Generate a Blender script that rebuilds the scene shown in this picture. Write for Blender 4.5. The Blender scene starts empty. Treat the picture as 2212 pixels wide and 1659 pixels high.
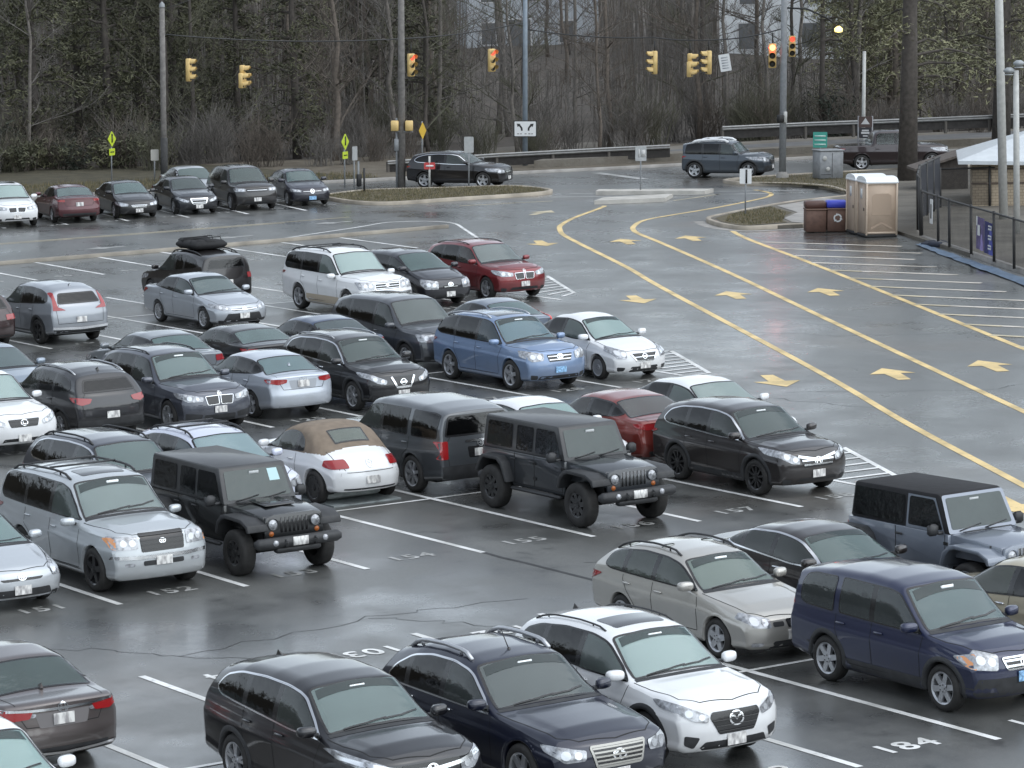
import bpy, bmesh, math, random
import numpy as np
from mathutils import Vector, Matrix
from mathutils.bvhtree import BVHTree
from mathutils.geometry import delaunay_2d_cdt

PI = math.pi
SC = bpy.context.scene
COL = SC.collection
R_ = math.radians
random.seed(11)

# ------------------------------------------------------------------ camera
# world frame: X along the parking rows, Y across them, camera on an upper floor above the origin
CAM_H, CAM_P, CAM_R, CAM_Y, CAM_F = 11.137, .1322, -.0249, .5809, 7318.6 / 2212
def build_camera():
    cam = bpy.data.cameras.new('camera'); o = bpy.data.objects.new('camera', cam); COL.objects.link(o)
    cp, sp, cr, sr = math.cos(CAM_P), math.sin(CAM_P), math.cos(CAM_R), math.sin(CAM_R)
    R0 = Vector((1, 0, 0)); U0 = Vector((0, sp, cp)); F0 = Vector((0, cp, -sp))
    rt = R0 * cr + U0 * sr; up = U0 * cr - R0 * sr
    m = Matrix((rt, up, -F0)).transposed().to_4x4()
    o.matrix_world = Matrix.Translation((0, 0, CAM_H)) @ Matrix.Rotation(-CAM_Y, 4, 'Z') @ m
    cam.sensor_width = 36; cam.lens = 36 * CAM_F; cam.clip_start = 1; cam.clip_end = 3000
    SC.camera = o
build_camera()
VIEW = Vector((math.sin(CAM_Y), math.cos(CAM_Y), 0)); RIGHT = Vector((math.cos(CAM_Y), -math.sin(CAM_Y), 0))
def wd(r, z):      # a point by distance to the right of and ahead of the building, in metres
    v = RIGHT * r + VIEW * z
    return v.x, v.y

# ------------------------------------------------------------------ materials
MATS = {}
def nt(name):
    m = bpy.data.materials.new(name); m.use_nodes = True
    return m, m.node_tree.nodes, m.node_tree.links, m.node_tree.nodes['Principled BSDF']
def plain(name, col, rough=.5, metal=0., coat=0., spec=.5, emit=None, es=1., bump=0., bscale=40., var=0., vscale=6.):
    if name in MATS: return MATS[name]
    m, n, l, b = nt(name)
    b.inputs['Base Color'].default_value = (*col, 1); b.inputs['Roughness'].default_value = rough
    b.inputs['Metallic'].default_value = metal; b.inputs['Coat Weight'].default_value = coat
    b.inputs['Specular IOR Level'].default_value = spec; b.inputs['Coat Roughness'].default_value = .05
    if emit: b.inputs['Emission Color'].default_value = (*emit, 1); b.inputs['Emission Strength'].default_value = es
    if bump or var:
        tc = n.new('ShaderNodeTexCoord'); nz = n.new('ShaderNodeTexNoise'); nz.inputs['Detail'].default_value = 5
        l.new(tc.outputs['Object'], nz.inputs['Vector'])
        if bump:
            nz.inputs['Scale'].default_value = bscale
            bp = n.new('ShaderNodeBump'); bp.inputs['Strength'].default_value = bump; bp.inputs['Distance'].default_value = .02
            l.new(nz.outputs['Fac'], bp.inputs['Height']); l.new(bp.outputs['Normal'], b.inputs['Normal'])
        if var:
            n2 = n.new('ShaderNodeTexNoise'); n2.inputs['Scale'].default_value = vscale; n2.inputs['Detail'].default_value = 6
            l.new(tc.outputs['Object'], n2.inputs['Vector'])
            mx = n.new('ShaderNodeMix'); mx.data_type = 'RGBA'
            mx.inputs['A'].default_value = (*[c * (1 - var) for c in col], 1); mx.inputs['B'].default_value = (*[min(1, c * (1 + var)) for c in col], 1)
            rp = n.new('ShaderNodeMapRange'); rp.inputs['From Min'].default_value = .3; rp.inputs['From Max'].default_value = .7
            l.new(n2.outputs['Fac'], rp.inputs['Value']); l.new(rp.outputs['Result'], mx.inputs['Factor'])
            l.new(mx.outputs['Result'], b.inputs['Base Color'])
    MATS[name] = m
    return m

def paint(col, metal=.35, rough=.32):
    name = 'paint_%02x%02x%02x' % tuple(int(255 * c) for c in col) + ('m' if metal > .2 else '')
    if name in MATS: return MATS[name]
    m, n, l, b = nt(name)
    tc = n.new('ShaderNodeTexCoord'); sx = n.new('ShaderNodeSeparateXYZ'); l.new(tc.outputs['Object'], sx.inputs['Vector'])
    nz = n.new('ShaderNodeTexNoise'); nz.inputs['Scale'].default_value = 3.5; nz.inputs['Detail'].default_value = 6
    l.new(tc.outputs['Object'], nz.inputs['Vector'])
    # road grime rises from the sills
    ad = n.new('ShaderNodeMath'); ad.operation = 'MULTIPLY_ADD'; ad.inputs[1].default_value = .5; l.new(nz.outputs['Fac'], ad.inputs[0]); 
    l.new(sx.outputs['Z'], ad.inputs[2])
    mr = n.new('ShaderNodeMapRange'); mr.inputs['From Min'].default_value = .45; mr.inputs['From Max'].default_value = .95
    mr.inputs['To Min'].default_value = .38; mr.inputs['To Max'].default_value = 0; l.new(ad.outputs[0], mr.inputs['Value'])
    mx = n.new('ShaderNodeMix'); mx.data_type = 'RGBA'; mx.inputs['A'].default_value = (*col, 1)
    lum = sum(col) / 3
    mx.inputs['B'].default_value = (.018 + lum * .55, .017 + lum * .53, .016 + lum * .5, 1); l.new(mr.outputs['Result'], mx.inputs['Factor'])
    gm = n.new('ShaderNodeNewGeometry'); mb = n.new('ShaderNodeMix'); mb.data_type = 'RGBA'; mb.inputs['B'].default_value = (.02, .02, .02, 1)
    l.new(gm.outputs['Backfacing'], mb.inputs['Factor']); l.new(mx.outputs['Result'], mb.inputs['A'])
    l.new(mb.outputs['Result'], b.inputs['Base Color'])
    b.inputs['Metallic'].default_value = metal; b.inputs['Roughness'].default_value = rough
    b.inputs['Coat Weight'].default_value = 1.
    rr = n.new('ShaderNodeMapRange'); rr.inputs['To Min'].default_value = .02; rr.inputs['To Max'].default_value = .09; l.new(nz.outputs['Fac'], rr.inputs['Value'])
    l.new(rr.outputs['Result'], b.inputs['Coat Roughness'])
    # beads of rain
    vz = n.new('ShaderNodeTexNoise'); vz.inputs['Scale'].default_value = 60; l.new(tc.outputs['Object'], vz.inputs['Vector'])
    bp = n.new('ShaderNodeBump'); bp.inputs['Strength'].default_value = .035; bp.inputs['Distance'].default_value = .005
    l.new(vz.outputs['Fac'], bp.inputs['Height']); l.new(bp.outputs['Normal'], b.inputs['Coat Normal'])
    MATS[name] = m
    return m

def glass(name, tint, haze, hazecol, ior=1.6):
    if name in MATS: return MATS[name]
    m, n, l, b = nt(name); n.remove(b); out = n['Material Output']
    tr = n.new('ShaderNodeBsdfTransparent'); tr.inputs['Color'].default_value = (*tint, 1)
    df = n.new('ShaderNodeBsdfDiffuse')
    tc = n.new('ShaderNodeTexCoord'); nz = n.new('ShaderNodeTexNoise'); nz.inputs['Scale'].default_value = 1.6; nz.inputs['Detail'].default_value = 5
    l.new(tc.outputs['Object'], nz.inputs['Vector'])
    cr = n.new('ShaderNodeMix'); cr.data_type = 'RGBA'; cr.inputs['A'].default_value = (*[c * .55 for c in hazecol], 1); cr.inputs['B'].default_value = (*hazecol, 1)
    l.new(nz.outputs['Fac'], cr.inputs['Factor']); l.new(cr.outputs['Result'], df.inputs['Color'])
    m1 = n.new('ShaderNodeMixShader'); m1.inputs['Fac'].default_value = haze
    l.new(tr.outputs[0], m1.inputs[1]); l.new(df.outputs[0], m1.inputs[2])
    gl = n.new('ShaderNodeBsdfGlossy'); gl.inputs['Roughness'].default_value = .04
    bz = n.new('ShaderNodeTexNoise'); bz.inputs['Scale'].default_value = 7; bz.inputs['Detail'].default_value = 6; l.new(tc.outputs['Object'], bz.inputs['Vector'])
    bp = n.new('ShaderNodeBump'); bp.inputs['Strength'].default_value = .22; bp.inputs['Distance'].default_value = .03; l.new(bz.outputs['Fac'], bp.inputs['Height']); l.new(bp.outputs['Normal'], gl.inputs['Normal'])
    fr = n.new('ShaderNodeFresnel'); fr.inputs['IOR'].default_value = ior
    m2 = n.new('ShaderNodeMixShader'); l.new(fr.outputs[0], m2.inputs['Fac']); l.new(m1.outputs[0], m2.inputs[1]); l.new(gl.outputs[0], m2.inputs[2])
    l.new(m2.outputs[0], out.inputs['Surface'])
    MATS[name] = m
    return m

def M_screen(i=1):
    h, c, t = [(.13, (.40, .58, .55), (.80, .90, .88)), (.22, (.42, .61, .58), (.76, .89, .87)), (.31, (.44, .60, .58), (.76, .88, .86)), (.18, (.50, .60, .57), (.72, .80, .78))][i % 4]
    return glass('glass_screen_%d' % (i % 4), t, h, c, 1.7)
def M_clear(): return glass('glass_clear', (.50, .55, .53), .16, (.26, .30, .285))
def M_dark(): return glass('glass_privacy', (.05, .05, .05), .05, (.03, .03, .03))
def M_black(): return plain('black_gloss', (.012, .012, .013), .25, coat=.3)
def M_plastic(): return plain('black_plastic', (.030, .031, .033), .55, var=.3)
def M_chrome(): return plain('chrome', (.75, .76, .78), .18, metal=1.)
def M_alloy(): return plain('alloy', (.50, .51, .53), .35, metal=.75)
def M_rubber(): return plain('tyre_rubber', (.022, .021, .020), .75, bump=.3, bscale=30, var=.4)
def M_seam(): return plain('seam_dark', (.012, .012, .012), .8)
def M_seat(): return plain('seat_fabric', (.42, .45, .44), .8, var=.25)
def M_seatlight(): return plain('seat_beige', (.55, .52, .44), .8, var=.2)
def M_dash(): return plain('dashboard_grey', (.26, .29, .29), .6, var=.3)
def M_lens(): return plain('headlamp', (.34, .35, .37), .12, metal=.3, coat=1., var=.6, vscale=13.)
def M_reflector(): return plain('reflector', (.62, .64, .67), .2, metal=.5, coat=1.)
def M_red(): return plain('tail_red', (.30, .012, .014), .2, coat=1.)
def M_redlit(): return plain('tail_red_bright', (.5, .03, .03), .2, coat=1., emit=(1, .1, .08), es=.25)
def M_amber(): return plain('lamp_amber', (.75, .30, .10), .2, coat=1.)
def M_white(): return plain('white_plastic', (.78, .79, .80), .4)
def M_plate():
    if 'plate' in MATS: return MATS['plate']
    m, n, l, b = nt('plate')
    tc = n.new('ShaderNodeTexCoord'); mp = n.new('ShaderNodeMapping'); mp.inputs['Scale'].default_value = (1, 9, 4)
    l.new(tc.outputs['Object'], mp.inputs['Vector'])
    nz = n.new('ShaderNodeTexNoise'); nz.inputs['Scale'].default_value = 1.3; nz.inputs['Detail'].default_value = 2; l.new(mp.outputs['Vector'], nz.inputs['Vector'])
    cr = n.new('ShaderNodeValToRGB'); cr.color_ramp.elements[0].position = .38; cr.color_ramp.elements[1].position = .58
    cr.color_ramp.elements[0].color = (.34, .33, .33, 1); cr.color_ramp.elements[1].color = (.80, .79, .76, 1)
    l.new(nz.outputs['Fac'], cr.inputs['Fac']); l.new(cr.outputs['Color'], b.inputs['Base Color'])
    MATS['plate'] = m
    return m
def M_plateblue(): return plain('plate_blue', (.25, .45, .72), .4, var=.5, vscale=25)

# ------------------------------------------------------------------ mesh helpers
class MB:
    def __init__(s): s.v = []; s.f = []; s.m = []
    def add(s, vs, fs, mi=0):
        o = len(s.v); s.v += [tuple(map(float, p)) for p in vs]
        for i, f in enumerate(fs):
            s.f.append(tuple(o + k for k in f)); s.m.append(mi if isinstance(mi, int) else mi[i])
        return s
    def box(s, c, sz, mi=0, bev=0., rot=None, taper=(1, 1)):
        x, y, z = sz[0] / 2, sz[1] / 2, sz[2] / 2
        b = min(bev, x * .9, y * .9, z * .9)
        M = rot or Matrix.Identity(3); c = Vector(c)
        if b <= 0:
            P = [(a * x * (taper[0] if q > 0 else 1), d * y * (taper[1] if q > 0 else 1), q * z) for q in (-1, 1) for (a, d) in ((-1, -1), (1, -1), (1, 1), (-1, 1))]
            F = [(3, 2, 1, 0), (4, 5, 6, 7), (0, 1, 5, 4), (1, 2, 6, 5), (2, 3, 7, 6), (3, 0, 4, 7)]
        else:
            P = []
            lev = [(-z, b), (-z + b, 0), (z - b, 0), (z, b)]
            for zz, ins in lev:
                tx, ty = (taper if zz > 0 else (1, 1))
                X, Y = (x - ins) * tx, (y - ins) * ty
                k = b * .8
                if ins == 0: X, Y = x * tx, y * ty
                P += [(-X + k, -Y, zz), (X - k, -Y, zz), (X, -Y + k, zz), (X, Y - k, zz), (X - k, Y, zz), (-X + k, Y, zz), (-X, Y - k, zz), (-X, -Y + k, zz)]
            F = [tuple(range(7, -1, -1)), tuple(range(24, 32))]
            for a in range(3):
                for i in range(8):
                    j = (i + 1) % 8; F.append((a * 8 + i, a * 8 + j, a * 8 + 8 + j, a * 8 + 8 + i))
        return s.add([c + M @ Vector(p) for p in P], F, mi)
    def tube(s, pts, r, n=6, mi=0, cap=True):
        pts = [Vector(p) for p in pts]; rr = r if isinstance(r, (list, tuple)) else [r] * len(pts)
        V = []; F = []
        for i, p in enumerate(pts):
            t = (pts[min(i + 1, len(pts) - 1)] - pts[max(i - 1, 0)])
            t = t.normalized() if t.length > 1e-9 else Vector((0, 0, 1))
            a = t.cross(Vector((0, 0, 1)) if abs(t.z) < .9 else Vector((1, 0, 0))).normalized(); b = t.cross(a)
            for k in range(n):
                w = 2 * PI * k / n; V.append(p + (a * math.cos(w) + b * math.sin(w)) * rr[i])
        for i in range(len(pts) - 1):
            for k in range(n):
                j = (k + 1) % n; F.append((i * n + k, i * n + j, (i + 1) * n + j, (i + 1) * n + k))
        if cap: F += [tuple(range(n - 1, -1, -1)), tuple((len(pts) - 1) * n + k for k in range(n))]
        return s.add(V, F, mi)
    def lathe(s, prof, n=24, axis='y', mi=0, c=(0, 0, 0), closed=False):
        V = []; F = []; c = Vector(c)
        for (h, r) in prof:
            for k in range(n):
                w = 2 * PI * k / n
                p = (r * math.cos(w), h, r * math.sin(w)) if axis == 'y' else ((h, r * math.cos(w), r * math.sin(w)) if axis == 'x' else (r * math.cos(w), r * math.sin(w), h))
                V.append(c + Vector(p))
        m = len(prof)
        for i in range(m if closed else m - 1):
            for k in range(n):
                j = (k + 1) % n; i2 = (i + 1) % m
                F.append((i * n + k, i * n + j, i2 * n + j, i2 * n + k))
        return s.add(V, F, mi)
    def prism(s, poly, y0, y1, mi=0, axis='y', y0b=None, y1b=None):
        # extrude a side-view polygon (x, z) along y
        n = len(poly)
        f = {'y': lambda a, b, t: (a, t, b), 'x': lambda a, b, t: (t, a, b), 'z': lambda a, b, t: (a, b, t)}[axis]
        V = [f(a, b, y0) for a, b in poly] + [f(a, b, y1) for a, b in poly]
        F = [tuple(range(n)), tuple(range(2 * n - 1, n - 1, -1))] + [(i, (i + 1) % n, n + (i + 1) % n, n + i) for i in range(n)]
        return s.add(V, F, mi)
    def build(s, name, mats, parent=None, smooth=True, loc=None, bevel=0., auto=None):
        me = bpy.data.meshes.new(name)
        me.from_pydata(s.v, [], s.f)
        if not isinstance(mats, (list, tuple)): mats = [mats]
        for m in mats: me.materials.append(m)
        me.polygons.foreach_set('material_index', s.m)
        me.polygons.foreach_set('use_smooth', [smooth] * len(s.f))
        if bevel or auto is not None:
            bm = bmesh.new(); bm.from_mesh(me)
            bmesh.ops.remove_doubles(bm, verts=bm.verts, dist=1e-5)
            bmesh.ops.recalc_face_normals(bm, faces=bm.faces)
            if bevel:
                es = [e for e in bm.edges if len(e.link_faces) == 2 and e.calc_face_angle() > .5]
                bmesh.ops.bevel(bm, geom=es, offset=bevel, segments=2, affect='EDGES', profile=.5, clamp_overlap=True)
            if auto is not None:
                for e in bm.edges:
                    if len(e.link_faces) == 2 and e.calc_face_angle() > auto: e.smooth = False
            bm.to_mesh(me); bm.free()
            for p in me.polygons: p.use_smooth = smooth
        me.update()
        o = bpy.data.objects.new(name, me); COL.objects.link(o)
        if parent: o.parent = parent
        if loc: o.location = loc
        return o
def tag(o, label, cat, group=None, kind=None):
    o['label'] = label; o['category'] = cat
    if group: o['group'] = group
    if kind: o['kind'] = kind
    return o
def empty(name, loc=(0, 0, 0), rz=0):
    o = bpy.data.objects.new(name, None); COL.objects.link(o); o.location = loc; o.rotation_euler = (0, 0, rz); o.empty_display_size = .2
    return o
def copy_tree(o, parent=None, loc=None, rz=None):
    c = o.copy(); COL.objects.link(c); c.parent = parent
    if loc is not None: c.location = loc
    if rz is not None: c.rotation_euler = (c.rotation_euler[0], c.rotation_euler[1], rz)
    for ch in list(o.children): copy_tree(ch, c)
    return c

# 2-D polygon helpers
def area(p): return .5 * sum(p[i][0] * p[(i + 1) % len(p)][1] - p[(i + 1) % len(p)][0] * p[i][1] for i in range(len(p)))
def ccw(p): return list(p) if area(p) > 0 else list(reversed(p))
def rnd(p, r, n=4):
    p = ccw(p); out = []
    for i in range(len(p)):
        a, b, c = Vector(p[i - 1]), Vector(p[i]), Vector(p[(i + 1) % len(p)])
        k = min(r, (a - b).length * .45, (c - b).length * .45)
        A = b + (a - b).normalized() * k; C = b + (c - b).normalized() * k
        for j in range(n + 1):
            t = j / n; out.append(tuple(A * (1 - t) ** 2 + b * 2 * t * (1 - t) + C * t * t))
    return out
def inset(p, d):
    p = ccw(p); n = len(p); out = []
    for i in range(n):
        a, b, c = Vector(p[i - 1]), Vector(p[i]), Vector(p[(i + 1) % n])
        e1 = (b - a); e2 = (c - b)
        if e1.length < 1e-9 or e2.length < 1e-9: continue
        e1.normalize(); e2.normalize()
        m = Vector((-e1.y, e1.x)) + Vector((-e2.y, e2.x))
        m = m / max(m.length_squared, .6) * 2
        out.append(tuple(b + m * d))
    return out
def clipx(p, x0, x1):
    for sgn, lim in ((1, x0), (-1, x1)):
        out = []
        for i in range(len(p)):
            a, b = p[i - 1], p[i]
            ia, ib = sgn * (a[0] - lim) >= 0, sgn * (b[0] - lim) >= 0
            if ia != ib:
                t = (lim - a[0]) / (b[0] - a[0]); out.append((lim, a[1] + t * (b[1] - a[1])))
            if ib: out.append(b)
        p = out
        if len(p) < 3: return []
    return p
def inside(P, poly):      # P: (n,2) array
    x, y = P[:, 0], P[:, 1]; r = np.zeros(len(P), bool); n = len(poly)
    for i in range(n):
        x1, y1 = poly[i - 1]; x2, y2 = poly[i]
        c = ((y1 > y) != (y2 > y))
        with np.errstate(divide='ignore', invalid='ignore'):
            r ^= c & (x < (x2 - x1) * (y - y1) / (y2 - y1 + 1e-15) + x1)
    return r
def dense(p, g):
    out = []
    for i in range(len(p)):
        a, b = Vector(p[i]), Vector(p[(i + 1) % len(p)]); n = max(1, int((b - a).length / g + .5))
        out += [tuple(a.lerp(b, k / n)) for k in range(n)]
    return out
def cdt(outer, inners=(), g=.07):
    outer = dense(ccw(outer), max(g, .05)); inners = [dense(q, max(g, .05)) for q in inners]; V = [Vector(p) for p in outer]; E = [(i, (i + 1) % len(outer)) for i in range(len(outer))]
    for q in inners:
        o = len(V); V += [Vector(p) for p in q]; E += [(o + i, o + (i + 1) % len(q)) for i in range(len(q))]
    xs = [p[0] for p in outer]; ys = [p[1] for p in outer]
    gx = np.arange(min(xs) + g / 2, max(xs), g); gy = np.arange(min(ys) + g / 2, max(ys), g)
    if len(gx) and len(gy):
        G = np.array(np.meshgrid(gx, gy)).reshape(2, -1).T
        io = inset(outer, g * .3)
        if len(io) > 2: G = G[inside(G, io)]
        V += [Vector(p) for p in G]
    vs, es, fs, *_ = delaunay_2d_cdt(V, E, [list(range(len(outer)))], 1, 1e-5)
    P = np.array([tuple(v) for v in vs]); F = [tuple(f) for f in fs]
    if not F: return P, F, []
    cen = np.array([P[list(f)].mean(0) for f in F]); reg = np.full(len(F), -1)
    for i, q in enumerate(inners): reg[inside(cen, q)] = i
    return P, F, reg

# ------------------------------------------------------------------ wheels
WH = {}
def wheel(parent, loc, R, w, side, style, dark=False):
    key = (round(R, 3), round(w, 3), style, dark, side)
    if key not in WH:
        t = MB(); rr = R * (.70 if style != 'offroad' else .56)
        t.lathe([(-w / 2 + .01, rr), (-w / 2, rr + .02), (-w / 2 + .005, R - .045), (-w / 2 + .03, R - .01), (-w * .25, R), (w * .25, R), (w / 2 - .03, R - .01), (w / 2 - .005, R - .045), (w / 2, rr + .02), (w / 2 - .01, rr), (0, rr - .02)], 32, closed=True)
        m = MB(); o = side * (w / 2 - .02)
        m.lathe([(o, rr + .005), (o + side * .008, rr - .005), (o - side * .01, rr - .03), (o - side * .10, rr - .045)], 32, mi=0)
        m.lathe([(o - side * .085, rr - .03), (o - side * .085, .001)], 24, mi=1)
        ns = {'five': 5, 'six': 6, 'seven': 7, 'ten': 10, 'steel': 12, 'offroad': 8, 'twin': 5}[style]
        for i in range(ns):
            ang = [2 * PI * i / ns + .2]
            if style == 'twin': ang = [ang[0] - .16, ang[0] + .16]
            for a in ang:
                wd0, wd1 = {'five': (.055, .045), 'six': (.045, .040), 'seven': (.038, .03), 'ten': (.024, .018), 'steel': (.05, .042), 'offroad': (.05, .045), 'twin': (.022, .022)}[style]
                rot = Matrix.Rotation(-a, 3, 'Y')
                P = []
                for (r0, hw_, th) in ((.05, wd0, .0), (rr - .015, wd1, .012)):
                    for sz in (-1, 1):
                        for dy in (-.045, .0):
                            P.append(rot @ Vector((r0, 0, sz * hw_)) + Vector((0, o + side * (dy - .012 + th), 0)))
                m.add(P, [(1, 3, 7, 5), (0, 1, 5, 4), (2, 3, 7, 6), (0, 2, 6, 4)], 0)
        m.lathe([(o - side * .05, .075), (o + side * .0, .07), (o + side * .006, .03), (o + side * .006, .001)], 16, mi=0)
        for i in range(5):
            a = 2 * PI * i / 5; m.lathe([(o + side * .004, .009), (o + side * .012, .009), (o + side * .012, .001)], 6, mi=1, c=(.052 * math.cos(a), 0, .052 * math.sin(a)))
        rm = plain('rim_black', (.02, .02, .021), .35, coat=.4) if dark else M_alloy()
        a = t.build('wheel', M_rubber(), auto=.9); b = m.build('rim', [rm, plain('brake_dark', (.02, .02, .02), .6)], auto=.6)
        b.parent = a
        WH[key] = (a, b, [False])
    a, b, used = WH[key]
    if used[0]: a = copy_tree(a)
    used[0] = True
    a.parent = parent; a.location = loc
    return a

# ------------------------------------------------------------------ car bodies
def prof(tab, r=.05):
    x = np.arange(-1, 7.5, .01); t = sorted(tab); y = np.interp(x, [a for a, _ in t], [b for _, b in t])
    k = max(1, int(r / .01)); g = np.exp(-.5 * (np.arange(-3 * k, 3 * k + 1) / k) ** 2); g /= g.sum()
    ys = np.convolve(np.pad(y, 3 * k, mode='edge'), g, 'valid')
    return lambda d: np.interp(d, x, ys)

def sedan(L=4.8, W=1.82, H=1.46, wb=2.75, c=1.32, wt=2.18, rt=3.45, rb=4.22, zn=.74, zc=.97, zd=1.06, fo=.92, **k):
    s = dict(L=L, W=W, H=H, wb=wb, fo=fo, c=c, wt=wt, R=.325, tw=.215, zn=zn, zc=zc, zd=zd, tum=.40, crown=.05, rc=.13, pf=.30, pr=.20, kind='sedan')
    s['top'] = [(0, zn - .08), (.03, zn - .01), (.12, zn + .04), (.45, zn + .12), (c - .15, zc - .03), (c, zc), (wt, H - .07), (wt + .3, H - .015), ((wt + rt) / 2 + .1, H), (rt, H - .055), (rb, zd + .02), (rb + .12, zd), (L - .1, zd - .005), (L - .02, zd - .03), (L, zd - .06)]
    s['belt'] = [(0, zn - .06), (c, .89), (rb, zd - .05), (L, zd - .07)]
    s['nose'] = [(.15, .14), (.28, .03), (.45, 0), (.6, .02), (zn, .09), (1, .2)]
    s['rear'] = [(.2, .12), (.35, .03), (.55, 0), (.72, .03), (zd - .05, .06), (zd + .1, .05)]
    s['zb'] = [(0, .22), (.5, .19), (1, .18), (L - .8, .19), (L, .30)]
    s['dlo'] = [(c + .16, .95), (c + .28, 1.0), (wt + .0, H - .165), (wt + .3, H - .115), ((wt + rt) / 2, H - .095), (rt, H - .13), (rt + .35, H - .25), (rb - .22, zd + .045), (rb - .42, zd - .005), (c + .9, .94)]
    s['pillars'] = [c + 1.42, rt + .1]
    s['rg'] = ('top', rt + .06, rb - .03)
    s.update(k); return s

def suv(L=4.6, W=1.85, H=1.68, wb=2.68, c=1.18, wt=1.95, zn=.92, zc=1.10, zd=1.08, fo=.92, rake=.42, **k):
    s = dict(L=L, W=W, H=H, wb=wb, fo=fo, c=c, wt=wt, R=.36, tw=.225, zn=zn, zc=zc, zd=zd, tum=.30, crown=.055, rc=.13, pf=.26, pr=.14, kind='suv')
    s['top'] = [(0, zn - .10), (.03, zn - .02), (.10, zn + .03), (.4, zn + .10), (c - .1, zc - .02), (c, zc), (wt, H - .075), (wt + .35, H - .02), (wt + .9, H), (L - .9, H - .03), (L - .3, H - .09), (L, H - .14)]
    s['belt'] = [(0, zn - .09), (c, 1.0), (L, zd)]
    s['nose'] = [(.2, .14), (.35, .03), (.55, 0), (.7, .015), (zn, .08), (1.2, .2)]
    s['rear'] = [(.25, .12), (.4, .02), (.6, 0), (.85, .02), (zd, .07), (H - .12, rake), (H, rake + .06)]
    s['zb'] = [(0, .27), (.5, .23), (1, .22), (L - .8, .23), (L, .34)]
    s['dlo'] = [(c + .13, 1.05), (c + .28, 1.12), (wt + .02, H - .19), (wt + .4, H - .135), (wt + 1.0, H - .12), (L - 1.0, H - .155), (L - .62, H - .25), (L - .46, zd + .15), (L - .62, zd + .07), (c + .9, 1.055)]
    s['pillars'] = [c + 1.32, L - 1.28]
    s['rg'] = ('rear', [(-.66, zd + .06), (.66, zd + .06), (.55, H - .24), (-.55, H - .24)])
    s.update(k); return s

SIDEQ = ([0, .05, .12, .20, .24, .34, .52, .68, .74, .79, .90, 1.0], [.87, .938, .968, .972, .960, .966, .982, .997, 1.0, .982, .966, .945])

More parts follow.
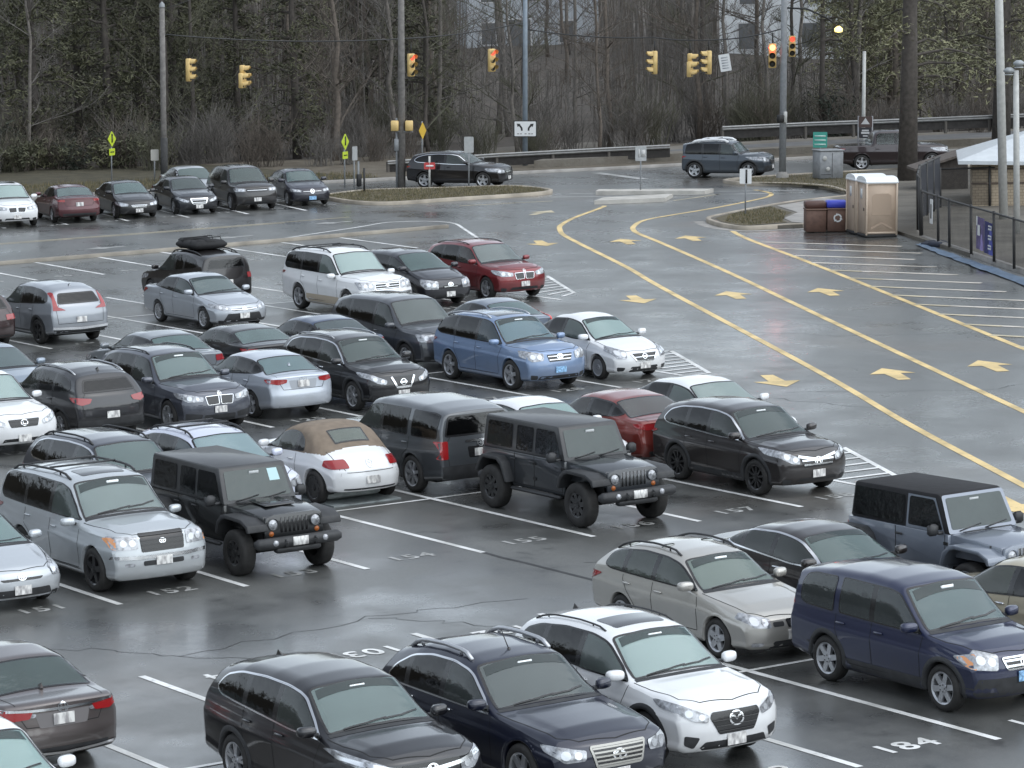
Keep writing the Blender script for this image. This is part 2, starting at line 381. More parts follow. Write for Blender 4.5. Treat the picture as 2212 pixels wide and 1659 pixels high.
class Car:
    def __init__(s, sp, name, label, loc, rz, group=None, lod=1):
        s.sp = sp; s.lod = lod
        s.root = empty(name, loc, rz); tag(s.root, label, sp.get('cat', 'car'), group)
        s.L, s.W, s.H = sp['L'], sp['W'], sp['H']; s.hw = s.W / 2
        s.zt = prof(sp['top'], sp.get('smooth', .045)); s.belt = prof(sp['belt'], .1); s.zb = prof(sp['zb'], .1)
        s.noz = prof(sp['nose'], .04); s.rea = prof(sp['rear'], .04)
        s.body()
    def hwid(s, d):
        f = np.clip((1.3 - d) / 1.3, 0, 1); r = np.clip((d - (s.L - 1.3)) / 1.3, 0, 1)
        return s.hw * (1 - s.sp.get('tf', .07) * f ** 2 - s.sp.get('tr', .06) * r ** 2)
    def section(s, d):
        zt, zb, hw = float(s.zt(d)), float(s.zb(d)), float(s.hwid(d)); sp = s.sp
        zs = min(float(s.belt(d)), zt - .06)
        Y = [0, .4 * hw, .75 * hw]; Z = [zb] * 3
        ns = s.ns
        for q in np.linspace(0, 1, ns):
            Y.append(hw * np.interp(q, *SIDEQ)); Z.append(zb + q * (zs - zb) if q > 0 else zb)
        ys = Y[-1]; h = zt - zs; cr = min(sp['crown'], .45 * h); rc = min(sp['rc'], .5 * h)
        yr = ys - sp['tum'] * h; zc = zt - cr
        zA = zc - rc; t0 = (zA - zs) / (zc - zs); yA = ys + (yr - ys) * t0
        for t in np.linspace(0, 1, s.nu)[1:]:
            Y.append(ys + (yA - ys) * t + .05 * h * math.sin(PI * t) * t0); Z.append(zs + (zA - zs) * t)
        yB = yr - 1.5 * rc; zB = zt - cr * (yB / yr) ** 2
        for t in np.linspace(0, 1, 8)[1:]:
            Y.append(yA * (1 - t) ** 2 + yr * 2 * t * (1 - t) + yB * t * t); Z.append(zA * (1 - t) ** 2 + zc * 2 * t * (1 - t) + zB * t * t)
        dome = sp.get('dome', .016) * float(np.clip((d - .12) / .3, 0, 1) * np.clip((sp['c'] - d) / .25, 0, 1))
        for t in np.linspace(0, 1, 16)[1:]:
            y = yB * (1 - t); Y.append(y); Z.append(zt - cr * (y / yr) ** 2 + dome * float(np.clip((.70 - y / hw) / .07, 0, 1)))
        return np.array(Y), np.array(Z)
    def lim(s, P, d):   # end shaping: returns the shifted d
        y, z = P[:, 0], P[:, 1]; dF, dR = .95, s.sp.get('dR', 1.15)
        yy = np.clip(np.abs(y) / s.hw, 0, 1) ** 3
        f = s.noz(z) + s.sp['pf'] * yy; r = s.rea(z) + s.sp['pr'] * yy
        out = np.where(d < dF, f + d * (dF - f) / dF, d)
        e = s.L - d
        out = np.where(e < dR, s.L - (r + e * (dR - r) / dR), out)
        # screens are bowed in plan
        b = s.sp.get('bow', .16)
        zs = s.belt(d); up = np.clip((z - zs) / .12, 0, 1)
        wF = np.clip(1 - np.abs(d - (s.sp['c'] + .3)) / 1.1, 0, 1)
        out = out + b * (np.abs(y) / s.hw) ** 2 * wF * up
        return out
    def body(s):
        sp = s.sp; res = {2: .030, 1: .040, 0: .065}[s.lod]
        s.ns = int(.75 / res); s.nu = int(.5 / res) + 2
        N = int(s.L / res); D = np.linspace(0, s.L, N)
        rings = []
        def ring(Y, Z, d):
            P = np.stack([Y, Z], 1); x = s.L / 2 - s.lim(P, d)
            l = np.stack([x, Y, Z], 1); r = l[1:-1][::-1].copy(); r[:, 1] *= -1
            return np.concatenate([l, r])
        secs = [s.section(d) for d in D]
        nc = 16
        def cap(Y, Z, d):
            zc = (Z.min() + Z.max()) / 2; out = []
            for k in range(1, nc):
                f = 1 - k / nc; out.append(ring(Y * f, zc + (Z - zc) * f, d))
            c = ring(Y * 0, zc + (Z - zc) * 0, d)[0]
            return out, c
        fc, fcen = cap(*secs[0], 0.); rcap, rcen = cap(*secs[-1], s.L)
        rings = fc[::-1] + [ring(Y, Z, d) for (Y, Z), d in zip(secs, D)] + rcap
        m = len(rings[0]); V = np.concatenate(rings + [fcen[None], rcen[None]]); nr = len(rings)
        F = []
        for i in range(nr - 1):
            a = i * m; b = a + m
            F += [(a + k, a + (k + 1) % m, b + (k + 1) % m, b + k) for k in range(m)]
        fi = nr * m
        F += [(fi, (k + 1) % m, k) for k in range(m)]; e = (nr - 1) * m
        F += [(fi + 1, e + k, e + (k + 1) % m) for k in range(m)]
        # snap to the wheel arches
        s.ax = [s.L / 2 - sp['fo'], s.L / 2 - sp['fo'] - sp['wb']]; s.Ra = sp['R'] + sp.get('gap', .055)
        s.bvh = BVHTree.FromPolygons([tuple(v) for v in V], F)
        for xw in s.ax:
            dx, dz = V[:, 0] - xw, V[:, 2] - sp['R']; r = np.hypot(dx, dz)
            sel = (np.abs(V[:, 1]) > .6 * s.hw) & (np.abs(r - s.Ra) < res * .6) & (r > .05)
            V[sel, 0] = xw + dx[sel] / r[sel] * s.Ra; V[sel, 2] = sp['R'] + dz[sel] / r[sel] * s.Ra
        s.V = V; s.F = np.array([f if len(f) == 4 else (*f, f[2]) for f in F]); s.cen = V[s.F].mean(1)
        v = V[s.F]; nn = np.cross(v[:, 2] - v[:, 0], v[:, 3] - v[:, 1]); nn[(s.F[:, 2] == s.F[:, 3])] = np.cross(v[:, 1] - v[:, 0], v[:, 2] - v[:, 0])[(s.F[:, 2] == s.F[:, 3])]
        s.nrm = nn / (np.linalg.norm(nn, axis=1, keepdims=True) + 1e-12)
        s.keep = np.ones(len(F), bool); s.mi = np.zeros(len(F), int)
        for xw in s.ax:
            r = np.hypot(s.cen[:, 0] - xw, s.cen[:, 2] - sp['R'])
            s.keep &= ~((np.abs(s.cen[:, 1]) > .55 * s.hw) & (r < s.Ra - res * .1))
        s.rawF = F; s.lips = MB()
    # ---- projection
    def ray(s, view, sd, a, b):
        if view == 'side': o, d = (s.L / 2 - a, sd * 3, b), (0, -sd, 0)
        elif view == 'front': o, d = (6, a, b), (-1, 0, 0)
        elif view == 'rear': o, d = (-6, a, b), (1, 0, 0)
        else: o, d = (s.L / 2 - a, b, 4), (0, 0, -1)
        h = s.bvh.ray_cast(Vector(o), Vector(d))
        if h[0] is None:
            p = {'side': (s.L / 2 - a, sd * s.hw * .9, b), 'front': (s.L / 2 - .1, a, b), 'rear': (-s.L / 2 + .1, a, b), 'top': (s.L / 2 - a, b, .9)}[view]
            h = s.bvh.find_nearest(Vector(p))
        n = h[1]
        if n.dot(Vector(d)) > 0: n = -n
        return h[0], n
    def lift(s, P, view, sd, off):
        out = []; s.ln = []
        for a, b in P:
            p, n = s.ray(view, sd, float(a), float(b)); out.append(p + n * off); s.ln.append(n)
        return out
    def orient(s, W, F):
        out = []
        for f in F:
            a, b, c = W[f[0]], W[f[1]], W[f[2]]
            if (b - a).cross(c - a).dot(s.ln[f[0]] + s.ln[f[1]] + s.ln[f[2]]) < 0: f = tuple(reversed(f))
            out.append(f)
        return out
    def decal(s, poly, view, sd=1, off=.004, g=.08, mb=None, mi=0, inners=(), mis=None):
        P, F, reg = cdt(poly, inners, g)
        if not F: return mb or MB()
        mb = mb or MB(); W_ = s.lift(P, view, sd, off)
        mb.add(W_, s.orient(W_, F), [mi if r < 0 else mis[r] for r in reg])
        return mb
    def ribbon(s, path, view, sd=1, w=.01, off=.002, mb=None, mi=0, step=.05, closed=False):
        pts = [Vector(p) for p in path]
        if closed: pts.append(pts[0])
        Q = []
        for a, b in zip(pts, pts[1:]):
            n = max(1, int((b - a).length / step)); Q += [a.lerp(b, i / n) for i in range(n)]
        Q.append(pts[-1]); mb = mb or MB(); P = []
        for i, q in enumerate(Q):
            t = Q[min(i + 1, len(Q) - 1)] - Q[max(i - 1, 0)]
            if closed and i in (0, len(Q) - 1): t = Q[1] - Q[-2]
            t = t.normalized() if t.length > 1e-9 else Vector((1, 0)); nrm = Vector((-t.y, t.x)) * w / 2
            P += [q + nrm, q - nrm]
        W_ = s.lift(P, view, sd, off); mb.add(W_, s.orient(W_, [(2 * i, 2 * i + 1, 2 * i + 3, 2 * i + 2) for i in range(len(Q) - 1)]), mi)
        return mb
    def cut(s, poly, view, test):
        c = s.cen
        P = {'side': np.stack([s.L / 2 - c[:, 0], c[:, 2]], 1), 'front': c[:, 1:3], 'rear': c[:, 1:3], 'top': np.stack([s.L / 2 - c[:, 0], c[:, 1]], 1)}[view]
        s.keep &= ~(inside(P, poly) & test(c, s.nrm))
    # ---- fittings
    def yr(s, d):   # half width of the upper edge at d
        zt, zs, hw = float(s.zt(d)), min(float(s.belt(d)), float(s.zt(d)) - .06), float(s.hwid(d))
        return hw * .945 - s.sp['tum'] * (zt - zs)
    def glazing(s):
        sp = s.sp; lod = s.lod; bd = .022
        Car.count = getattr(Car, 'count', 0) + 1; scr = sp.get('screen_mat') or M_screen(Car.count)
        def screen(poly, view, sd, name, gm, test, b=.035):
            poly = rnd(poly, .07); inn = inset(poly, b)
            if lod == 0: inn = []
            mb = s.decal(poly, view, sd, .006, .05, inners=[inn] if inn else [], mis=[1])
            if inn: s.cut(inset(poly, b * .55), view, test)
            o = mb.build(name, [M_black(), gm] if inn else [glass('glass_far', (.1, .12, .12), .9, (.16, .20, .19))], s.root)
            return o
        # windscreen, seen from above
        c, wt = sp['c'], sp['wt']; bw = sp.get('bow', .16)
        lo, hi = c + .03, wt - .0
        ds = np.linspace(lo, hi, 6)
        left = [(d + bw * .55 * max(0, 1 - abs(d - c - .3) / 1.1), s.yr(d) - .055) for d in ds]
        poly = [(a, b) for a, b in left] + [(hi + .03, .25), (hi + .02, -.25)][:0] + [(a, -b) for a, b in reversed(left)]
        poly = left + [(hi + .0, .3), (hi + .0, -.3)] + [(a, -b) for a, b in reversed(left)] + [(lo + .02, -.35), (lo, 0), (lo + .02, .35)]
        ws = screen(poly, 'top', 1, 'windscreen', scr, lambda c_, n_: (n_[:, 2] > .15) & (c_[:, 2] > sp['zc'] - .15))
        if lod == 2:
            yt = s.yr(hi - .10) - .11; s.decal([(hi - .15, -yt), (hi - .02, -yt + .03), (hi - .02, yt - .03), (hi - .15, yt)], 'top', 1, .010, .06).build('shade_band', glass('glass_band', (.25, .32, .32), .3, (.10, .14, .14)), ws)
        # rear window
        if sp['rg'] is not None:
            if sp['rg'][0] == 'top':
                _, r0, r1 = sp['rg']; ds = np.linspace(r0, r1, 6)
                left = [(d, min(sp.get('rgw', 9), s.yr(d) - .06)) for d in ds]
                poly = left + [(a, -b) for a, b in reversed(left)]
                screen(poly, 'top', 1, 'rear_window', sp.get('rear_mat') or M_screen(Car.count + 1), lambda c_, n_: (n_[:, 2] > .1) & (c_[:, 2] > sp['zd'] - .1))
            else:
                screen(sp['rg'][1], 'rear', 1, 'rear_window', M_dark() if sp.get('privacy', True) else M_clear(), lambda c_, n_: (n_[:, 0] < -.1) & (c_[:, 0] < -s.L / 2 + 1.2))
        # side windows
        dlo = sp['dlo']; xs = [p[0] for p in dlo]; pl = sp['pillars']
        cuts = [min(xs)] + pl + [max(xs)]
        solid = sp.get('solid', []); sw = sp.get('solidw', .07)
        for sd in (-1, 1):
            whole = rnd(dlo, sp.get('dlor', .12), 5); ends = [min(xs) - 1] + list(solid) + [max(xs) + 1]
            for gi in range(len(ends) - 1):
                e0, e1 = ends[gi] + (sw if gi else 0), ends[gi + 1] - (sw if gi < len(ends) - 2 else 0)
                outer = clipx(whole, e0, e1) if solid else whole
                if len(outer) < 3: continue
                if solid: outer = rnd(outer, .06, 3)
                wins = []; gx0, gx1 = min(p[0] for p in outer), max(p[0] for p in outer)
                inner_cuts = [gx0] + [p for p in pl if gx0 + .1 < p < gx1 - .1] + [gx1]
                for i in range(len(inner_cuts) - 1):
                    w = clipx(outer, inner_cuts[i] + (.035 if i else 0), inner_cuts[i + 1] - (.035 if i < len(inner_cuts) - 2 else 0))
                    if len(w) < 3 or abs(area(w)) < .02: continue
                    w = inset(rnd(w, .03, 2), bd); wins.append(w)
                P, F, reg = cdt(outer, wins if lod else [], .05 if lod else .1)
                W3 = s.lift(P, 'side', sd, .007); F = s.orient(W3, F)
                fr = MB(); fr.add(W3, [f for f, r in zip(F, reg) if r < 0])
                fr.build('window_frame', M_black(), s.root) if lod else fr.build('side_window', M_black(), s.root)
                if lod:
                    for i, w in enumerate(wins):
                        g_ = MB(); g_.add(W3, [f for f, r in zip(F, reg) if r == i])
                        used = sorted({k for f in g_.f for k in f}); mp = {k: j for j, k in enumerate(used)}
                        g2 = MB(); g2.add([g_.v[k] for k in used], [tuple(mp[k] for k in f) for f in g_.f])
                        g2.build('side_window', (M_clear() if (i == 0 and gi == 0) or not sp.get('privacy', True) else M_dark()), s.root)
                        s.cut(inset(w, -bd * .55), 'side', lambda c_, n_, sd=sd: (c_[:, 1] * sd > .3 * s.hw) & (n_[:, 1] * sd > .2))
            outer = whole
            if sp.get('chrome'):
                mb = s.ribbon(outer if sp['chrome'] == 'full' else [(c + .2, s_) for c, s_ in []] or outer, 'side', sd, .022, .008, step=.1, closed=True)
                mb.build('window_trim', M_chrome(), s.root)
    def interior(s):
        if s.lod == 0: return
        sp = s.sp; c, wt = sp['c'], sp['wt']; X = lambda d: s.L / 2 - d
        fl = .55 if sp['kind'] == 'suv' else .42
        sm_ = M_seatlight() if sp.get('beige') else M_seat()
        fy = s.hw * .43
        for y in (-fy, fy):
            m = MB(); m.box((X(wt + .38), y, fl + .10), (.5, .5, .2), 0, .05)
            m.box((X(wt + .66), y, fl + .42), (.16, .5, .66), 0, .06, Matrix.Rotation(-.25, 3, 'Y'))
            m.box((X(wt + .76), y, fl + .84), (.10, .27, .17), 0, .04)
            m.build('seat', sm_, s.root)
        if sp.get('two_door') and 'soft' in sp: fl -= .35
        m = MB(); m.box((X(wt + 1.28), 0, fl + .10), (.5, 1.25, .2), 0, .05); m.box((X(wt + 1.56), 0, fl + .40), (.16, 1.25, .62), 0, .06, Matrix.Rotation(-.3, 3, 'Y'))
        for y in (-.38, .38): m.box((X(wt + (1.68 if sp['kind'] == 'suv' else 1.52)), y, fl + (.76 if sp['kind'] == 'suv' else .66)), (.1, .25, .15), 0, .04)
        m.build('rear_seat', sm_, s.root)
        m = MB(); zc = sp['zc']
        m.prism([(X(c + .12), zc - .03), (X(c + .62), zc - .04), (X(c + .70), zc - .16), (X(c + .66), zc - .4), (X(c + .12), zc - .4)], -s.hw * .78, s.hw * .78)
        m.box((X((c + s.L) / 2 + .2), 0, fl - .06), (s.L - c - .9, s.W * .86, .04))
        m.build('dashboard', M_dash(), s.root, smooth=False)
        m = MB(); cc = Vector((X(c + .86), fy, zc - .02)); rot = Matrix.Rotation(-.45, 3, 'Y')
        m.tube([cc + rot @ Vector((0, .18 * math.cos(t), .18 * math.sin(t))) for t in np.linspace(0, 2 * PI, 17)], .016, 5, cap=False)
        m.build('steering_wheel', M_black(), s.root)
        if s.lod == 2:
            m = MB(); m.box((X(wt - .10), 0, s.H - .16), (.04, .24, .085), 0, .02); m.build('rear_view_mirror', plain('mirror_pale', (.85, .88, .88), .4), s.root)
    def arches(s):
        sp = s.sp; clad = sp.get('clad'); w = .06 if clad else .022
        mb = MB() if clad else s.lips
        zlow = float(s.zb(2)) + .03
        for xw in s.ax:
            a0 = math.asin(min(.9, max(-.9, (zlow - sp['R']) / s.Ra)))
            for sd in (-1, 1):
                if clad: mb = MB()
                P = []; An = np.linspace(a0, PI - a0, 25)
                for a in An:
                    rin, rout = s.Ra - .016, s.Ra + w
                    q = (s.L / 2 - (xw + math.cos(a) * (rout)), sp['R'] + math.sin(a) * rout)
                    q2 = (s.L / 2 - (xw + math.cos(a) * (s.Ra + .01)), sp['R'] + math.sin(a) * (s.Ra + .01))
                    p1, n1 = s.ray('side', sd, *q); p0, n0 = s.ray('side', sd, *q2)
                    yb = max(abs(p0.y), abs(p1.y) - .01)
                    P += [(xw + math.cos(a) * (s.Ra - .012), sd * (yb - .14), sp['R'] + math.sin(a) * (s.Ra - .012)), (xw + math.cos(a) * rin, sd * (yb + (.014 if clad else .004)), sp['R'] + math.sin(a) * rin),
                          (xw + math.cos(a) * (rin + w * .6), sd * (max(abs(p0.y), abs(p1.y)) + (.016 if clad else .006)), sp['R'] + math.sin(a) * (rin + w * .6)), (p1.x, p1.y + sd * .001, p1.z)]
                mb.add(P, [tuple(4 * i + j for j in (k, k + 1)) + tuple(4 * i + 4 + j for j in (k + 1, k)) for i in range(len(An) - 1) for k in range(3)])
                if clad: mb.build('wheel_arch_trim', M_plastic(), s.root)
        # inner liners and dark underside
        u = MB()
        for xw in s.ax:
            for sd in (-1, 1):
                P = []
                An = np.linspace(-.1, PI + .1, 13); yo = s.hw - .08
                for a in An:
                    for y in (yo, yo - .38): P.append((xw + math.cos(a) * (s.Ra - .008), sd * y, sp['R'] + math.sin(a) * (s.Ra - .008)))
                u.add(P, [(2 * i, 2 * i + 1, 2 * i + 3, 2 * i + 2) for i in range(len(An) - 1)])
                u.add([(xw + math.cos(a) * s.Ra, sd * (yo - .38), sp['R'] + math.sin(a) * s.Ra) for a in An], [tuple(range(len(An)))])
        u.box((0, 0, .30), (s.L * .8, s.W * .78, .1))
        u.build('underbody', plain('underbody_black', (.008, .008, .008), .9), s.root, smooth=False)
    def finish(s):
        sp = s.sp
        mats = [sp['paint']]
        idx = np.where(s.keep)[0]
        me = MB(); me.v = [tuple(v) for v in s.V.tolist()]; me.f = [s.rawF[i] for i in idx]; me.m = [0] * len(idx)
        top = None
        if 'soft' in sp:   # folding fabric roof: its own part
            sel = [i for i in idx if s.cen[i, 2] > float(s.belt(s.L / 2 - s.cen[i, 0])) + .045 and s.L / 2 - s.cen[i, 0] > sp['wt'] - .03 and s.L / 2 - s.cen[i, 0] < sp['soft']]
            ss = set(sel); me.f = [s.rawF[i] for i in idx if i not in ss]; me.m = [0] * len(me.f)
            t = MB(); t.v = me.v; t.f = [s.rawF[i] for i in sel]; t.m = [0] * len(sel)
            t.build('soft_top', plain('soft_top_tan', (.20, .158, .12), .9, bump=.3, bscale=8, var=.15), s.root, auto=2.)
        me.add(s.lips.v, s.lips.f)
        o = me.build('body', mats, s.root)
        bm = bmesh.new(); bm.from_mesh(o.data); bmesh.ops.recalc_face_normals(bm, faces=bm.faces)
        bmesh.ops.delete(bm, geom=[v for v in bm.verts if not v.link_faces], context='VERTS'); bm.to_mesh(o.data); bm.free()
        for p in o.data.polygons: p.use_smooth = True
        if 'soft' in sp: pass
        y = s.hw - sp['tw'] / 2 - .015
        for xw in s.ax:
            for sd in (-1, 1): wheel(s.root, (xw, sd * y, sp['R']), sp['R'], sp['tw'], sd, sp.get('rim', 'five'), sp.get('rimdark', False))
    def seams(s):
        if s.lod == 0: return
        sp = s.sp; pl = sp['pillars']; zb = .36 if sp['kind'] == 'suv' else .30
        d0 = min(p[0] for p in sp['dlo']); xa = sp['fo'] + sp['wb']
        zbel = lambda d: float(s.belt(d)) + .02
        for sd in (-1, 1):
            mb = MB()
            f0 = max(d0 - .04, sp['fo'] + s.Ra + .08); b = pl[0]
            s.ribbon([(d0, zbel(d0)), (f0, .75), (f0 + .02, zb), (b, zb), (b, zbel(b))], 'side', sd, .012, .0025, mb)
            if not sp.get('two_door'):
                r = min(pl[1] if len(pl) > 1 else b + .95, xa + .2)
                s.ribbon([(b, zb), (xa - s.Ra - .1, zb), (xa - s.Ra * .72 , sp['R'] + s.Ra * .85), (r, .88), (r, zbel(r))], 'side', sd, .012, .0025, mb)
            mb.build('door_seam', M_seam(), s.root)
        # bonnet, boot
        mb = MB()
        c = sp['c']; h0 = .12; yb = s.yr(c) - .0
        s.ribbon([(c + .06, yb * .97), (c - .3, yb * .95), (h0 + .25, yb * .84), (h0 + .05, yb * .60), (h0 - .02, 0), (h0 + .05, -yb * .60), (h0 + .25, -yb * .84), (c - .3, -yb * .95), (c + .06, -yb * .97)], 'top', 1, .012, .0025, mb)
        if sp['kind'] == 'sedan' and sp['rg']:
            mb.build('bonnet_seam', M_seam(), s.root); mb = MB()
            rb = sp['rg'][2]; y = s.hw * .72
            s.ribbon([(rb + .06, -y), (s.L - .12, -y * .97)], 'top', 1, .012, .0025, mb); s.ribbon([(rb + .06, y), (s.L - .12, y * .97)], 'top', 1, .012, .0025, mb)
            s.ribbon([(-y, sp['zd'] - .1), (-y * .8, sp['zd'] - .34), (y * .8, sp['zd'] - .34), (y, sp['zd'] - .1)], 'rear', 1, .012, .0025, mb)
            mb.build('boot_seam', M_seam(), s.root)
        elif sp['kind'] == 'suv':
            mb.build('bonnet_seam', M_seam(), s.root); mb = MB()
            y = s.hw * .78
            s.ribbon([(-y * .86, sp['zd'] + .05), (-y, sp['zd'] - .1), (-y * .95, .62), (y * .95, .62), (y, sp['zd'] - .1), (y * .86, sp['zd'] + .05)], 'rear', 1, .012, .0025, mb)
            mb.build('tailgate_seam', M_seam(), s.root)
    def mirrors(s):
        sp = s.sp; d = min(p[0] for p in sp['dlo']) + .16; z = float(s.belt(d)) + .11
        for sd in (-1, 1):
            p, n = s.ray('side', sd, d, z - .03); m = MB()
            c = Vector((p.x + .02, p.y + sd * .15, z + .03))
            V = []; F = []
            nu, nv = 10, 8
            for i in range(nv + 1):
                th = PI * i / nv
                for k in range(nu):
                    a = 2 * PI * k / nu
                    e = lambda t: math.copysign(abs(t) ** .65, t)
                    V.append(c + Vector((.075 * e(math.sin(th)) * e(math.cos(a)) - .02 * e(math.cos(th)), .125 * e(math.cos(th)) * sd, .075 * e(math.sin(th)) * e(math.sin(a)))))
            for i in range(nv):
                for k in range(nu): F.append((i * nu + k, i * nu + (k + 1) % nu, (i + 1) * nu + (k + 1) % nu, (i + 1) * nu + k))
            m.add(V, F, 0); m.box((p.x, p.y + sd * .03, z - .02), (.09, .1, .04), 1)
            m.build('mirror', [sp.get('mirror_mat', sp['paint']), M_plastic()], s.root, auto=1.2)
    def handles(s):
        if s.lod == 0: return
        sp = s.sp; mat = M_chrome() if sp.get('hchrome') else sp['paint']
        ds = [sp['pillars'][0] - .18] + ([] if sp.get('two_door') else [(sp['pillars'][1] if len(sp['pillars']) > 1 else sp['pillars'][0] + .95) - .13])
        for sd in (-1, 1):
            for d in ds:
                z = float(s.belt(d)) - .10; p, n = s.ray('side', sd, d, z)
                m = MB(); m.box(p + n * .018, (.19, .035, .035), 0, .012); m.build('door_handle', mat, s.root)
    def rails(s, mat, d0, d1, hgt=.05, r=.018, cross=False):
        ys = []
        for sd in (-1, 1):
            pts = []
            for t in np.linspace(0, 1, 12):
                d = d0 + (d1 - d0) * t; y = s.yr(d) - .10; p, n = s.ray('top', 1, d, sd * y)
                k = min(1, min(t, 1 - t) * 9); pts.append(p + Vector((0, 0, hgt * k - .0 + .004)))
            m = MB(); m.tube(pts, r, 8)
            for i in (2, 9): m.tube([pts[i], pts[i] - Vector((0, 0, hgt))], r * .8, 6)
            m.build('roof_rail', mat, s.root); ys.append(pts)
        if cross:
            for i in (4, 8):
                m = MB(); m.tube([ys[0][i] + Vector((0, 0, .02)), ys[1][i] + Vector((0, 0, .02))], .02, 6); m.build('roof_crossbar', M_plastic(), s.root)
    def poly_part(s, name, polys, view, mat, off=.006, g=.07, sides=(1,), r=.03, mirror=False, parent=None):
        out = []
        for q in polys:
            for sd in ((1, -1) if mirror else (1,)):
                qq = [(a * (sd if view in ('front', 'rear', 'top') and False else 1), b) for a, b in q]
                if mirror and view in ('front', 'rear'): qq = [(a * sd, b) for a, b in q]
                if mirror and view == 'top': qq = [(a, b * sd) for a, b in q]
                if r: qq = rnd(qq, r, 3)
                out.append(s.decal(qq, view, sd, off, g).build(name, mat, parent or s.root))
        return out
    def plate(s, view, z, mat=None, y=0, w=.31):
        p, n = s.ray(view, 1, y, z); sg = 1 if view == 'front' else -1
        m = MB(); m.box(p + Vector((sg * .02, 0, 0)), (.012, w, .155), 0, .004)
        o = m.build('license_plate', mat or M_plate(), s.root, smooth=False)
    def emblem(s, kind, view, z, size=.08, y=0):
        mb = MB(); st = []; k = size
        el = lambda rx, ry, n=16, cx=0, cy=0: [(cx + rx * math.cos(2 * PI * i / n), cy + ry * math.sin(2 * PI * i / n)) for i in range(n + 1)]
        if kind == 'bars': st = [[(-.5, -.6), (-.38, .6)], [(.5, -.6), (.38, .6)], [(-.42, 0), (.42, 0)], el(1., .85)]
        elif kind == 'ovals': st = [el(1., .68), el(.34, .6), el(.75, .26, cy=.3)]
        elif kind == 'wing': st = [el(1, .8), [(-.7, .3), (-.3, .25), (0, -.15), (.3, .25), (.7, .3)]]
        elif kind == 'peak': st = [el(1, .6)[2:11], el(1, .6)[12:], [(-.12, -.55), (0, .2), (.12, -.55)], [(-.9, 0), (-.2, .35)], [(.9, 0), (.2, .35)]]
        elif kind == 'disc': st = [el(.9, .9), [(-.7, 0), (.7, 0)], [(0, -.7), (0, .7)]]
        elif kind == 'vw': st = [el(1, 1), [(-.45, .8), (-.0, .1), (.45, .8)], [(-.85, .3), (-.4, -.75), (0, -.1), (.4, -.75), (.85, .3)]]
        elif kind == 'ring': st = [el(.9, .9), [(-1.2, .12), (1.2, .12)], [(-1.2, -.12), (1.2, -.12)]]
        elif kind == 'slash': st = [el(1, .78), [(-.3, .45), (-.45, -.35), (.5, -.35)]]
        elif kind == 'bow': st = [[(-1.2, -.3), (-1.1, .15), (-.4, .15), (-.4, .4), (.4, .4), (.4, .15), (1.2, .15), (1.1, -.3), (.4, -.3), (.4, -.5), (-.4, -.5), (-.4, -.3), (-1.2, -.3)]]
        else: st = [el(1, .6), [(-.5, 0), (.5, 0)], [(0, -.3), (0, .3)]]
        for q in st: s.ribbon([(y + a * k, z + b * k) for a, b in q], view, 1, size * .22, .016, mb, step=.04)
        mb.build('emblem', M_chrome(), s.root)
    def wipers(s):
        if s.lod < 2: return
        c = s.sp['c']; mb = MB(); b = s.sp.get('bow', .16) * .6
        s.ribbon([(c + .10, .05), (c + .14, .35), (c + .2 + b * .4, .62)], 'top', 1, .022, .016, mb); s.ribbon([(c + .10, -.55), (c + .09, -.2), (c + .12, .1)], 'top', 1, .022, .016, mb)
        mb.build('wiper', M_black(), s.root)
    def cowl(s):
        c = s.sp['c']; b = s.sp.get('bow', .16); y = s.yr(c) * .93; mb = MB()
        pts = [(c - .015 + b * .55 * (t / y) ** 2, t) for t in np.linspace(-y, y, 11)]
        s.ribbon(pts, 'top', 1, .075, .004, mb); mb.build('cowl', M_plastic(), s.root)
    def sunroof(s, d0=None, d1=None, w=.42):
        d0 = d0 or s.sp['wt'] + .22; d1 = d1 or d0 + .5
        s.poly_part('sunroof', [[(d0, -w), (d1, -w), (d1, w), (d0, w)]], 'top', plain('sunroof_glass', (.03, .032, .035), .08, coat=.5), r=.06)
    def antenna(s, d=None):
        d = d or s.L - .75; p, n = s.ray('top', 1, d, 0); m = MB()
        m.add([p + Vector(q) for q in ((.1, .02, -.01), (.1, -.02, -.01), (-.07, .025, -.01), (-.07, -.025, -.01), (-.06, 0, .07))], [(0, 1, 4), (0, 2, 4), (1, 3, 4), (2, 3, 4)])
        m.build('antenna', s.sp['paint'], s.root, smooth=False)
    def whip(s, d, y=0, h=.3):
        p, n = s.ray('top', 1, d, y); m = MB(); m.lathe([(-.01, .03), (.02, .02), (.025, .006)], 8, 'z', c=p); m.tube([p, p + Vector((-h * .6, 0, h * .8))], .008, 5); m.build('antenna', M_black(), s.root)
    def headlamp(s, q, lm):
        cx = sum(p[0] for p in q) / len(q); cz = sum(p[1] for p in q) / len(q)
        wd_ = max(p[0] for p in q) - min(p[0] for p in q)
        for sd in (1, -1):
            o = s.decal(rnd([(a * sd, b) for a, b in q], .03, 3), 'front', sd, .012, .035).build('headlight', lm, s.root)
            if s.lod == 0: continue
            mb = MB()
            for t in (-.26, .10):
                x = cx + t * wd_; zs = []
                for i in range(len(q)):
                    (x1, z1), (x2, z2) = q[i - 1], q[i]
                    if (x1 > x) != (x2 > x): zs.append(z1 + (z2 - z1) * (x - x1) / (x2 - x1))
                if len(zs) < 2: continue
                z0, r = (min(zs) + max(zs)) / 2, min(.06, (max(zs) - min(zs)) * .33)
                s.decal([(sd * (x + r * math.cos(a)), z0 + r * math.sin(a)) for a in np.linspace(0, 2 * PI, 13)[:-1]], 'front', sd, .018, .05, mb)
            mb.build('reflector', M_reflector(), o)
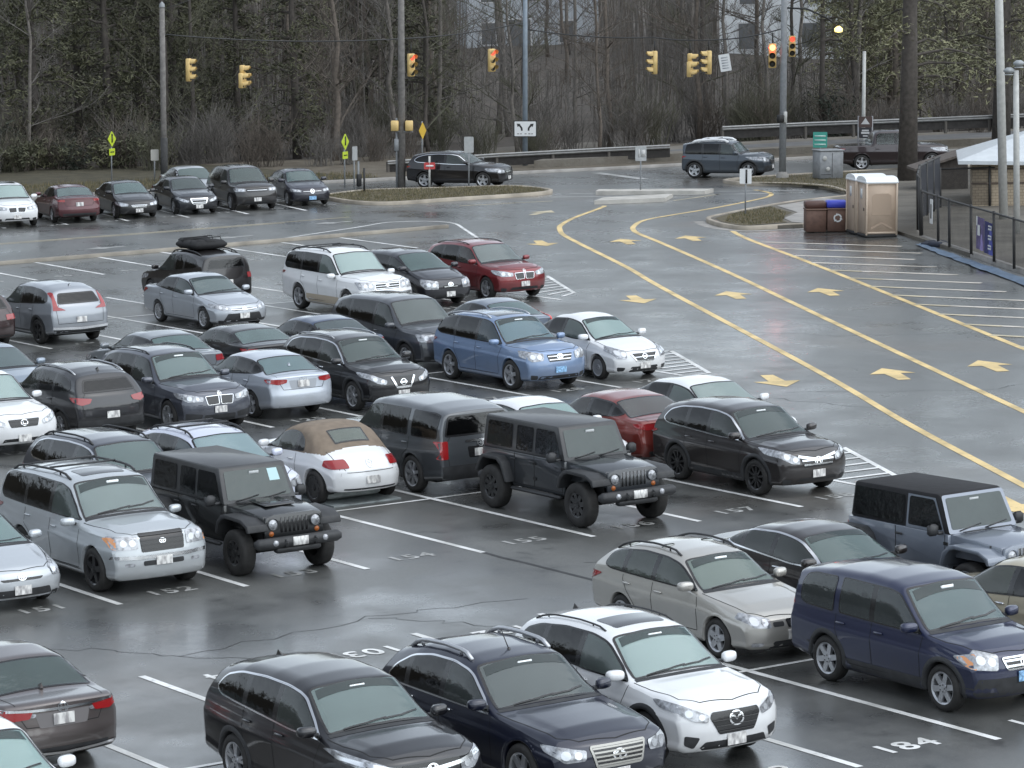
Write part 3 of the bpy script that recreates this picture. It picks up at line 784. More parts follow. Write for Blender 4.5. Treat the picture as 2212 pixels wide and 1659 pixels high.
    def face(s):
        """Front and rear fittings from normalised tables: y as a share of the half width, z as a share of nose height / in metres."""
        sp = s.sp; hw = s.hw; zn = sp['zn']; F = sp.get('F', {}); B = sp.get('B', {}); zd = sp['zd']
        f = lambda q: [(a * hw, b * zn) for a, b in q]
        lm = F.get('lens', M_lens())
        low = F.get('lower', [(-.50, .42), (.50, .42), (.58, .24), (-.58, .24)])
        if low: s.poly_part('lower_intake', [f(low)], 'front', M_plastic(), .005)
        for g in F.get('grilles') or [F.get('grille', [(-.40, .80), (.40, .80), (.34, .60), (-.34, .60)])]:
            if not g: continue
            P = rnd(f(g), .03, 3); mb = s.decal(P, 'front', 1, .007, .07)
            ys = [p[1] for p in P]; n = F.get('bars', 3)
            for i in range(n):
                z = min(ys) + (max(ys) - min(ys)) * (i + .6) / (n + .2)
                xs = []
                for a in range(len(P)):
                    (x1, z1), (x2, z2) = P[a - 1], P[a]
                    if (z1 > z) != (z2 > z): xs.append(x1 + (x2 - x1) * (z - z1) / (z2 - z1))
                if len(xs) >= 2: s.ribbon([(min(xs) + .015, z), (max(xs) - .015, z)], 'front', 1, F.get('barw', .014), .018, mb, 1)
            if F.get('frame'): s.ribbon(P, 'front', 1, F.get('framew', .02), .014, mb, 1, closed=True)
            mb.build('grille', [F.get('grillemat', M_black()), F.get('barmat', M_chrome())], s.root)
        for h in F.get('heads', [[(.50, .84), (.95, .96), (.97, .80), (.80, .70), (.52, .72)]]): s.headlamp(f(h), lm)
        for h in F.get('amber', []): s.poly_part('turn_signal', [f(h)], 'front', M_amber(), .012, .06, mirror=True)
        for h in F.get('fog', [[(.66, .40), (.84, .42), (.82, .30), (.66, .30)]]): s.poly_part('fog_light', [f(h)], 'front', F.get('fogmat', M_plastic()), .006, .06, mirror=True)
        for q in F.get('chrome', []): s.ribbon(f(q), 'front', 1, F.get('cw', .04), .02).build('chrome_strip', M_chrome(), s.root)
        for q in F.get('black', []): s.poly_part('bumper_trim', [f(q)], 'front', M_plastic(), .004)
        if F.get('plate', 1): s.plate('front', F.get('pz', .47) * zn, F.get('pm'))
        if F.get('emb'): s.emblem(F['emb'], 'front', F.get('ez', .70) * zn, F.get('es', .085))
        # rear
        cl = (zd - .085) if sp['kind'] == 'sedan' and sp['rg'] and sp['rg'][0] == 'top' and not sp.get('hatch') else 9
        b = lambda q: [(a * hw, min(z, cl + .02 * (z - cl))) for a, z in q]
        for t in B.get('tails', [[(.60, zd - .10), (.93, zd - .09), (.93, zd - .24), (.62, zd - .25)]]): s.poly_part('tail_light', [b(t)], 'rear', B.get('tm', M_red()), .012, .035, mirror=True)
        for t in B.get('clear', []): s.poly_part('reverse_light', [b(t)], 'rear', M_lens(), .011, .06, mirror=True)
        for q in B.get('chrome', []): s.ribbon(b(q), 'rear', 1, B.get('cw', .03), .016).build('chrome_strip', M_chrome(), s.root)
        for q in B.get('black', [[(-.75, .42), (.75, .42), (.7, .28), (-.7, .28)]]): s.poly_part('bumper_trim', [b(q)], 'rear', M_plastic(), .004)
        for q in B.get('panel', []): s.poly_part('plate_recess', [b(q)], 'rear', B.get('panelmat', M_plastic()), .003)
        if B.get('plate', 1): s.plate('rear', B.get('pz', zd - .28), B.get('pm'))
        if B.get('emb'): s.emblem(B['emb'], 'rear', min(B.get('ez', zd - .09), cl - .03), .075)
    def complete(s):
        sp = s.sp
        s.glazing(); s.interior(); s.arches(); s.seams(); s.mirrors(); s.handles(); s.face(); s.wipers(); s.cowl()
        if sp.get('sill'):
            d0, d1 = sp['fo'] + s.Ra + .03, sp['fo'] + sp['wb'] - s.Ra - .03; zz = float(s.zb(2.4))
            for sd in (-1, 1): s.decal([(d0, zz + .02), (d1, zz + .02), (d1, zz + sp['sill']), (d0, zz + sp['sill'])], 'side', sd, .008, .15).build('sill_trim', sp.get('sillmat') or M_plastic(), s.root)
        if sp.get('lowclad'):   # unpainted lower bumpers
            z = sp['lowclad']
            s.decal([(-s.hw * .95, .30), (s.hw * .95, .30), (s.hw * .95, z), (-s.hw * .95, z)], 'front', 1, .003, .1).build('front_bumper', M_plastic(), s.root)
            s.decal([(-s.hw * .95, .36), (s.hw * .95, .36), (s.hw * .95, z), (-s.hw * .95, z)], 'rear', 1, .003, .1).build('rear_bumper', M_plastic(), s.root)
        if sp.get('rails'): s.rails(*sp['rails'])
        if sp.get('sun'): s.sunroof()
        if sp.get('fin'): s.antenna()
        if sp.get('whip'): s.whip(*sp['whip'])
        s.finish()
        return s.root

# ------------------------------------------------------------------ off-roader with upright grille
def jeep(label, loc, rz, col, metal, R=.40, soft=False, vents=False, group=None, rimdark=True, clearside=False):
    root = empty('off_road_car', loc, rz); tag(root, label, 'car', group)
    P = paint(col, metal, .4); pl = M_plastic(); rear = -1.85 if soft else -2.12
    bev = .03
    m = MB(); m.prism([(rear, .60), (-2.05 if not soft else -1.85, .62), (-2.0 if not soft else -1.84, .86), (-1.84, .99), (-1.36, .99), (-1.2, .88), (-1.06, .50), (.70, .50), (.74, .66), (.74, 1.17), (rear, 1.17)], -.755, .755)
    o = m.build('body', P, root, bevel=bev, auto=.6)
    m = MB()
    V = [(.70, -.70, .80), (.70, .70, .80), (.70, .70, 1.17), (.70, -.70, 1.17), (1.86, -.585, .78), (1.86, .585, .78), (1.86, .585, 1.08), (1.86, -.585, 1.08), (.70, 0, 1.215), (1.86, 0, 1.12), (1.3, .645, 1.145), (1.3, -.645, 1.145), (1.3, 0, 1.19)]
    m.add(V, [(0, 4, 5, 1), (0, 3, 11, 7, 4), (1, 5, 6, 10, 2), (3, 8, 12, 11), (8, 2, 10, 12), (11, 12, 9, 7), (12, 10, 6, 9), (4, 7, 9, 6, 5), (0, 1, 2, 8, 3)])
    h = m.build('hood', P, root, bevel=.025, auto=.7)
    m = MB()
    if vents:
        m.box((1.15, 0, 1.205), (.62, .62, .03), 0, .015, Matrix.Rotation(.05, 3, 'Y'))
        m.build('hood_bulge', P, h)
        m = MB()
        for y in (-.2, .2): m.box((1.2, y, 1.222), (.20, .16, .012), 0, .004, Matrix.Rotation(.05, 3, 'Y'))
        m.build('hood_vent', M_black(), h)
    m = MB()
    for y in (-.60, .60): m.box((1.62, y, 1.05), (.05, .04, .09), 0, .01)
    m.box((.90, -.3, 1.212), (.05, .5, .012), 0); m.box((.88, .25, 1.212), (.05, .5, .012), 0)
    m.build('hood_latch', pl, h)
    # grille with seven slots, round lamps
    m = MB(); m.prism([(-.585, .70), (.585, .70), (.60, .86), (.56, 1.07), (.40, 1.11), (-.40, 1.11), (-.56, 1.07), (-.60, .86)], 1.865, 1.925, axis='x')
    g = m.build('grille', P, root, bevel=.015, auto=.6)
    m = MB()
    for i in range(7): m.box((1.923, (i - 3) * .085, .915), (.016, .046, .27), 0, .006)
    m.build('grille_slot', M_black(), g)
    if not vents:
        m = MB()
        for i in range(7):
            y = (i - 3) * .085
            for sy in (-.03, .03): m.box((1.93, y + sy, .915), (.01, .008, .28))
        m.build('grille_trim', plain('grille_silver', (.34, .35, .36), .35, metal=.6), g)
    for sd in (-1, 1):
        m = MB(); m.lathe([(1.90, .112), (1.95, .112), (1.953, .098), (1.94, .09)], 24, 'x', 0, (0, sd * .43, .945)); m.lathe([(1.935, .092), (1.955, .06), (1.962, .001)], 24, 'x', 1, (0, sd * .43, .945))
        m.build('headlight', [P, M_lens()], root)
        m = MB(); m.lathe([(1.92, .05), (1.935, .045), (1.94, .001)], 14, 'x', 0, (0, sd * .46, .775)); m.build('turn_signal', plain('amber_dark', (.35, .10, .02), .3), root)
        fr = [(.72, .70), (.80, .92), (.95, 1.045), (1.08, 1.075), (1.70, 1.055), (1.93, .96), (1.96, .84), (1.90, .83), (1.84, .92), (1.68, .985), (1.10, 1.0), (.98, .96), (.87, .86), (.80, .68)]
        m = MB(); m.prism(fr, sd * .52, sd * .95); m.build('front_fender', P if soft else pl, root, bevel=.018, auto=.6)
        rf = [(rear - .02, .70), (-1.98, .95), (-1.86, 1.055), (-1.32, 1.055), (-1.16, .95), (-1.00, .58), (-1.07, .58), (-1.23, .90), (-1.36, .985), (-1.82, .985), (-1.92, .9), (-2.04 if not soft else -1.92, .70)]
        m = MB(); m.prism(rf, sd * .70, sd * .95); m.build('rear_fender', pl, root, bevel=.018, auto=.6)
        m = MB(); m.box((-.18, sd * .80, .47), (1.7, .10, .07), 0, .03); m.build('side_step', pl, root)
        m = MB(); m.box((.56, sd * .93, 1.25), (.12, .20, .20), 0, .04); m.box((.60, sd * .80, 1.19), (.05, .12, .05), 0, .01); m.build('mirror', pl, root)
        for x in ((-.36, -1.02) if not soft else (-.5,)):
            m = MB(); m.box((x, sd * .775, 1.04), (.18, .03, .035), 0, .01); m.build('door_handle', pl, root)
        m = MB()
        for x in ((.66, -.30, -.98) if not soft else (.66, -.60)): m.box((x, sd * .757, .86), (.010, .006, .60))
        m.box((.18 if soft else -.16, sd * .757, .565), (1.30 if soft else 1.66, .006, .010))
        for x, z in ((.69, .72), (.69, 1.02)) + (() if soft else ((-.27, .72), (-.27, 1.02))): m.box((x, sd * .765, z), (.10, .02, .05))
        m.build('door_seam', M_seam(), root, smooth=False)
    # bumpers
    m = MB(); m.box((2.05, 0, .63), (.20, 1.72, .19), 0, .05); m.box((2.02, 0, .50), (.16, .9, .12), 0, .03)
    b = m.build('front_bumper', pl, root)
    for sd in (-1, 1):
        m = MB(); m.lathe([(2.13, .055), (2.162, .052), (2.165, .001)], 16, 'x', 0, (0, sd * .50, .64)); m.build('fog_light', M_lens(), b)
        m = MB(); m.tube([(2.12, sd * .30, .56), (2.22, sd * .30, .58), (2.22, sd * .30, .66), (2.13, sd * .30, .68)], .018, 6); m.build('tow_hook', pl, b)
    m = MB(); m.box((2.158, 0, .645), (.012, .31, .155), 0, .004); m.build('license_plate', M_plate(), root)
    m = MB(); m.box((rear - .08, 0, .58), (.16, 1.6, .16), 0, .04); m.build('rear_bumper', pl, root)
    # upper cabin
    top = 1.80; zb = 1.165
    def P3(x, z, sd, off=.006):   # side wall of the cabin
        t = (z - zb) / (top - zb); return (x, sd * (.745 - .075 * t + off), z)
    rr = rear + (.0 if not soft else .05)
    m = MB()
    tp = [(rr, zb), (.735, zb), (.44, top - .02), (.38, top), (rr + .08, top + (.0 if not soft else -.03)), (rr + .04, top - .05)]
    V = []
    for sd in (-1, 1): V += [P3(x, z, sd, 0) for x, z in tp]
    n = len(tp); m.add(V, [tuple(range(n)), tuple(range(2 * n - 1, n - 1, -1))] + [(i, (i + 1) % n, n + (i + 1) % n, n + i) for i in range(n)])
    fab = plain('soft_top_black', (.014, .014, .016), .85, bump=.4, bscale=5, var=.2)
    hard = plain('hardtop_black', (.035, .036, .038), .42, coat=.2, var=.2)
    ht = m.build('soft_top' if soft else 'hardtop', fab if soft else hard, root, bevel=.045, auto=.7)
    gd = glass('glass_jeep_side', (.03, .03, .03), .6, (.012, .013, .014))
    wins = [(.60, -.28, .33)] + ([(-.40, -1.72, -.40)] if soft else [(-.38, -.94, -.38), (-1.10, -1.98, -1.10)])
    for sd in (-1, 1):
        if soft:    # painted half-door window frame
            q = [(.66, zb + .01), (.36, top - .07), (-.33, top - .07), (-.33, zb + .01)]
            mm = MB(); mm.add([P3(x, z, sd, .012) for x, z in q], [(0, 1, 2, 3)]); mm.build('door_frame', P, root, smooth=False)
        for i, (x0, x1, xt) in enumerate(wins):
            z0, z1 = zb + .06, top - .10
            q = rnd([(x0, z0), (xt, z1), (x1 + (.03 if i == len(wins) - 1 else 0), z1), (x1, z0)], .05, 3)
            mm = MB(); mm.add([P3(x, z, sd, .016 if soft else .009) for x, z in q], [tuple(range(len(q)))]); w = mm.build('side_window', gd, root, smooth=False)
    # windscreen
    def PF(y, t, off=.008):   # front plane of the cabin
        x = .735 + (.44 - .735) * t; z = zb + (top - .02 - zb) * t
        return (x + off * .9, y * (1 - .10 * t), z + off * .45)
    if soft:
        mm = MB(); q = rnd([(-.73, .0), (.73, .0), (.73, .98), (-.73, .98)], .06, 3); mm.add([PF(y, t, .02) for y, t in q] + [PF(y, t, -.02) for y, t in q], [tuple(range(len(q)))] + [(i, (i + 1) % len(q), len(q) + (i + 1) % len(q), len(q) + i) for i in range(len(q))])
        mm.build('windscreen_frame', P, root, smooth=False)
    q = rnd([(-.655, .10), (.655, .10), (.655, .90), (-.655, .90)], .05, 3)
    mm = MB(); mm.add([PF(y, t, .026 if soft else .010) for y, t in q], [tuple(range(len(q)))])
    ws = mm.build('windscreen', glass('glass_jeep_screen', (.05, .06, .06), .7, (.085, .115, .11), 1.6), root, smooth=False)
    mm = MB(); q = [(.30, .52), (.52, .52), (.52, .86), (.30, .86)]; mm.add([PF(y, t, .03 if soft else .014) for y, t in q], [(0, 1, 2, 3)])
    if vents: mm.build('windscreen_patch', plain('patch_pale', (.42, .60, .62), .3), ws, smooth=False)  # pale blue-green patch high on one side of the windscreen
    mm = MB(); c = Vector(PF(0, .80, .02)); mm.box(c, (.02, .2, .06), 0, .01); mm.build('rear_view_mirror', plain('mirror_grey', (.5, .52, .52), .4), ws)
    mm = MB()
    for y0, y1 in ((-.5, -.02), (.05, .55)): mm.tube([PF(y0, .05, .03), PF(y1, .17, .03)], .012, 5)
    mm.build('wiper', M_black(), root)
    # underside, axles
    m = MB(); m.box((-.1, 0, .55), (3.8, 1.3, .16)); m.tube([(1.35, -.7, R), (1.35, .7, R)], .06, 8); m.tube([(-1.60, -.7, R), (-1.60, .7, R)], .06, 8)
    for x in (1.35, -1.6):
        for sd in (-1, 1): m.box((x, sd * .52, .78), (.75, .02, .45))
    m.build('underbody', plain('underbody_black', (.008, .008, .008), .9), root, smooth=False)
    for x in (1.35, -1.60):
        for sd in (-1, 1): wheel(root, (x, sd * .80, R), R, .27, sd, 'offroad' if rimdark else 'five', rimdark)
    if not soft or True:
        w = wheel(root, (rear - .17, .1, 1.02), R, .25, 1, 'offroad', True); w.rotation_euler = (0, 0, PI / 2)
    for sd in (-1, 1):
        m = MB(); m.box((rear - .02, sd * .66, .98), (.06, .14, .22), 0, .015); m.build('tail_light', M_red(), root)
    return root

# ------------------------------------------------------------------ the parked cars
A0, B0, C0, D0, SW = 27.98, 25.41, 37.74, 40.67, 2.45
ROW = {'A': (A0, 37.2, 42.9), 'B': (B0, 53.85, 59.4), 'C': (C0, 70.4, 76.0), 'D': (D0, 88.1, 93.7)}
def stall(row, k, up, dx=0, dy=0):
    a0, lo, hi = ROW[row]; return (a0 + (k + .5) * SW + dx, (hi if up else lo) + dy, 0)
DN, UP = -PI / 2, PI / 2
BLACK, WHITE = (.016, .016, .018), (.78, .79, .80)
def car(sp, name, label, loc, rz, col, metal=.35, lod=2, group=None, rough=.32):
    sp['paint'] = paint(col, metal, rough)
    return Car(sp, name, label, loc, rz, group, lod).complete()
# front tables (y share of half width, z share of nose height)
SLIM = [[(.46, .80), (.93, 1.0), (.94, .88), (.72, .74), (.50, .70)]]
BIGL = [[(.46, .92), (.90, 1.0), (.94, .80), (.90, .66), (.48, .66)]]

# --- row nearest the building
car(suv(W=1.84, H=1.64, sun=1), 'crossover', 'white crossover with a dark sunroof, cut off by the lower left corner', stall('A', -5, 0, -.2, .9), DN, WHITE, 0)
car(suv(L=4.59, W=1.86, H=1.69, wb=2.66, zn=.98, zc=1.13, zd=1.12, chrome='full', fin=1, rim='twin', clad=1, sill=.14,
        F=dict(heads=[[(.46, .84), (.95, 1.02), (.96, .90), (.70, .72), (.46, .72)]], grille=[(-.46, .90), (.46, .90), (.40, .60), (-.40, .60)], bars=2, chrome=[[(-.95, .94), (-.46, .84), (0, .80), (.46, .84), (.95, .94)]], cw=.05, emb='bars', ez=.80),
        B=dict(tails=[[(.62, 1.44), (.72, 1.42), (.83, 1.12), (.83, .98), (.62, .98), (.66, 1.1)]])),
    'crossover', 'black crossover with chrome window outline at the bottom edge of the photo', stall('A', -3, 0, -.05, .3), DN, (.010, .010, .013), .3)
car(suv(L=4.72, W=1.90, H=1.66, wb=2.85, zn=.90, zc=1.08, zd=1.06, c=1.52, wt=2.28, rake=.55, chrome='full', hchrome=1, fo=.94, R=.385, rim='six', whip=(2.55, 0, .3),
        rails=(M_alloy(), 2.5, 4.0, .07, .032),
        dlo=[(1.66, 1.02), (1.85, 1.12), (2.32, 1.46), (2.75, 1.53), (3.3, 1.53), (3.75, 1.46), (4.12, 1.28), (4.28, 1.12), (4.1, 1.06), (2.4, 1.03)], pillars=[2.86, 3.75],
        F=dict(heads=[[(.50, .86), (.92, .94), (.93, .82), (.80, .70), (.52, .72)]], grille=[(-.44, .90), (.44, .90), (.36, .60), (-.36, .60)], bars=5, barw=.022, frame=1, framew=.03, emb='peak', ez=.75, es=.1, barmat=plain('grille_satin', (.42, .41, .38), .35, metal=.6), fog=[[(.62, .42), (.80, .42), (.80, .36), (.62, .36)]])),
    'crossover', 'dark navy crossover with silver roof rails between the black and the white crossovers', stall('A', -2, 0, .05, -.05), DN, (.010, .013, .030), .3)
car(suv(L=4.48, W=1.80, H=1.67, wb=2.68, zn=.95, zc=1.10, zd=1.10, rake=.5, sun=1, fin=1, clad=1, sill=.16, R=.365, rim='ten', rails=(M_plastic(), 2.2, 3.9, .03, .014),
        dlo=[(1.30, 1.05), (1.46, 1.14), (1.98, 1.49), (2.35, 1.55), (3.0, 1.555), (3.6, 1.50), (3.92, 1.40), (4.02, 1.28), (3.75, 1.18), (2.3, 1.06)], pillars=[2.52, 3.4],
        F=dict(heads=SLIM, grille=[(-.42, .84), (.42, .84), (.46, .76), (.32, .52), (-.32, .52), (-.46, .76)], bars=4, barw=.012, barmat=plain('bar_grey', (.05, .05, .05), .4), frame=0, emb='wing', ez=.72, es=.11, lower=[(-.54, .43), (.54, .43), (.68, .27), (-.68, .27)], fog=[[(.62, .50), (.84, .54), (.84, .40), (.70, .34)]], pz=.42)),
    'crossover', 'white crossover with dark sunroof and black winged-badge grille beside the empty stall 184', stall('A', -1, 0, -.05, .45), DN, WHITE, 0)
car(suv(L=4.45, W=1.78, H=1.73, wb=2.62, zn=.93, zc=1.08, zd=1.06, c=1.12, wt=1.80, rake=.16, tum=.20, crown=.045, rc=.10, fo=.82, R=.345, solid=[3.22], solidw=.06, rim='six', lowclad=.56, clad=1, sill=.2, privacy=False, sun=0,
        dlo=[(1.26, 1.04), (1.36, 1.10), (1.86, 1.54), (2.1, 1.585), (3.0, 1.60), (3.8, 1.58), (4.02, 1.54), (4.12, 1.40), (4.10, 1.14), (3.95, 1.09), (2.2, 1.05)], pillars=[2.40, 3.22], dlor=.06,
        F=dict(heads=[[(.50, .95), (.78, 1.02), (.94, .92), (.93, .76), (.54, .72)]], grille=[(-.44, .90), (.44, .90), (.36, .72), (-.36, .72)], bars=2, barw=.03, frame=1, framew=.025, emb='bars', ez=.81, pm=M_plateblue(), pz=.60, fog=[], lower=[(-.60, .50), (.60, .50), (.5, .36), (-.5, .36)], amber=[[(.82, .98), (.93, .92), (.93, .78), (.86, .74)]]),
        B=dict(tails=[[(.66, 1.42), (.76, 1.38), (.90, 1.05), (.80, 1.05)]], tm=M_redlit())),
    'crossover', 'dark blue boxy crossover with unpainted grey bumpers and a pale blue front plate', stall('A', 1, 0, .12, .35), DN, (.014, .020, .058), .3)
car(sedan(L=4.85, W=1.80, H=1.50, beige=1, rim='seven', hchrome=1), 'sedan', 'gold tan sedan cut off by the right edge, nose toward the black sedan', stall('A', 2, 0, .75, 1.3), UP, (.46, .41, .30), .25)
# --- upper half of the nearest double row
car(sedan(L=4.90, W=1.85, H=1.465, wb=2.775, B=dict(tails=[[(.46, .96), (.93, 1.03), (.93, .88), (.80, .82), (.52, .84)]], clear=[[(.42, .90), (.60, .91), (.60, .86), (.44, .85)]], chrome=[[(-.9, .965), (-.5, .945), (0, .935), (.5, .945), (.9, .965)], [(-.9, .37), (0, .33), (.9, .37)]], cw=.035, emb='bars', ez=1.01, pz=.80, panel=[[(-.44, .90), (.44, .90), (.38, .70), (-.38, .70)]], panelmat=plain('recess_grey', (.16, .15, .15), .4)), hchrome=1, fin=1),
    'sedan', 'grey brown sedan seen from behind at the left edge, chrome strip across its boot lid', stall('A', -4, 1, 0, .30), UP, (.115, .098, .095), .5)
car(sedan(L=4.46, W=1.74, H=1.48, wb=2.525, c=1.30, wt=2.0, zn=.74, zc=.96, zd=1.0, kind='suv', tum=.36, rail=1, R=.31, rim='five', privacy=False,
        top=[(0, .64), (.03, .72), (.12, .78), (.45, .86), (1.15, .94), (1.3, .965), (2.0, 1.39), (2.3, 1.45), (2.9, 1.48), (3.6, 1.44), (4.1, 1.38), (4.46, 1.32)],
        rear=[(.25, .12), (.4, .02), (.6, 0), (.85, .03), (1.0, .06), (1.36, .62), (1.48, .66)],
        dlo=[(1.44, .95), (1.58, 1.01), (2.04, 1.29), (2.4, 1.355), (3.0, 1.375), (3.6, 1.32), (3.88, 1.24), (3.98, 1.04), (3.8, .99), (2.4, .96)], pillars=[2.60, 3.40], rg=('rear', [(-.6, 1.04), (.6, 1.04), (.5, 1.30), (-.5, 1.30)]),
        rails=(M_plastic(), 2.2, 3.9, .05, .018),
        F=dict(heads=[[(.50, .92), (.86, 1.04), (.93, .92), (.78, .76), (.50, .74)]], grille=[(-.20, .90), (.20, .90), (.16, .72), (-.16, .72)], bars=0, emb='oval', ez=.82, es=.06, black=[[(-.46, .86), (-.24, .86), (-.24, .76), (-.46, .76)], [(.46, .86), (.24, .86), (.24, .76), (.46, .76)]], lower=[(-.44, .46), (.44, .46), (.52, .26), (-.52, .26)], fog=[[(.62, .44), (.82, .45), (.82, .36), (.64, .36)]], fogmat=M_lens(), pz=.58)),
    'wagon', 'silver beige wagon with black roof rails behind the white crossover', stall('A', 1, 1, -.2, -.5), DN, (.46, .445, .41), .45)
car(sedan(L=4.87, W=1.82, H=1.45, wb=2.775, chrome='full', hchrome=1, beige=1, privacy=False), 'sedan', 'black sedan with chrome window outline between the silver wagon and the soft-top off-roader', stall('A', 2, 1, 0, -.1), DN, (.022, .018, .018), .3)
jeep('silver off-roader with a black fabric soft top near the right edge', stall('A', 3, 1, .2, -.25), DN, (.20, .225, .27), .4, soft=True, rimdark=False)

# --- second double row, lower half
car(sedan(L=4.48, W=1.75, H=1.49, wb=2.70, c=1.10, wt=2.10, rt=3.3, rb=4.15, zn=.72, zc=.97, zd=1.10, F=dict(heads=[[(.62, .96), (.86, 1.16), (.94, 1.02), (.90, .78), (.70, .76)]], grille=[(-.46, .80), (.46, .80), (.40, .74), (-.40, .74)], bars=0, emb='ovals', ez=.82, es=.07, lower=[(-.60, .54), (.60, .54), (.66, .36), (-.66, .36)], pz=.52, chrome=[[(-.8, .30), (0, .27), (.8, .30)]], cw=.03)),
    'sedan', 'silver compact car with rounded nose cut off by the left edge', stall('B', -1, 0, -.32, -.1), DN, (.50, .53, .56), .4)
LC = dict(L=4.89, W=1.94, H=1.87, wb=2.85, zn=1.06, zc=1.22, zd=1.22, c=1.30, wt=1.98, rake=.22, tum=.22, fo=.88, R=.39, tw=.27, pf=.18, 
        dlo=[(1.42, 1.17), (1.54, 1.24), (2.02, 1.66), (2.3, 1.72), (3.4, 1.74), (4.35, 1.71), (4.58, 1.64), (4.62, 1.30), (4.50, 1.22), (2.3, 1.18)], pillars=[2.55, 3.55], dlor=.08)
car(suv(**LC, rim='five', rimdark=True, sill=.12, sun=1, rails=(M_plastic(), 2.2, 4.5, .06, .022, True),
        F=dict(heads=[[(.48, .96), (.90, .97), (.92, .76), (.48, .76)]], amber=[[(.86, .96), (.92, .94), (.92, .78), (.87, .77)]], grille=[(-.44, 1.0), (.44, 1.0), (.42, .70), (-.42, .70)], bars=4, barw=.016, barmat=plain('bar_grey', (.05, .05, .05), .4), emb='ovals', ez=.86, es=.06, chrome=[[(-.93, .64), (-.5, .62), (.5, .62), (.93, .64)]], cw=.06, lower=[(-.40, .56), (.40, .56), (.40, .48), (-.40, .48)], fog=[[(.56, .54), (.74, .54), (.74, .48), (.56, .48)]], fogmat=M_lens(), pz=.55)),
    'large_suv', 'large silver four-wheel drive with roof rack bars beside the black off-roader', stall('B', 0, 0, -.12, .05), DN, (.50, .53, .55), .4)
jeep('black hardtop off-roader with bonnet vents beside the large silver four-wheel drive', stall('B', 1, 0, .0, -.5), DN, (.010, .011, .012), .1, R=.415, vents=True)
jeep('dark grey hardtop off-roader with bright-edged grille slots right of the empty stalls', stall('B', 4, 0, .0, -.5), DN, (.030, .034, .040), .2, R=.43)
car(suv(L=4.53, W=1.82, H=1.66, wb=2.62, zn=.94, zc=1.08, zd=1.08, chrome='full', rim='ten', rimdark=True, clad=1, sill=.16, R=.365,
        F=dict(heads=[[(.48, .86), (.93, 1.04), (.94, .90), (.66, .74), (.48, .72)]], grille=[(-.46, .84), (.46, .84), (.38, .64), (-.38, .64)], bars=2, barw=.03, chrome=[[(-.5, .88), (0, .78), (.5, .88)]], cw=.05, emb='bars', ez=.76, pz=.50)),
    'crossover', 'dark brown crossover with black wheels beside the nearest white striped triangle', stall('B', 6, 0, -.2, .15), DN, (.020, .017, .016), .3)
# upper half
car(suv(L=4.85, W=1.92, H=1.70, wb=2.8, rails=(M_plastic(), 2.1, 4.2, .05, .02), chrome='full', tum=.34), 'crossover', 'dark slate crossover with black roof rails half hidden behind the silver four-wheel drive', stall('B', 1, 1, .1, -.8), DN, (.045, .050, .065), .4, lod=1)
car(suv(L=4.45, W=1.78, H=1.62, wb=2.64, rails=(M_plastic(), 2.0, 3.8, .06, .02, True), c=1.12), 'crossover', 'pale blue-white small crossover with roof bars, mostly hidden behind the black off-roader', stall('B', 2, 1, -.2, -.9), DN, (.60, .63, .74), .1, lod=1)
BT = sedan(L=4.28, W=1.81, H=1.49, wb=2.54, fo=.86, c=1.32, wt=2.0, zn=.72, zc=1.0, zd=1.02, R=.34, rim='steel', rimdark=True, tum=.34, two_door=1, pillars=[2.72], rg=('top', 3.14, 3.50), rgw=.40, pf=.42, pr=.45, tf=.16, tr=.14, soft=3.62, dR=1.3,
        top=[(0, .62), (.05, .70), (.3, .86), (.8, .97), (1.25, .99), (1.35, 1.01), (1.95, 1.40), (2.3, 1.50), (2.75, 1.51), (3.15, 1.42), (3.5, 1.20), (3.66, 1.08), (3.9, 1.01), (4.12, .90), (4.24, .78), (4.28, .68)],
        belt=[(0, .60), (1.3, .90), (3.5, .96), (4.0, .86), (4.28, .70)],
        dlo=[(1.48, .98), (1.62, 1.06), (2.06, 1.31), (2.4, 1.38), (2.72, 1.36), (2.98, 1.22), (3.05, 1.02), (2.3, .98)],
        B=dict(tails=[[(.52, .92), (.86, .90), (.90, .78), (.84, .74), (.50, .76)]], emb='vw', ez=.82, pz=.52, black=[[(-.66, .36), (.66, .36), (.6, .22), (-.6, .22)]], chrome=[], panel=[]))
beetle = car(BT, 'convertible', 'white rounded convertible with a closed tan fabric roof, seen from behind', stall('B', 3, 1, -.02, -.45), UP, WHITE, 0)
car(suv(L=4.85, W=2.0, H=1.82, wb=2.775, zn=1.02, zc=1.18, zd=1.16, c=1.35, wt=1.95, rake=.16, tum=.20, crown=.045, pf=.16, pr=.08, fo=.95, R=.38, rim='seven', clad=0, privacy=True,
        dlo=[(1.50, 1.14), (1.60, 1.20), (2.02, 1.60), (2.25, 1.66), (3.4, 1.68), (4.40, 1.66), (4.60, 1.62), (4.60, 1.18), (4.5, 1.15), (2.3, 1.14)], pillars=[2.55, 3.62], solid=[3.62], solidw=.07, dlor=.05,
        rg=('rear', [(-.80, 1.20), (.80, 1.20), (.68, 1.62), (-.68, 1.62)]),
        B=dict(tails=[[(.74, 1.12), (.92, 1.12), (.94, .76), (.76, .76)]], black=[[(-.9, .62), (.9, .62), (.86, .34), (-.86, .34)]], chrome=[[(-.34, 1.09), (.34, 1.09)]], cw=.045, panel=[[(-.30, .98), (.30, .98), (.28, .76), (-.28, .76)]], panelmat=M_black(), pz=.86, emb='disc', ez=1.03)),
    'large_suv', 'boxy dark grey family four-wheel drive seen from behind, next to the tan-roofed convertible', stall('B', 4, 1, -.1, -.45), UP, (.075, .082, .090), .4)
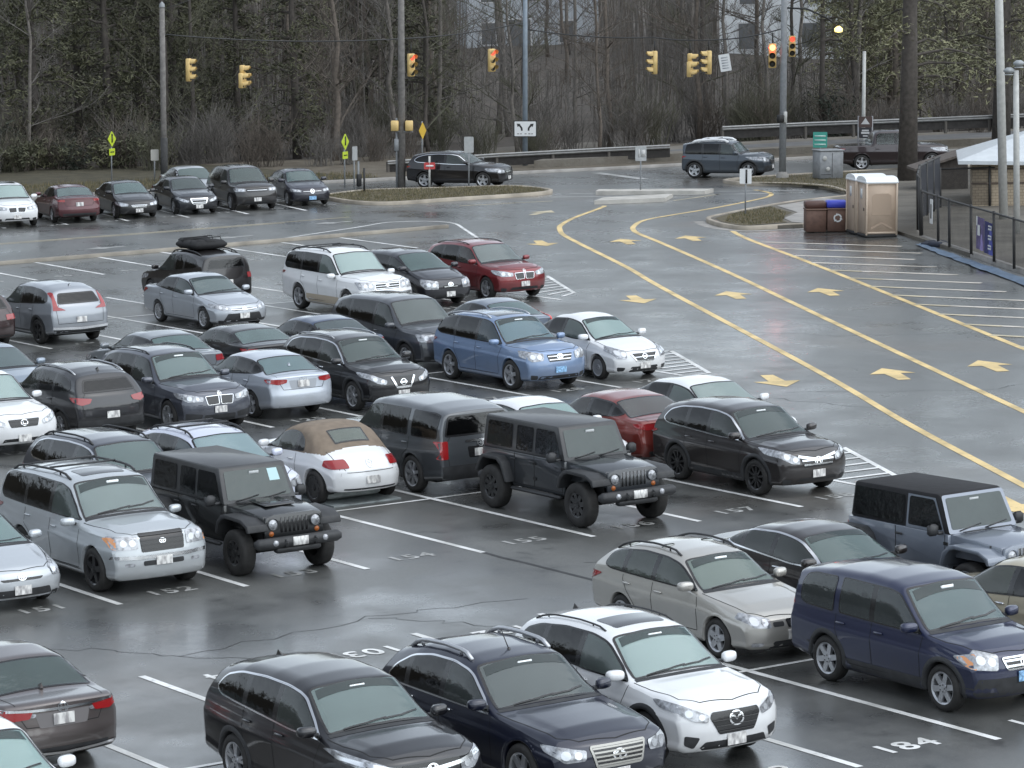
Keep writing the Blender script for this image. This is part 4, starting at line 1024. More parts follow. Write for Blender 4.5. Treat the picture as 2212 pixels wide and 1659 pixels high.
car(sedan(L=4.75, W=1.82, H=1.47), 'sedan', 'white car of which only the roof shows behind the dark grey off-roader', stall('B', 5, 1, .1, -1.0), DN, WHITE, 0, lod=1)
car(sedan(L=4.82, W=1.86, H=1.46, wb=2.775, zd=1.08, B=dict(tails=[[(.50, 1.0), (.92, 1.04), (.93, .90), (.76, .86), (.54, .88)]], clear=[[(.5, .90), (.68, .90), (.66, .85), (.5, .86)]], pz=.82)), 'sedan', 'rust red sedan seen from behind beside the dark brown crossover', stall('B', 6, 1, -.2, -.6), UP, (.20, .028, .020), .3)
car(sedan(L=4.75, W=1.83, H=1.47, hchrome=1), 'sedan', 'white sedan behind the dark brown crossover, at the end of its row', stall('B', 7, 1, -.2, -.75), DN, WHITE, 0, lod=1)

# --- third double row, lower half
car(suv(L=4.77, W=1.885, H=1.69, wb=2.74, zn=.95, F=dict(heads=SLIM, grille=[(-.40, .86), (.40, .86), (.34, .68), (-.34, .68)], bars=2, emb='slash', ez=.78, es=.08, pz=.42, barmat=plain('bar_grey', (.05, .05, .05), .4)), rim='five'), 'crossover', 'white crossover with an oval badge in its grille at the left edge', stall('C', -3, 0, -.1, -.45), DN, WHITE, 0, lod=1)
car(suv(L=4.55, W=1.84, H=1.68, wb=2.70, zd=1.10, rake=.5, rails=(M_alloy(), 2.2, 3.9, .03, .02), clad=1, sill=.16, rim='seven', fin=1, B=dict(tails=[[(.52, 1.04), (.92, 1.08), (.93, .96), (.80, .90), (.58, .94)]], tm=M_red(), pz=.66, black=[[(-.92, .56), (.92, .56), (.86, .28), (-.86, .28)]])), 'crossover', 'black crossover with silver roof rails seen from behind, beside the white one at left', stall('C', -2, 0, -.2, -.2), UP, (.014, .014, .017), .3, lod=1)
car(suv(L=4.75, W=1.90, H=1.74, wb=2.88, zn=.98, zc=1.14, zd=1.12, fo=.86, c=1.36, wt=2.08, R=.375, rim='five', rails=(M_black(), 2.3, 4.2, .03, .018), chrome=0,
        F=dict(heads=[[(.42, .86), (.92, .96), (.93, .84), (.80, .76), (.44, .76)]], grilles=[[(-.38, .87), (-.03, .88), (-.03, .68), (-.33, .67)], [(.38, .87), (.03, .88), (.03, .68), (.33, .67)]], bars=0, frame=1, framew=.013, emb='disc', ez=.92, es=.05, fog=[[(.46, .46), (.86, .50), (.86, .34), (.50, .34)]], lower=[(-.42, .44), (.42, .44), (.42, .26), (-.42, .26)], pz=.56)),
    'large_suv', 'slate grey luxury crossover with twin kidney grille facing the camera', stall('C', -1, 0, -.05, -.35), DN, (.085, .092, .115), .5)
car(sedan(L=4.66, W=1.80, H=1.46, wb=2.70, fin=1, rim='five', B=dict(tails=[[(.46, .96), (.92, 1.02), (.93, .88), (.70, .84), (.48, .88)]], clear=[[(.56, .93), (.80, .95), (.78, .90), (.58, .89)]], emb='bow', ez=1.0, pz=.84, panel=[[(-.42, .93), (.42, .93), (.36, .73), (-.36, .73)]], panelmat=plain('recess_silver', (.35, .37, .40), .4), black=[[(-.7, .34), (.7, .34), (.66, .24), (-.66, .24)]])), 'sedan', 'bright silver sedan seen from behind beside the black crossover with the V grille', stall('C', 0, 0, .05, .2), UP, (.50, .54, .60), .4)
car(suv(L=4.63, W=1.84, H=1.68, wb=2.70, zn=.95, chrome='full', hchrome=1, rim='seven', clad=1, sill=.16, rails=(M_alloy(), 2.2, 3.9, .03, .016), fin=1,
        F=dict(heads=SLIM, grille=[(-.34, .88), (.34, .88), (.18, .62), (-.18, .62)], bars=0, chrome=[[(-.34, .88), (-.2, .62), (.2, .62), (.34, .88)], [(-.8, .20), (0, .17), (.8, .20)]], cw=.05, emb='ring', ez=.74, es=.08, pz=.46)),
    'crossover', 'black crossover with a chrome V on its grille beside the bright silver sedan', stall('C', 1, 0, 0, -.35), DN, (.012, .012, .014), .3)
car(suv(L=4.62, W=1.86, H=1.74, wb=2.79, zn=1.0, zc=1.14, zd=1.13, fo=.92, R=.375, rim='five', rails=(M_alloy(), 2.2, 4.3, .05, .02), sun=1, hchrome=0,
        dlo=[(1.32, 1.09), (1.45, 1.16), (1.98, 1.57), (2.3, 1.625), (3.1, 1.64), (4.0, 1.61), (4.32, 1.54), (4.42, 1.26), (4.2, 1.15), (2.3, 1.10)], pillars=[2.48, 3.46],
        F=dict(heads=[[(.48, .92), (.90, 1.0), (.94, .84), (.80, .74), (.50, .76)]], grille=[(-.40, .90), (.40, .90), (.34, .72), (-.34, .72)], bars=2, barw=.02, emb='ovals', ez=.84, pm=M_plateblue(), pz=.52, lower=[(-.60, .38), (.60, .38), (.66, .26), (-.66, .26)])),
    'large_suv', 'sky blue family four-wheel drive in the middle of the lot', stall('C', 3, 0, -.1, .1), DN, (.19, .27, .42), .35)
car(sedan(L=4.46, W=1.70, H=1.51, wb=2.60, c=1.10, wt=1.95, rt=3.1, rb=3.9, zn=.76, zc=.99, zd=1.06, R=.31, rim='steel', rimdark=False, F=dict(heads=[[(.56, .96), (.86, 1.14), (.94, 1.0), (.86, .76), (.60, .74)]], grille=[(-.46, .90), (.46, .90), (.30, .66), (-.30, .66)], bars=1, chrome=[[(-.46, .90), (-.30, .66), (.30, .66), (.46, .90)]], cw=.03, emb='ring', ez=.80, es=.07, lower=[(-.46, .48), (.46, .48), (.52, .30), (-.52, .30)], fog=[[(.64, .46), (.86, .48), (.84, .34), (.68, .34)]], pz=.50)), 'sedan', 'small white sedan beside the sky blue four-wheel drive, at the end of its row', stall('C', 4, 0, .05, .1), DN, WHITE, 0)
# upper half
car(sedan(L=4.7, W=1.8, H=1.46), 'sedan', 'pale blue-grey sedan at the left edge above the white crossover', stall('C', -2, 1, .6, .0), DN, (.26, .31, .37), .4, lod=1)
car(sedan(L=4.8, W=1.82, H=1.47), 'sedan', 'grey sedan pointing away, half hidden behind the slate grey luxury crossover', stall('C', 0, 1, .15, .1), UP, (.20, .22, .24), .45, lod=1)
car(sedan(L=4.7, W=1.82, H=1.40, two_door=1, privacy=False), 'coupe', 'black coupe pointing away behind the bright silver sedan', stall('C', 1, 1, .15, .3), UP, (.014, .014, .013), .3, lod=1)
car(sedan(L=4.8, W=1.82, H=1.45), 'sedan', 'dark blue sedan behind the black crossover with the V grille', stall('C', 2, 1, .0, .2), UP, (.035, .060, .12), .4, lod=1)
car(suv(L=5.0, W=1.96, H=1.80, wb=2.95, zn=1.02, zc=1.17, zd=1.15, tum=.26, clad=1, F=dict(heads=[[(.50, .94), (.90, .96), (.92, .78), (.52, .76)]], grille=[(-.42, .92), (.42, .92), (.40, .70), (-.40, .70)], bars=2)), 'large_suv', 'dark grey family four-wheel drive parked behind the sky blue one', stall('C', 3, 1, .0, -.3), DN, (.070, .075, .085), .4, lod=1)
car(sedan(L=4.45, W=1.73, H=1.49, wb=2.7, hatch=1, c=1.05, wt=2.05, rt=3.1, rb=4.12, zd=1.12, zn=.74, zc=.98, fin=1, B=dict(tails=[[(.74, 1.26), (.90, 1.22), (.93, .92), (.80, .92)]], tm=M_redlit(), pz=.75)), 'hatchback', 'grey-blue wedge hatchback pointing away behind the sky blue four-wheel drive', stall('C', 4, 1, .35, .0), UP, (.15, .18, .23), .4, lod=1)

# --- fourth row
car(suv(L=4.5, W=1.82, H=1.66), 'crossover', 'dark red-brown crossover of which only the tail shows at the left edge', stall('D', -1, 0, -.3, .1), UP, (.035, .018, .018), .3, lod=1)
car(suv(L=4.59, W=1.86, H=1.69, wb=2.66, zd=1.10, rake=.46, rim='twin', rimdark=True, clad=1, sill=.12, fin=1, hchrome=0, B=dict(tails=[[(.72, 1.48), (.78, 1.46), (.86, 1.12), (.88, .99), (.48, .99), (.60, 1.05), (.72, 1.09)]], chrome=[[(-.9, .50), (0, .47), (.9, .50)]], cw=.07, black=[[(-.9, .45), (.9, .45), (.84, .32), (-.84, .32)]], pz=.72)), 'crossover', 'silver blue crossover with tall L-shaped tail lights seen from behind at the left', stall('D', 0, 0, -.1, -.25), UP, (.31, .33, .36), .45, lod=1)
car(sedan(L=4.85, W=1.82, H=1.47, wb=2.775, rim='ten', F=dict(heads=[[(.48, .90), (.92, 1.04), (.94, .90), (.70, .78), (.50, .78)]], grille=[(-.46, .84), (.46, .84), (.40, .76), (-.40, .76)], bars=1, chrome=[[(-.46, .82), (0, .78), (.46, .82)]], cw=.02, lower=[(-.56, .66), (.56, .66), (.74, .28), (-.74, .28)], pz=.56, emb='ovals', ez=.84, es=.06)), 'sedan', 'silver sedan with a wide black lower grille alone between empty stalls', stall('D', 2, 0, .1, -.3), DN, (.42, .45, .49), .45)
car(suv(**LC, sill=.3, sillmat=plain('sill_beige', (.42, .36, .28), .4), rails=(M_plastic(), 2.2, 4.5, .06, .022, True), F=dict(heads=[[(.48, .96), (.90, .97), (.92, .76), (.48, .76)]], grille=[(-.44, .95), (.44, .95), (.42, .74), (-.42, .74)], bars=3, emb='ovals', ez=.86, es=.06, frame=1, chrome=[[(-.93, .64), (-.5, .62), (.5, .62), (.93, .64)]], cw=.07, pm=M_plateblue(), pz=.62)), 'large_suv', 'large white four-wheel drive with roof rack bars and a beige lower band', stall('D', 4, 0, .05, -.3), DN, WHITE, 0, lod=1)
car(suv(L=4.60, W=1.78, H=1.60, wb=2.78, c=.98, wt=2.0, zn=.86, zc=1.08, F=dict(heads=BIGL, grille=[(-.30, .78), (.30, .78), (.26, .68), (-.26, .68)], bars=1, emb='ovals', ez=.80)), 'minivan', 'black family hatchback between the white four-wheel drive and the red crossover', stall('D', 5, 0, .2, .2), DN, (.020, .020, .027), .35, lod=1)
car(suv(L=4.65, W=1.88, H=1.68, wb=2.81, zn=.96, fo=.85, rails=(M_black(), 2.2, 4.0, .03, .016), F=dict(heads=[[(.42, .88), (.92, .97), (.93, .84), (.80, .77), (.44, .77)]], grilles=[[(-.38, .87), (-.03, .88), (-.03, .68), (-.33, .67)], [(.38, .87), (.03, .88), (.03, .68), (.33, .67)]], bars=0, frame=1, framew=.013, emb='disc', ez=.92, es=.05, pz=.52)), 'crossover', 'deep red crossover at the end of the far row beside its hatched triangle', stall('D', 6, 0, .5, .3), DN, (.20, .018, .022), .35, lod=1)
tk = car(suv(L=4.35, W=1.86, H=1.74, wb=2.64, zd=1.16, rake=.14, tum=.24, rails=(M_plastic(), 1.9, 3.8, .05, .02), B=dict(tails=[[(.74, 1.06), (.92, 1.06), (.92, .90), (.76, .90)]], pz=.8)), 'crossover', 'black boxy crossover with a strapped bag on its roof, pointing away', stall('D', 3, 1, .1, -.75), UP, (.016, .013, .013), .3, lod=1)
# roof bag: lies on the car
m = MB(); rr = random.Random(4)
m.box((0, 0, .13), (1.15, 1.35, .24), 0, .09)
for i in range(7): m.box((rr.uniform(-.38, .38), rr.uniform(-.5, .5), rr.uniform(.18, .25)), (rr.uniform(.35, .6), rr.uniform(.3, .6), rr.uniform(.12, .2)), 0, .06, Matrix.Rotation(rr.uniform(-.5, .5), 3, 'Z'))
m.tube([(-.6, .2, .02), (-.5, .2, .33), (.5, .25, .34), (.6, .2, .02)], .015, 5); m.tube([(-.6, -.3, .02), (-.5, -.3, .33), (.5, -.3, .34), (.6, -.3, .02)], .015, 5)
bag = m.build('roof_bag', plain('bag_black', (.015, .015, .016), .85, bump=.4, bscale=9), None); bag.location = (stall('D', 3, 1)[0] + .1, stall('D', 3, 1)[1] - 1.25, 1.74); tag(bag, 'lumpy black luggage bag strapped on the roof of the boxy black crossover', 'roof bag')

# --- far row beside the access road, stalls slightly skewed
ER = R_(-90 - 13)
def est(i): return (58.1 + i * 2.69, 125.5 - .06 * i, 0)
car(suv(L=4.65, W=1.88, H=1.68, sun=1, F=dict(heads=[[(.42, .88), (.92, .97), (.93, .84), (.80, .77), (.44, .77)]], grilles=[[(-.38, .87), (-.03, .88), (-.03, .68), (-.33, .67)], [(.38, .87), (.03, .88), (.03, .68), (.33, .67)]], bars=0, frame=1, framew=.013, emb='disc', ez=.92, es=.05)), 'crossover', 'white crossover with kidney grille at the left end of the far row', est(0), ER, WHITE, 0, lod=1)
car(sedan(L=4.87, W=1.85, H=1.47, B=dict(tails=[[(.62, 1.0), (.92, 1.02), (.92, .90), (.64, .88)]])), 'sedan', 'dark red sedan backed the other way between the white crossover and the black sedan', est(1), ER + PI, (.085, .010, .016), .35, lod=1)
car(sedan(L=4.5, W=1.76, H=1.44, c=1.1, wt=1.95, rt=3.3, rb=4.1), 'sedan', 'black compact sedan with pale headlamps right of the dark red sedan in the far row', est(2), ER, (.012, .012, .013), .3, lod=1)
car(sedan(L=4.78, W=1.82, H=1.45, F=dict(heads=SLIM, grille=[(-.40, .90), (.40, .90), (.30, .62), (-.30, .62)], bars=2, frame=1, framew=.04)), 'sedan', 'black sedan with a chrome-framed grille in the middle of the far row', est(3), ER, (.012, .014, .020), .35, lod=1)
car(suv(L=4.82, W=1.94, H=1.76, zn=1.0, F=dict(heads=[[(.50, .92), (.92, .94), (.92, .80), (.52, .80)]], grille=[(-.46, .92), (.46, .92), (.44, .78), (-.44, .78)], bars=1)), 'large_suv', 'dark grey-black four-wheel drive in the far row, tallest there', est(4), ER, (.022, .020, .020), .3, lod=1)
car(sedan(L=4.26, W=1.79, H=1.46, c=1.15, wt=1.85, rt=3.2, rb=3.9, F=dict(heads=[[(.52, .92), (.92, 1.0), (.93, .84), (.54, .80)]], grille=[(-.46, .88), (.46, .88), (.44, .80), (-.44, .80)], bars=1, emb='vw', ez=.84, pm=M_plateblue())), 'hatchback', 'dark blue-black hatchback at the right end of the far row by the grass island', est(5), ER, (.018, .018, .032), .3, lod=1)
car(sedan(L=4.8, W=1.82, H=1.47), 'sedan', 'silver sedan whose roof shows behind the far row', (est(3)[0] + 3.1, est(3)[1] + 5.2, 0), ER, (.45, .47, .49), .4, lod=0)

# --- traffic on the street
car(suv(L=4.70, W=1.88, H=1.62, wb=2.81, chrome='full', rim='five', c=1.4, wt=2.1), 'large_suv', 'black four-wheel drive on the street behind the grass island', (81.1, 127.3, 0), R_(-55), (.012, .011, .013), .3, lod=1)
car(suv(L=4.15, W=1.72, H=1.68, wb=2.52, c=1.22, wt=1.62, zn=1.02, zc=1.12, zd=1.10, rake=.08, tum=.18, R=.365, dlor=.05, pillars=[2.25, 3.05], dlo=[(1.34, 1.07), (1.44, 1.13), (1.68, 1.48), (1.9, 1.555), (3.5, 1.56), (3.82, 1.52), (3.90, 1.14), (3.82, 1.08), (2.2, 1.07)], clad=1, lowclad=.55, rails=(M_white(), 1.9, 3.6, .09, .06, True), privacy=True), 'crossover', 'blue-grey crossover with a pale roof rack driving past the signal pole', (92.2, 122.2, 0), R_(-54), (.05, .064, .082), .4, lod=1)
# ------------------------------------------------------------------ light
def world_light():
    w = bpy.data.worlds.new('World'); SC.world = w; w.use_nodes = True
    n, l = w.node_tree.nodes, w.node_tree.links; bg = n['Background']
    sk = n.new('ShaderNodeTexSky'); sk.sky_type = 'NISHITA'; sk.sun_disc = False; sk.sun_elevation = R_(52); sk.sun_rotation = R_(150)
    hs = n.new('ShaderNodeHueSaturation'); hs.inputs['Saturation'].default_value = .33; hs.inputs['Value'].default_value = 1.8
    l.new(sk.outputs[0], hs.inputs['Color']); tn = n.new('ShaderNodeMix'); tn.data_type = 'RGBA'; tn.blend_type = 'MULTIPLY'; tn.inputs['Factor'].default_value = 1; tn.inputs['B'].default_value = (.95, .99, 1.0, 1)
    l.new(hs.outputs[0], tn.inputs['A']); l.new(tn.outputs['Result'], bg.inputs['Color']); bg.inputs['Strength'].default_value = .15
    s = bpy.data.lights.new('sun', 'SUN'); s.energy = 1.5; s.angle = R_(110); s.color = (.98, 1, 1)
    o = bpy.data.objects.new('sun', s); COL.objects.link(o); o.rotation_euler = (R_(38), 0, R_(30))
    SC.view_settings.view_transform = 'Standard'; SC.view_settings.look = 'None'; SC.view_settings.exposure = 0
world_light()

# ------------------------------------------------------------------ ground materials
def M_asphalt():
    if 'asphalt' in MATS: return MATS['asphalt']
    m, n, l, b = nt('asphalt')
    tc = n.new('ShaderNodeTexCoord')
    def noise(sc, det=5, rough=.6, stretch=None):
        v = tc.outputs['Object']
        if stretch:
            mp = n.new('ShaderNodeMapping'); mp.inputs['Scale'].default_value = stretch; l.new(v, mp.inputs['Vector']); v = mp.outputs['Vector']
        z = n.new('ShaderNodeTexNoise'); z.inputs['Scale'].default_value = sc; z.inputs['Detail'].default_value = det; z.inputs['Roughness'].default_value = rough
        l.new(v, z.inputs['Vector']); return z.outputs['Fac']
    def ramp(f, a, c, lo, hi):
        r = n.new('ShaderNodeMapRange'); r.inputs['From Min'].default_value = a; r.inputs['From Max'].default_value = c
        r.inputs['To Min'].default_value = lo; r.inputs['To Max'].default_value = hi; l.new(f, r.inputs['Value']); return r.outputs['Result']
    def math_(op, a, b_):
        q = n.new('ShaderNodeMath'); q.operation = op; l.new(a, q.inputs[0])
        if isinstance(b_, float): q.inputs[1].default_value = b_
        else: l.new(b_, q.inputs[1])
        return q.outputs[0]
    big = noise(.13, 6, .62); mid = noise(.55, 5, .6); streak = noise(.35, 4, .6, (1.0, .28, 1)); fine = noise(38, 3, .7); grain = noise(160, 2, .8)
    wet = ramp(math_('ADD', math_('MULTIPLY', big, .6), math_('MULTIPLY', mid, .4)), .42, .62, 0, 1)
    # colour: dark where wet, paler dry patches, brownish wear
    c1 = n.new('ShaderNodeMix'); c1.data_type = 'RGBA'; c1.inputs['A'].default_value = (.118, .121, .117, 1); c1.inputs['B'].default_value = (.052, .054, .053, 1)
    l.new(wet, c1.inputs['Factor'])
    c2 = n.new('ShaderNodeMix'); c2.data_type = 'RGBA'; c2.blend_type = 'MULTIPLY'; c2.inputs['Factor'].default_value = 1
    l.new(c1.outputs['Result'], c2.inputs['A'])
    gr = n.new('ShaderNodeValToRGB'); gr.color_ramp.elements[0].color = (.55, .55, .56, 1); gr.color_ramp.elements[1].color = (1.35, 1.33, 1.3, 1)
    gr.color_ramp.elements[0].position = .32; gr.color_ramp.elements[1].position = .68
    l.new(math_('ADD', math_('ADD', math_('MULTIPLY', fine, .3), math_('MULTIPLY', streak, .45)), math_('MULTIPLY', noise(11, 4, .7), .25)), gr.inputs['Fac']); l.new(gr.outputs['Color'], c2.inputs['B'])
    c3 = n.new('ShaderNodeMix'); c3.data_type = 'RGBA'; c3.inputs['B'].default_value = (.13, .115, .10, 1); l.new(c2.outputs['Result'], c3.inputs['A'])
    br = ramp(noise(.08, 4, .6), .56, .70, 0, .65); 
    ds = n.new('ShaderNodeVectorMath'); ds.operation = 'DISTANCE'; ds.inputs[1].default_value = (20.8, 45.2, 0); l.new(tc.outputs['Object'], ds.inputs[0])
    st = math_('MULTIPLY', ramp(ds.outputs['Value'], 1.0, 5.5, 1.0, 0.0), ramp(mid, .40, .62, .15, .8)); mxx = math_('MAXIMUM', br, st); l.new(mxx, c3.inputs['Factor'])
    c4 = n.new('ShaderNodeMix'); c4.data_type = 'RGBA'; c4.blend_type = 'MULTIPLY'; c4.inputs['B'].default_value = (.45, .45, .45, 1)
    l.new(ramp(noise(1.1, 5, .65), .60, .70, 0, .8), c4.inputs['Factor']); l.new(c3.outputs['Result'], c4.inputs['A'])
    l.new(c4.outputs['Result'], b.inputs['Base Color'])
    rg = math_('ADD', ramp(wet, 0, 1, .42, .17), ramp(streak, .3, .7, -.06, .08)); l.new(rg, b.inputs['Roughness'])
    b.inputs['Coat IOR'].default_value = 1.40; l.new(ramp(wet, .1, .9, .12, .80), b.inputs['Coat Weight']); l.new(math_('ADD', ramp(streak, .3, .7, .08, .26), ramp(fine, .3, .7, .0, .08)), b.inputs['Coat Roughness'])
    b.inputs['Specular IOR Level'].default_value = .5
    bp = n.new('ShaderNodeBump'); bp.inputs['Strength'].default_value = .25; bp.inputs['Distance'].default_value = .01
    l.new(math_('ADD', math_('MULTIPLY', grain, .5), math_('MULTIPLY', fine, .5)), bp.inputs['Height']); l.new(bp.outputs['Normal'], b.inputs['Normal'])
    MATS['asphalt'] = m
    return m
def M_linepaint(name, col):
    if name in MATS: return MATS[name]
    m, n, l, b = nt(name)
    tc = n.new('ShaderNodeTexCoord'); z = n.new('ShaderNodeTexNoise'); z.inputs['Scale'].default_value = 5; z.inputs['Detail'].default_value = 8; z.inputs['Roughness'].default_value = .75
    l.new(tc.outputs['Object'], z.inputs['Vector'])
    r = n.new('ShaderNodeValToRGB'); r.color_ramp.elements[0].position = .28; r.color_ramp.elements[1].position = .46
    r.color_ramp.elements[0].color = (*[c * .45 for c in col], 1); r.color_ramp.elements[1].color = (*col, 1)
    l.new(z.outputs['Fac'], r.inputs['Fac']); b.inputs['Roughness'].default_value = .45
    z2 = n.new('ShaderNodeTexNoise'); z2.inputs['Scale'].default_value = .8; z2.inputs['Detail'].default_value = 5; l.new(tc.outputs['Object'], z2.inputs['Vector'])
    r2 = n.new('ShaderNodeValToRGB'); r2.color_ramp.elements[0].position = .36; r2.color_ramp.elements[1].position = .58; r2.color_ramp.elements[0].color = (.62, .62, .60, 1); r2.color_ramp.elements[1].color = (1, 1, 1, 1)
    l.new(z2.outputs['Fac'], r2.inputs['Fac']); mm = n.new('ShaderNodeMix'); mm.data_type = 'RGBA'; mm.blend_type = 'MULTIPLY'; mm.inputs['Factor'].default_value = 1
    l.new(r.outputs['Color'], mm.inputs['A']); l.new(r2.outputs['Color'], mm.inputs['B']); l.new(mm.outputs['Result'], b.inputs['Base Color'])
    MATS[name] = m
    return m
WLINE = M_linepaint('line_white', (.80, .80, .79)); YLINE = M_linepaint('line_yellow', (.78, .57, .24)); CREAM = M_linepaint('line_cream', (.66, .60, .52))
WWORN = M_linepaint('line_white_worn', (.40, .40, .39)); YPALE = M_linepaint('line_yellow_pale', (.58, .50, .34))
def M_soil(name, c1, c2, sc=.6): 
    if name in MATS: return MATS[name]
    m, n, l, b = nt(name)
    tc = n.new('ShaderNodeTexCoord'); z = n.new('ShaderNodeTexNoise'); z.inputs['Scale'].default_value = sc; z.inputs['Detail'].default_value = 9; z.inputs['Roughness'].default_value = .7
    l.new(tc.outputs['Object'], z.inputs['Vector'])
    r = n.new('ShaderNodeValToRGB'); r.color_ramp.elements[0].position = .35; r.color_ramp.elements[1].position = .65
    r.color_ramp.elements[0].color = (*c1, 1); r.color_ramp.elements[1].color = (*c2, 1)
    l.new(z.outputs['Fac'], r.inputs['Fac']); l.new(r.outputs['Color'], b.inputs['Base Color']); b.inputs['Roughness'].default_value = .9
    bp = n.new('ShaderNodeBump'); bp.inputs['Strength'].default_value = .6; bp.inputs['Distance'].default_value = .05
    z2 = n.new('ShaderNodeTexNoise'); z2.inputs['Scale'].default_value = 9; z2.inputs['Detail'].default_value = 6; l.new(tc.outputs['Object'], z2.inputs['Vector'])
    l.new(z2.outputs['Fac'], bp.inputs['Height']); l.new(bp.outputs['Normal'], b.inputs['Normal'])
    MATS[name] = m
    return m
M_GRASS = M_soil('grass_dormant', (.065, .055, .030), (.13, .108, .064), 1.2)
M_FIELD = M_soil('field_ground', (.10, .09, .075), (.17, .155, .13), .5)
M_LEAF = M_soil('leaf_litter', (.052, .044, .037), (.09, .076, .063), .8)
M_CONC = plain('concrete', (.30, .285, .265), .7, bump=.3, bscale=20, var=.25, vscale=1.5)
M_KERB = plain('kerb_concrete', (.33, .29, .235), .7, bump=.3, bscale=20, var=.3, vscale=1.2)

def struct(o): o['kind'] = 'structure'; return o
def sheet(name, poly, z, mat):
    m = MB(); m.add([(x, y, z) for x, y in poly], [tuple(range(len(poly)))]); return struct(m.build(name, mat, smooth=False))
def slab(name, poly, z, mat, z0=-.05):
    poly = ccw(poly); m = MB(); n = len(poly)
    m.add([(x, y, z0) for x, y in poly] + [(x, y, z) for x, y in poly], [tuple(range(n, 2 * n))] + [(i, (i + 1) % n, n + (i + 1) % n, n + i) for i in range(n)])
    return struct(m.build(name, mat, smooth=False))
def offset_path(pts, w, closed=False):
    P = [Vector(p) for p in pts]; L = []; Rr = []
    for i, p in enumerate(P):
        a = P[i - 1] if (i or closed) else p; c = P[(i + 1) % len(P)] if (i < len(P) - 1 or closed) else p
        t = (c - a).normalized(); nn = Vector((-t.y, t.x)); L.append(p + nn * w / 2); Rr.append(p - nn * w / 2)
    return L, Rr
def smooth_path(pts, k=6):
    P = [Vector(p) for p in pts]; out = []
    for i in range(len(P) - 1):
        a, b, c, d = P[max(i - 1, 0)], P[i], P[i + 1], P[min(i + 2, len(P) - 1)]
        for j in range(k):
            t = j / k; out.append(.5 * ((2 * b) + (c - a) * t + (2 * a - 5 * b + 4 * c - d) * t * t + (3 * b - a - 3 * c + d) * t ** 3))
    out.append(P[-1]); return out
def line(mb, pts, w=.11, z=.005, mi=0):
    L, Rr = offset_path(pts, w); n = len(L)
    mb.add([(p.x, p.y, z) for p in L] + [(p.x, p.y, z) for p in Rr], [(n + i, n + i + 1, i + 1, i) for i in range(n - 1)], mi)
def kerb(name, pts, w=.16, h=.14, mat=None, closed=False):
    L, Rr = offset_path(pts, w, closed); n = len(L); m = MB()
    V = []
    for a, c in zip(L, Rr): V += [(a.x, a.y, -.03), (a.x, a.y, h - .02), (a.x * .8 + c.x * .2, a.y * .8 + c.y * .2, h), (c.x * .8 + a.x * .2, c.y * .8 + a.y * .2, h), (c.x, c.y, h - .02), (c.x, c.y, -.03)]
    m.add(V, [tuple(6 * i + k for k in (j, j + 1)) + tuple(6 * ((i + 1) % n) + k for k in (j + 1, j)) for i in range(n if closed else n - 1) for j in range(5)] + ([] if closed else [tuple(range(5, -1, -1)), tuple(6 * (n - 1) + k for k in range(6))]))
    return struct(m.build(name, mat or M_KERB))

# ------------------------------------------------------------------ ground
def hill(r, z):
    if z < 172: return 0
    d = z - 172
    h = .055 * d - .7 * (1 - math.exp(-d / 10))
    return max(0, h) + .25 * math.sin(r * .21 + z * .13) * min(1, d / 20) + .18 * math.sin(r * .5 - z * .3) * min(1, d / 20)
def build_ground():
    m = MB(); m.add([(-2500, -2500, -.06), (2500, -2500, -.06), (2500, 2500, -.06), (-2500, 2500, -.06)], [(0, 1, 2, 3)]); struct(m.build('ground', M_FIELD, smooth=False))
    sheet('parking_lot', [(-120, -20), (160, -20), (160, 100), (125, 122), (106, 127.6), (92, 130.3), (81, 133.3), (60, 138), (20, 146), (-120, 170)], 0, M_asphalt())
    # wooded slope beyond the street
    rs = np.linspace(-130, 150, 90); zs = np.concatenate([np.linspace(160.5, 300, 90), [340, 400, 500, 700]])
    V = []; F = []
    for z in zs:
        for r in rs: x, y = wd(r, z); V.append((x, y, hill(r, z) - .045))
    n = len(rs)
    for i in range(len(zs) - 1):
        for j in range(n - 1): F.append((i * n + j, i * n + j + 1, (i + 1) * n + j + 1, (i + 1) * n + j))
    mm = MB(); mm.add(V, F); struct(mm.build('wooded_hillside', M_LEAF))
build_ground()
# far verge of the street
slab('far_verge', [(81, 133.4), (92, 130.5), (106, 127.8), (125, 122.2), (160, 100.5), (172, 110), (130, 134), (108, 141), (80, 150)], .10, M_soil('verge_brown', (.085, .07, .05), (.14, .12, .09), 1.0))
kerb('street_kerb', [(20, 146.2), (60, 138.1), (81, 133.4), (92, 130.4), (106, 127.7), (125, 122.1), (160, 100.2)], .2, .14, M_CONC)
slab('back_verge', [(20, 146.4), (60, 138.3), (81, 133.6), (80, 150), (60, 160), (10, 170)], .09, M_soil('verge_dark', (.04, .036, .022), (.08, .07, .042), 1.2))
# strip of a second carriageway on the bank
sheet('upper_road', [(93, 134.3), (104, 131.2), (118, 127), (140, 116), (142, 119), (122, 130), (104, 134)], .456, plain('old_asphalt', (.11, .11, .11), .7, var=.25, vscale=1.))
slab('bank', [(89, 133.2), (94, 132.2), (106, 129.8), (125, 124.3), (160, 104), (166, 108), (128, 130), (106, 136), (94, 137)], .45, M_soil('bank_soil', (.12, .105, .085), (.19, .175, .15), .7))

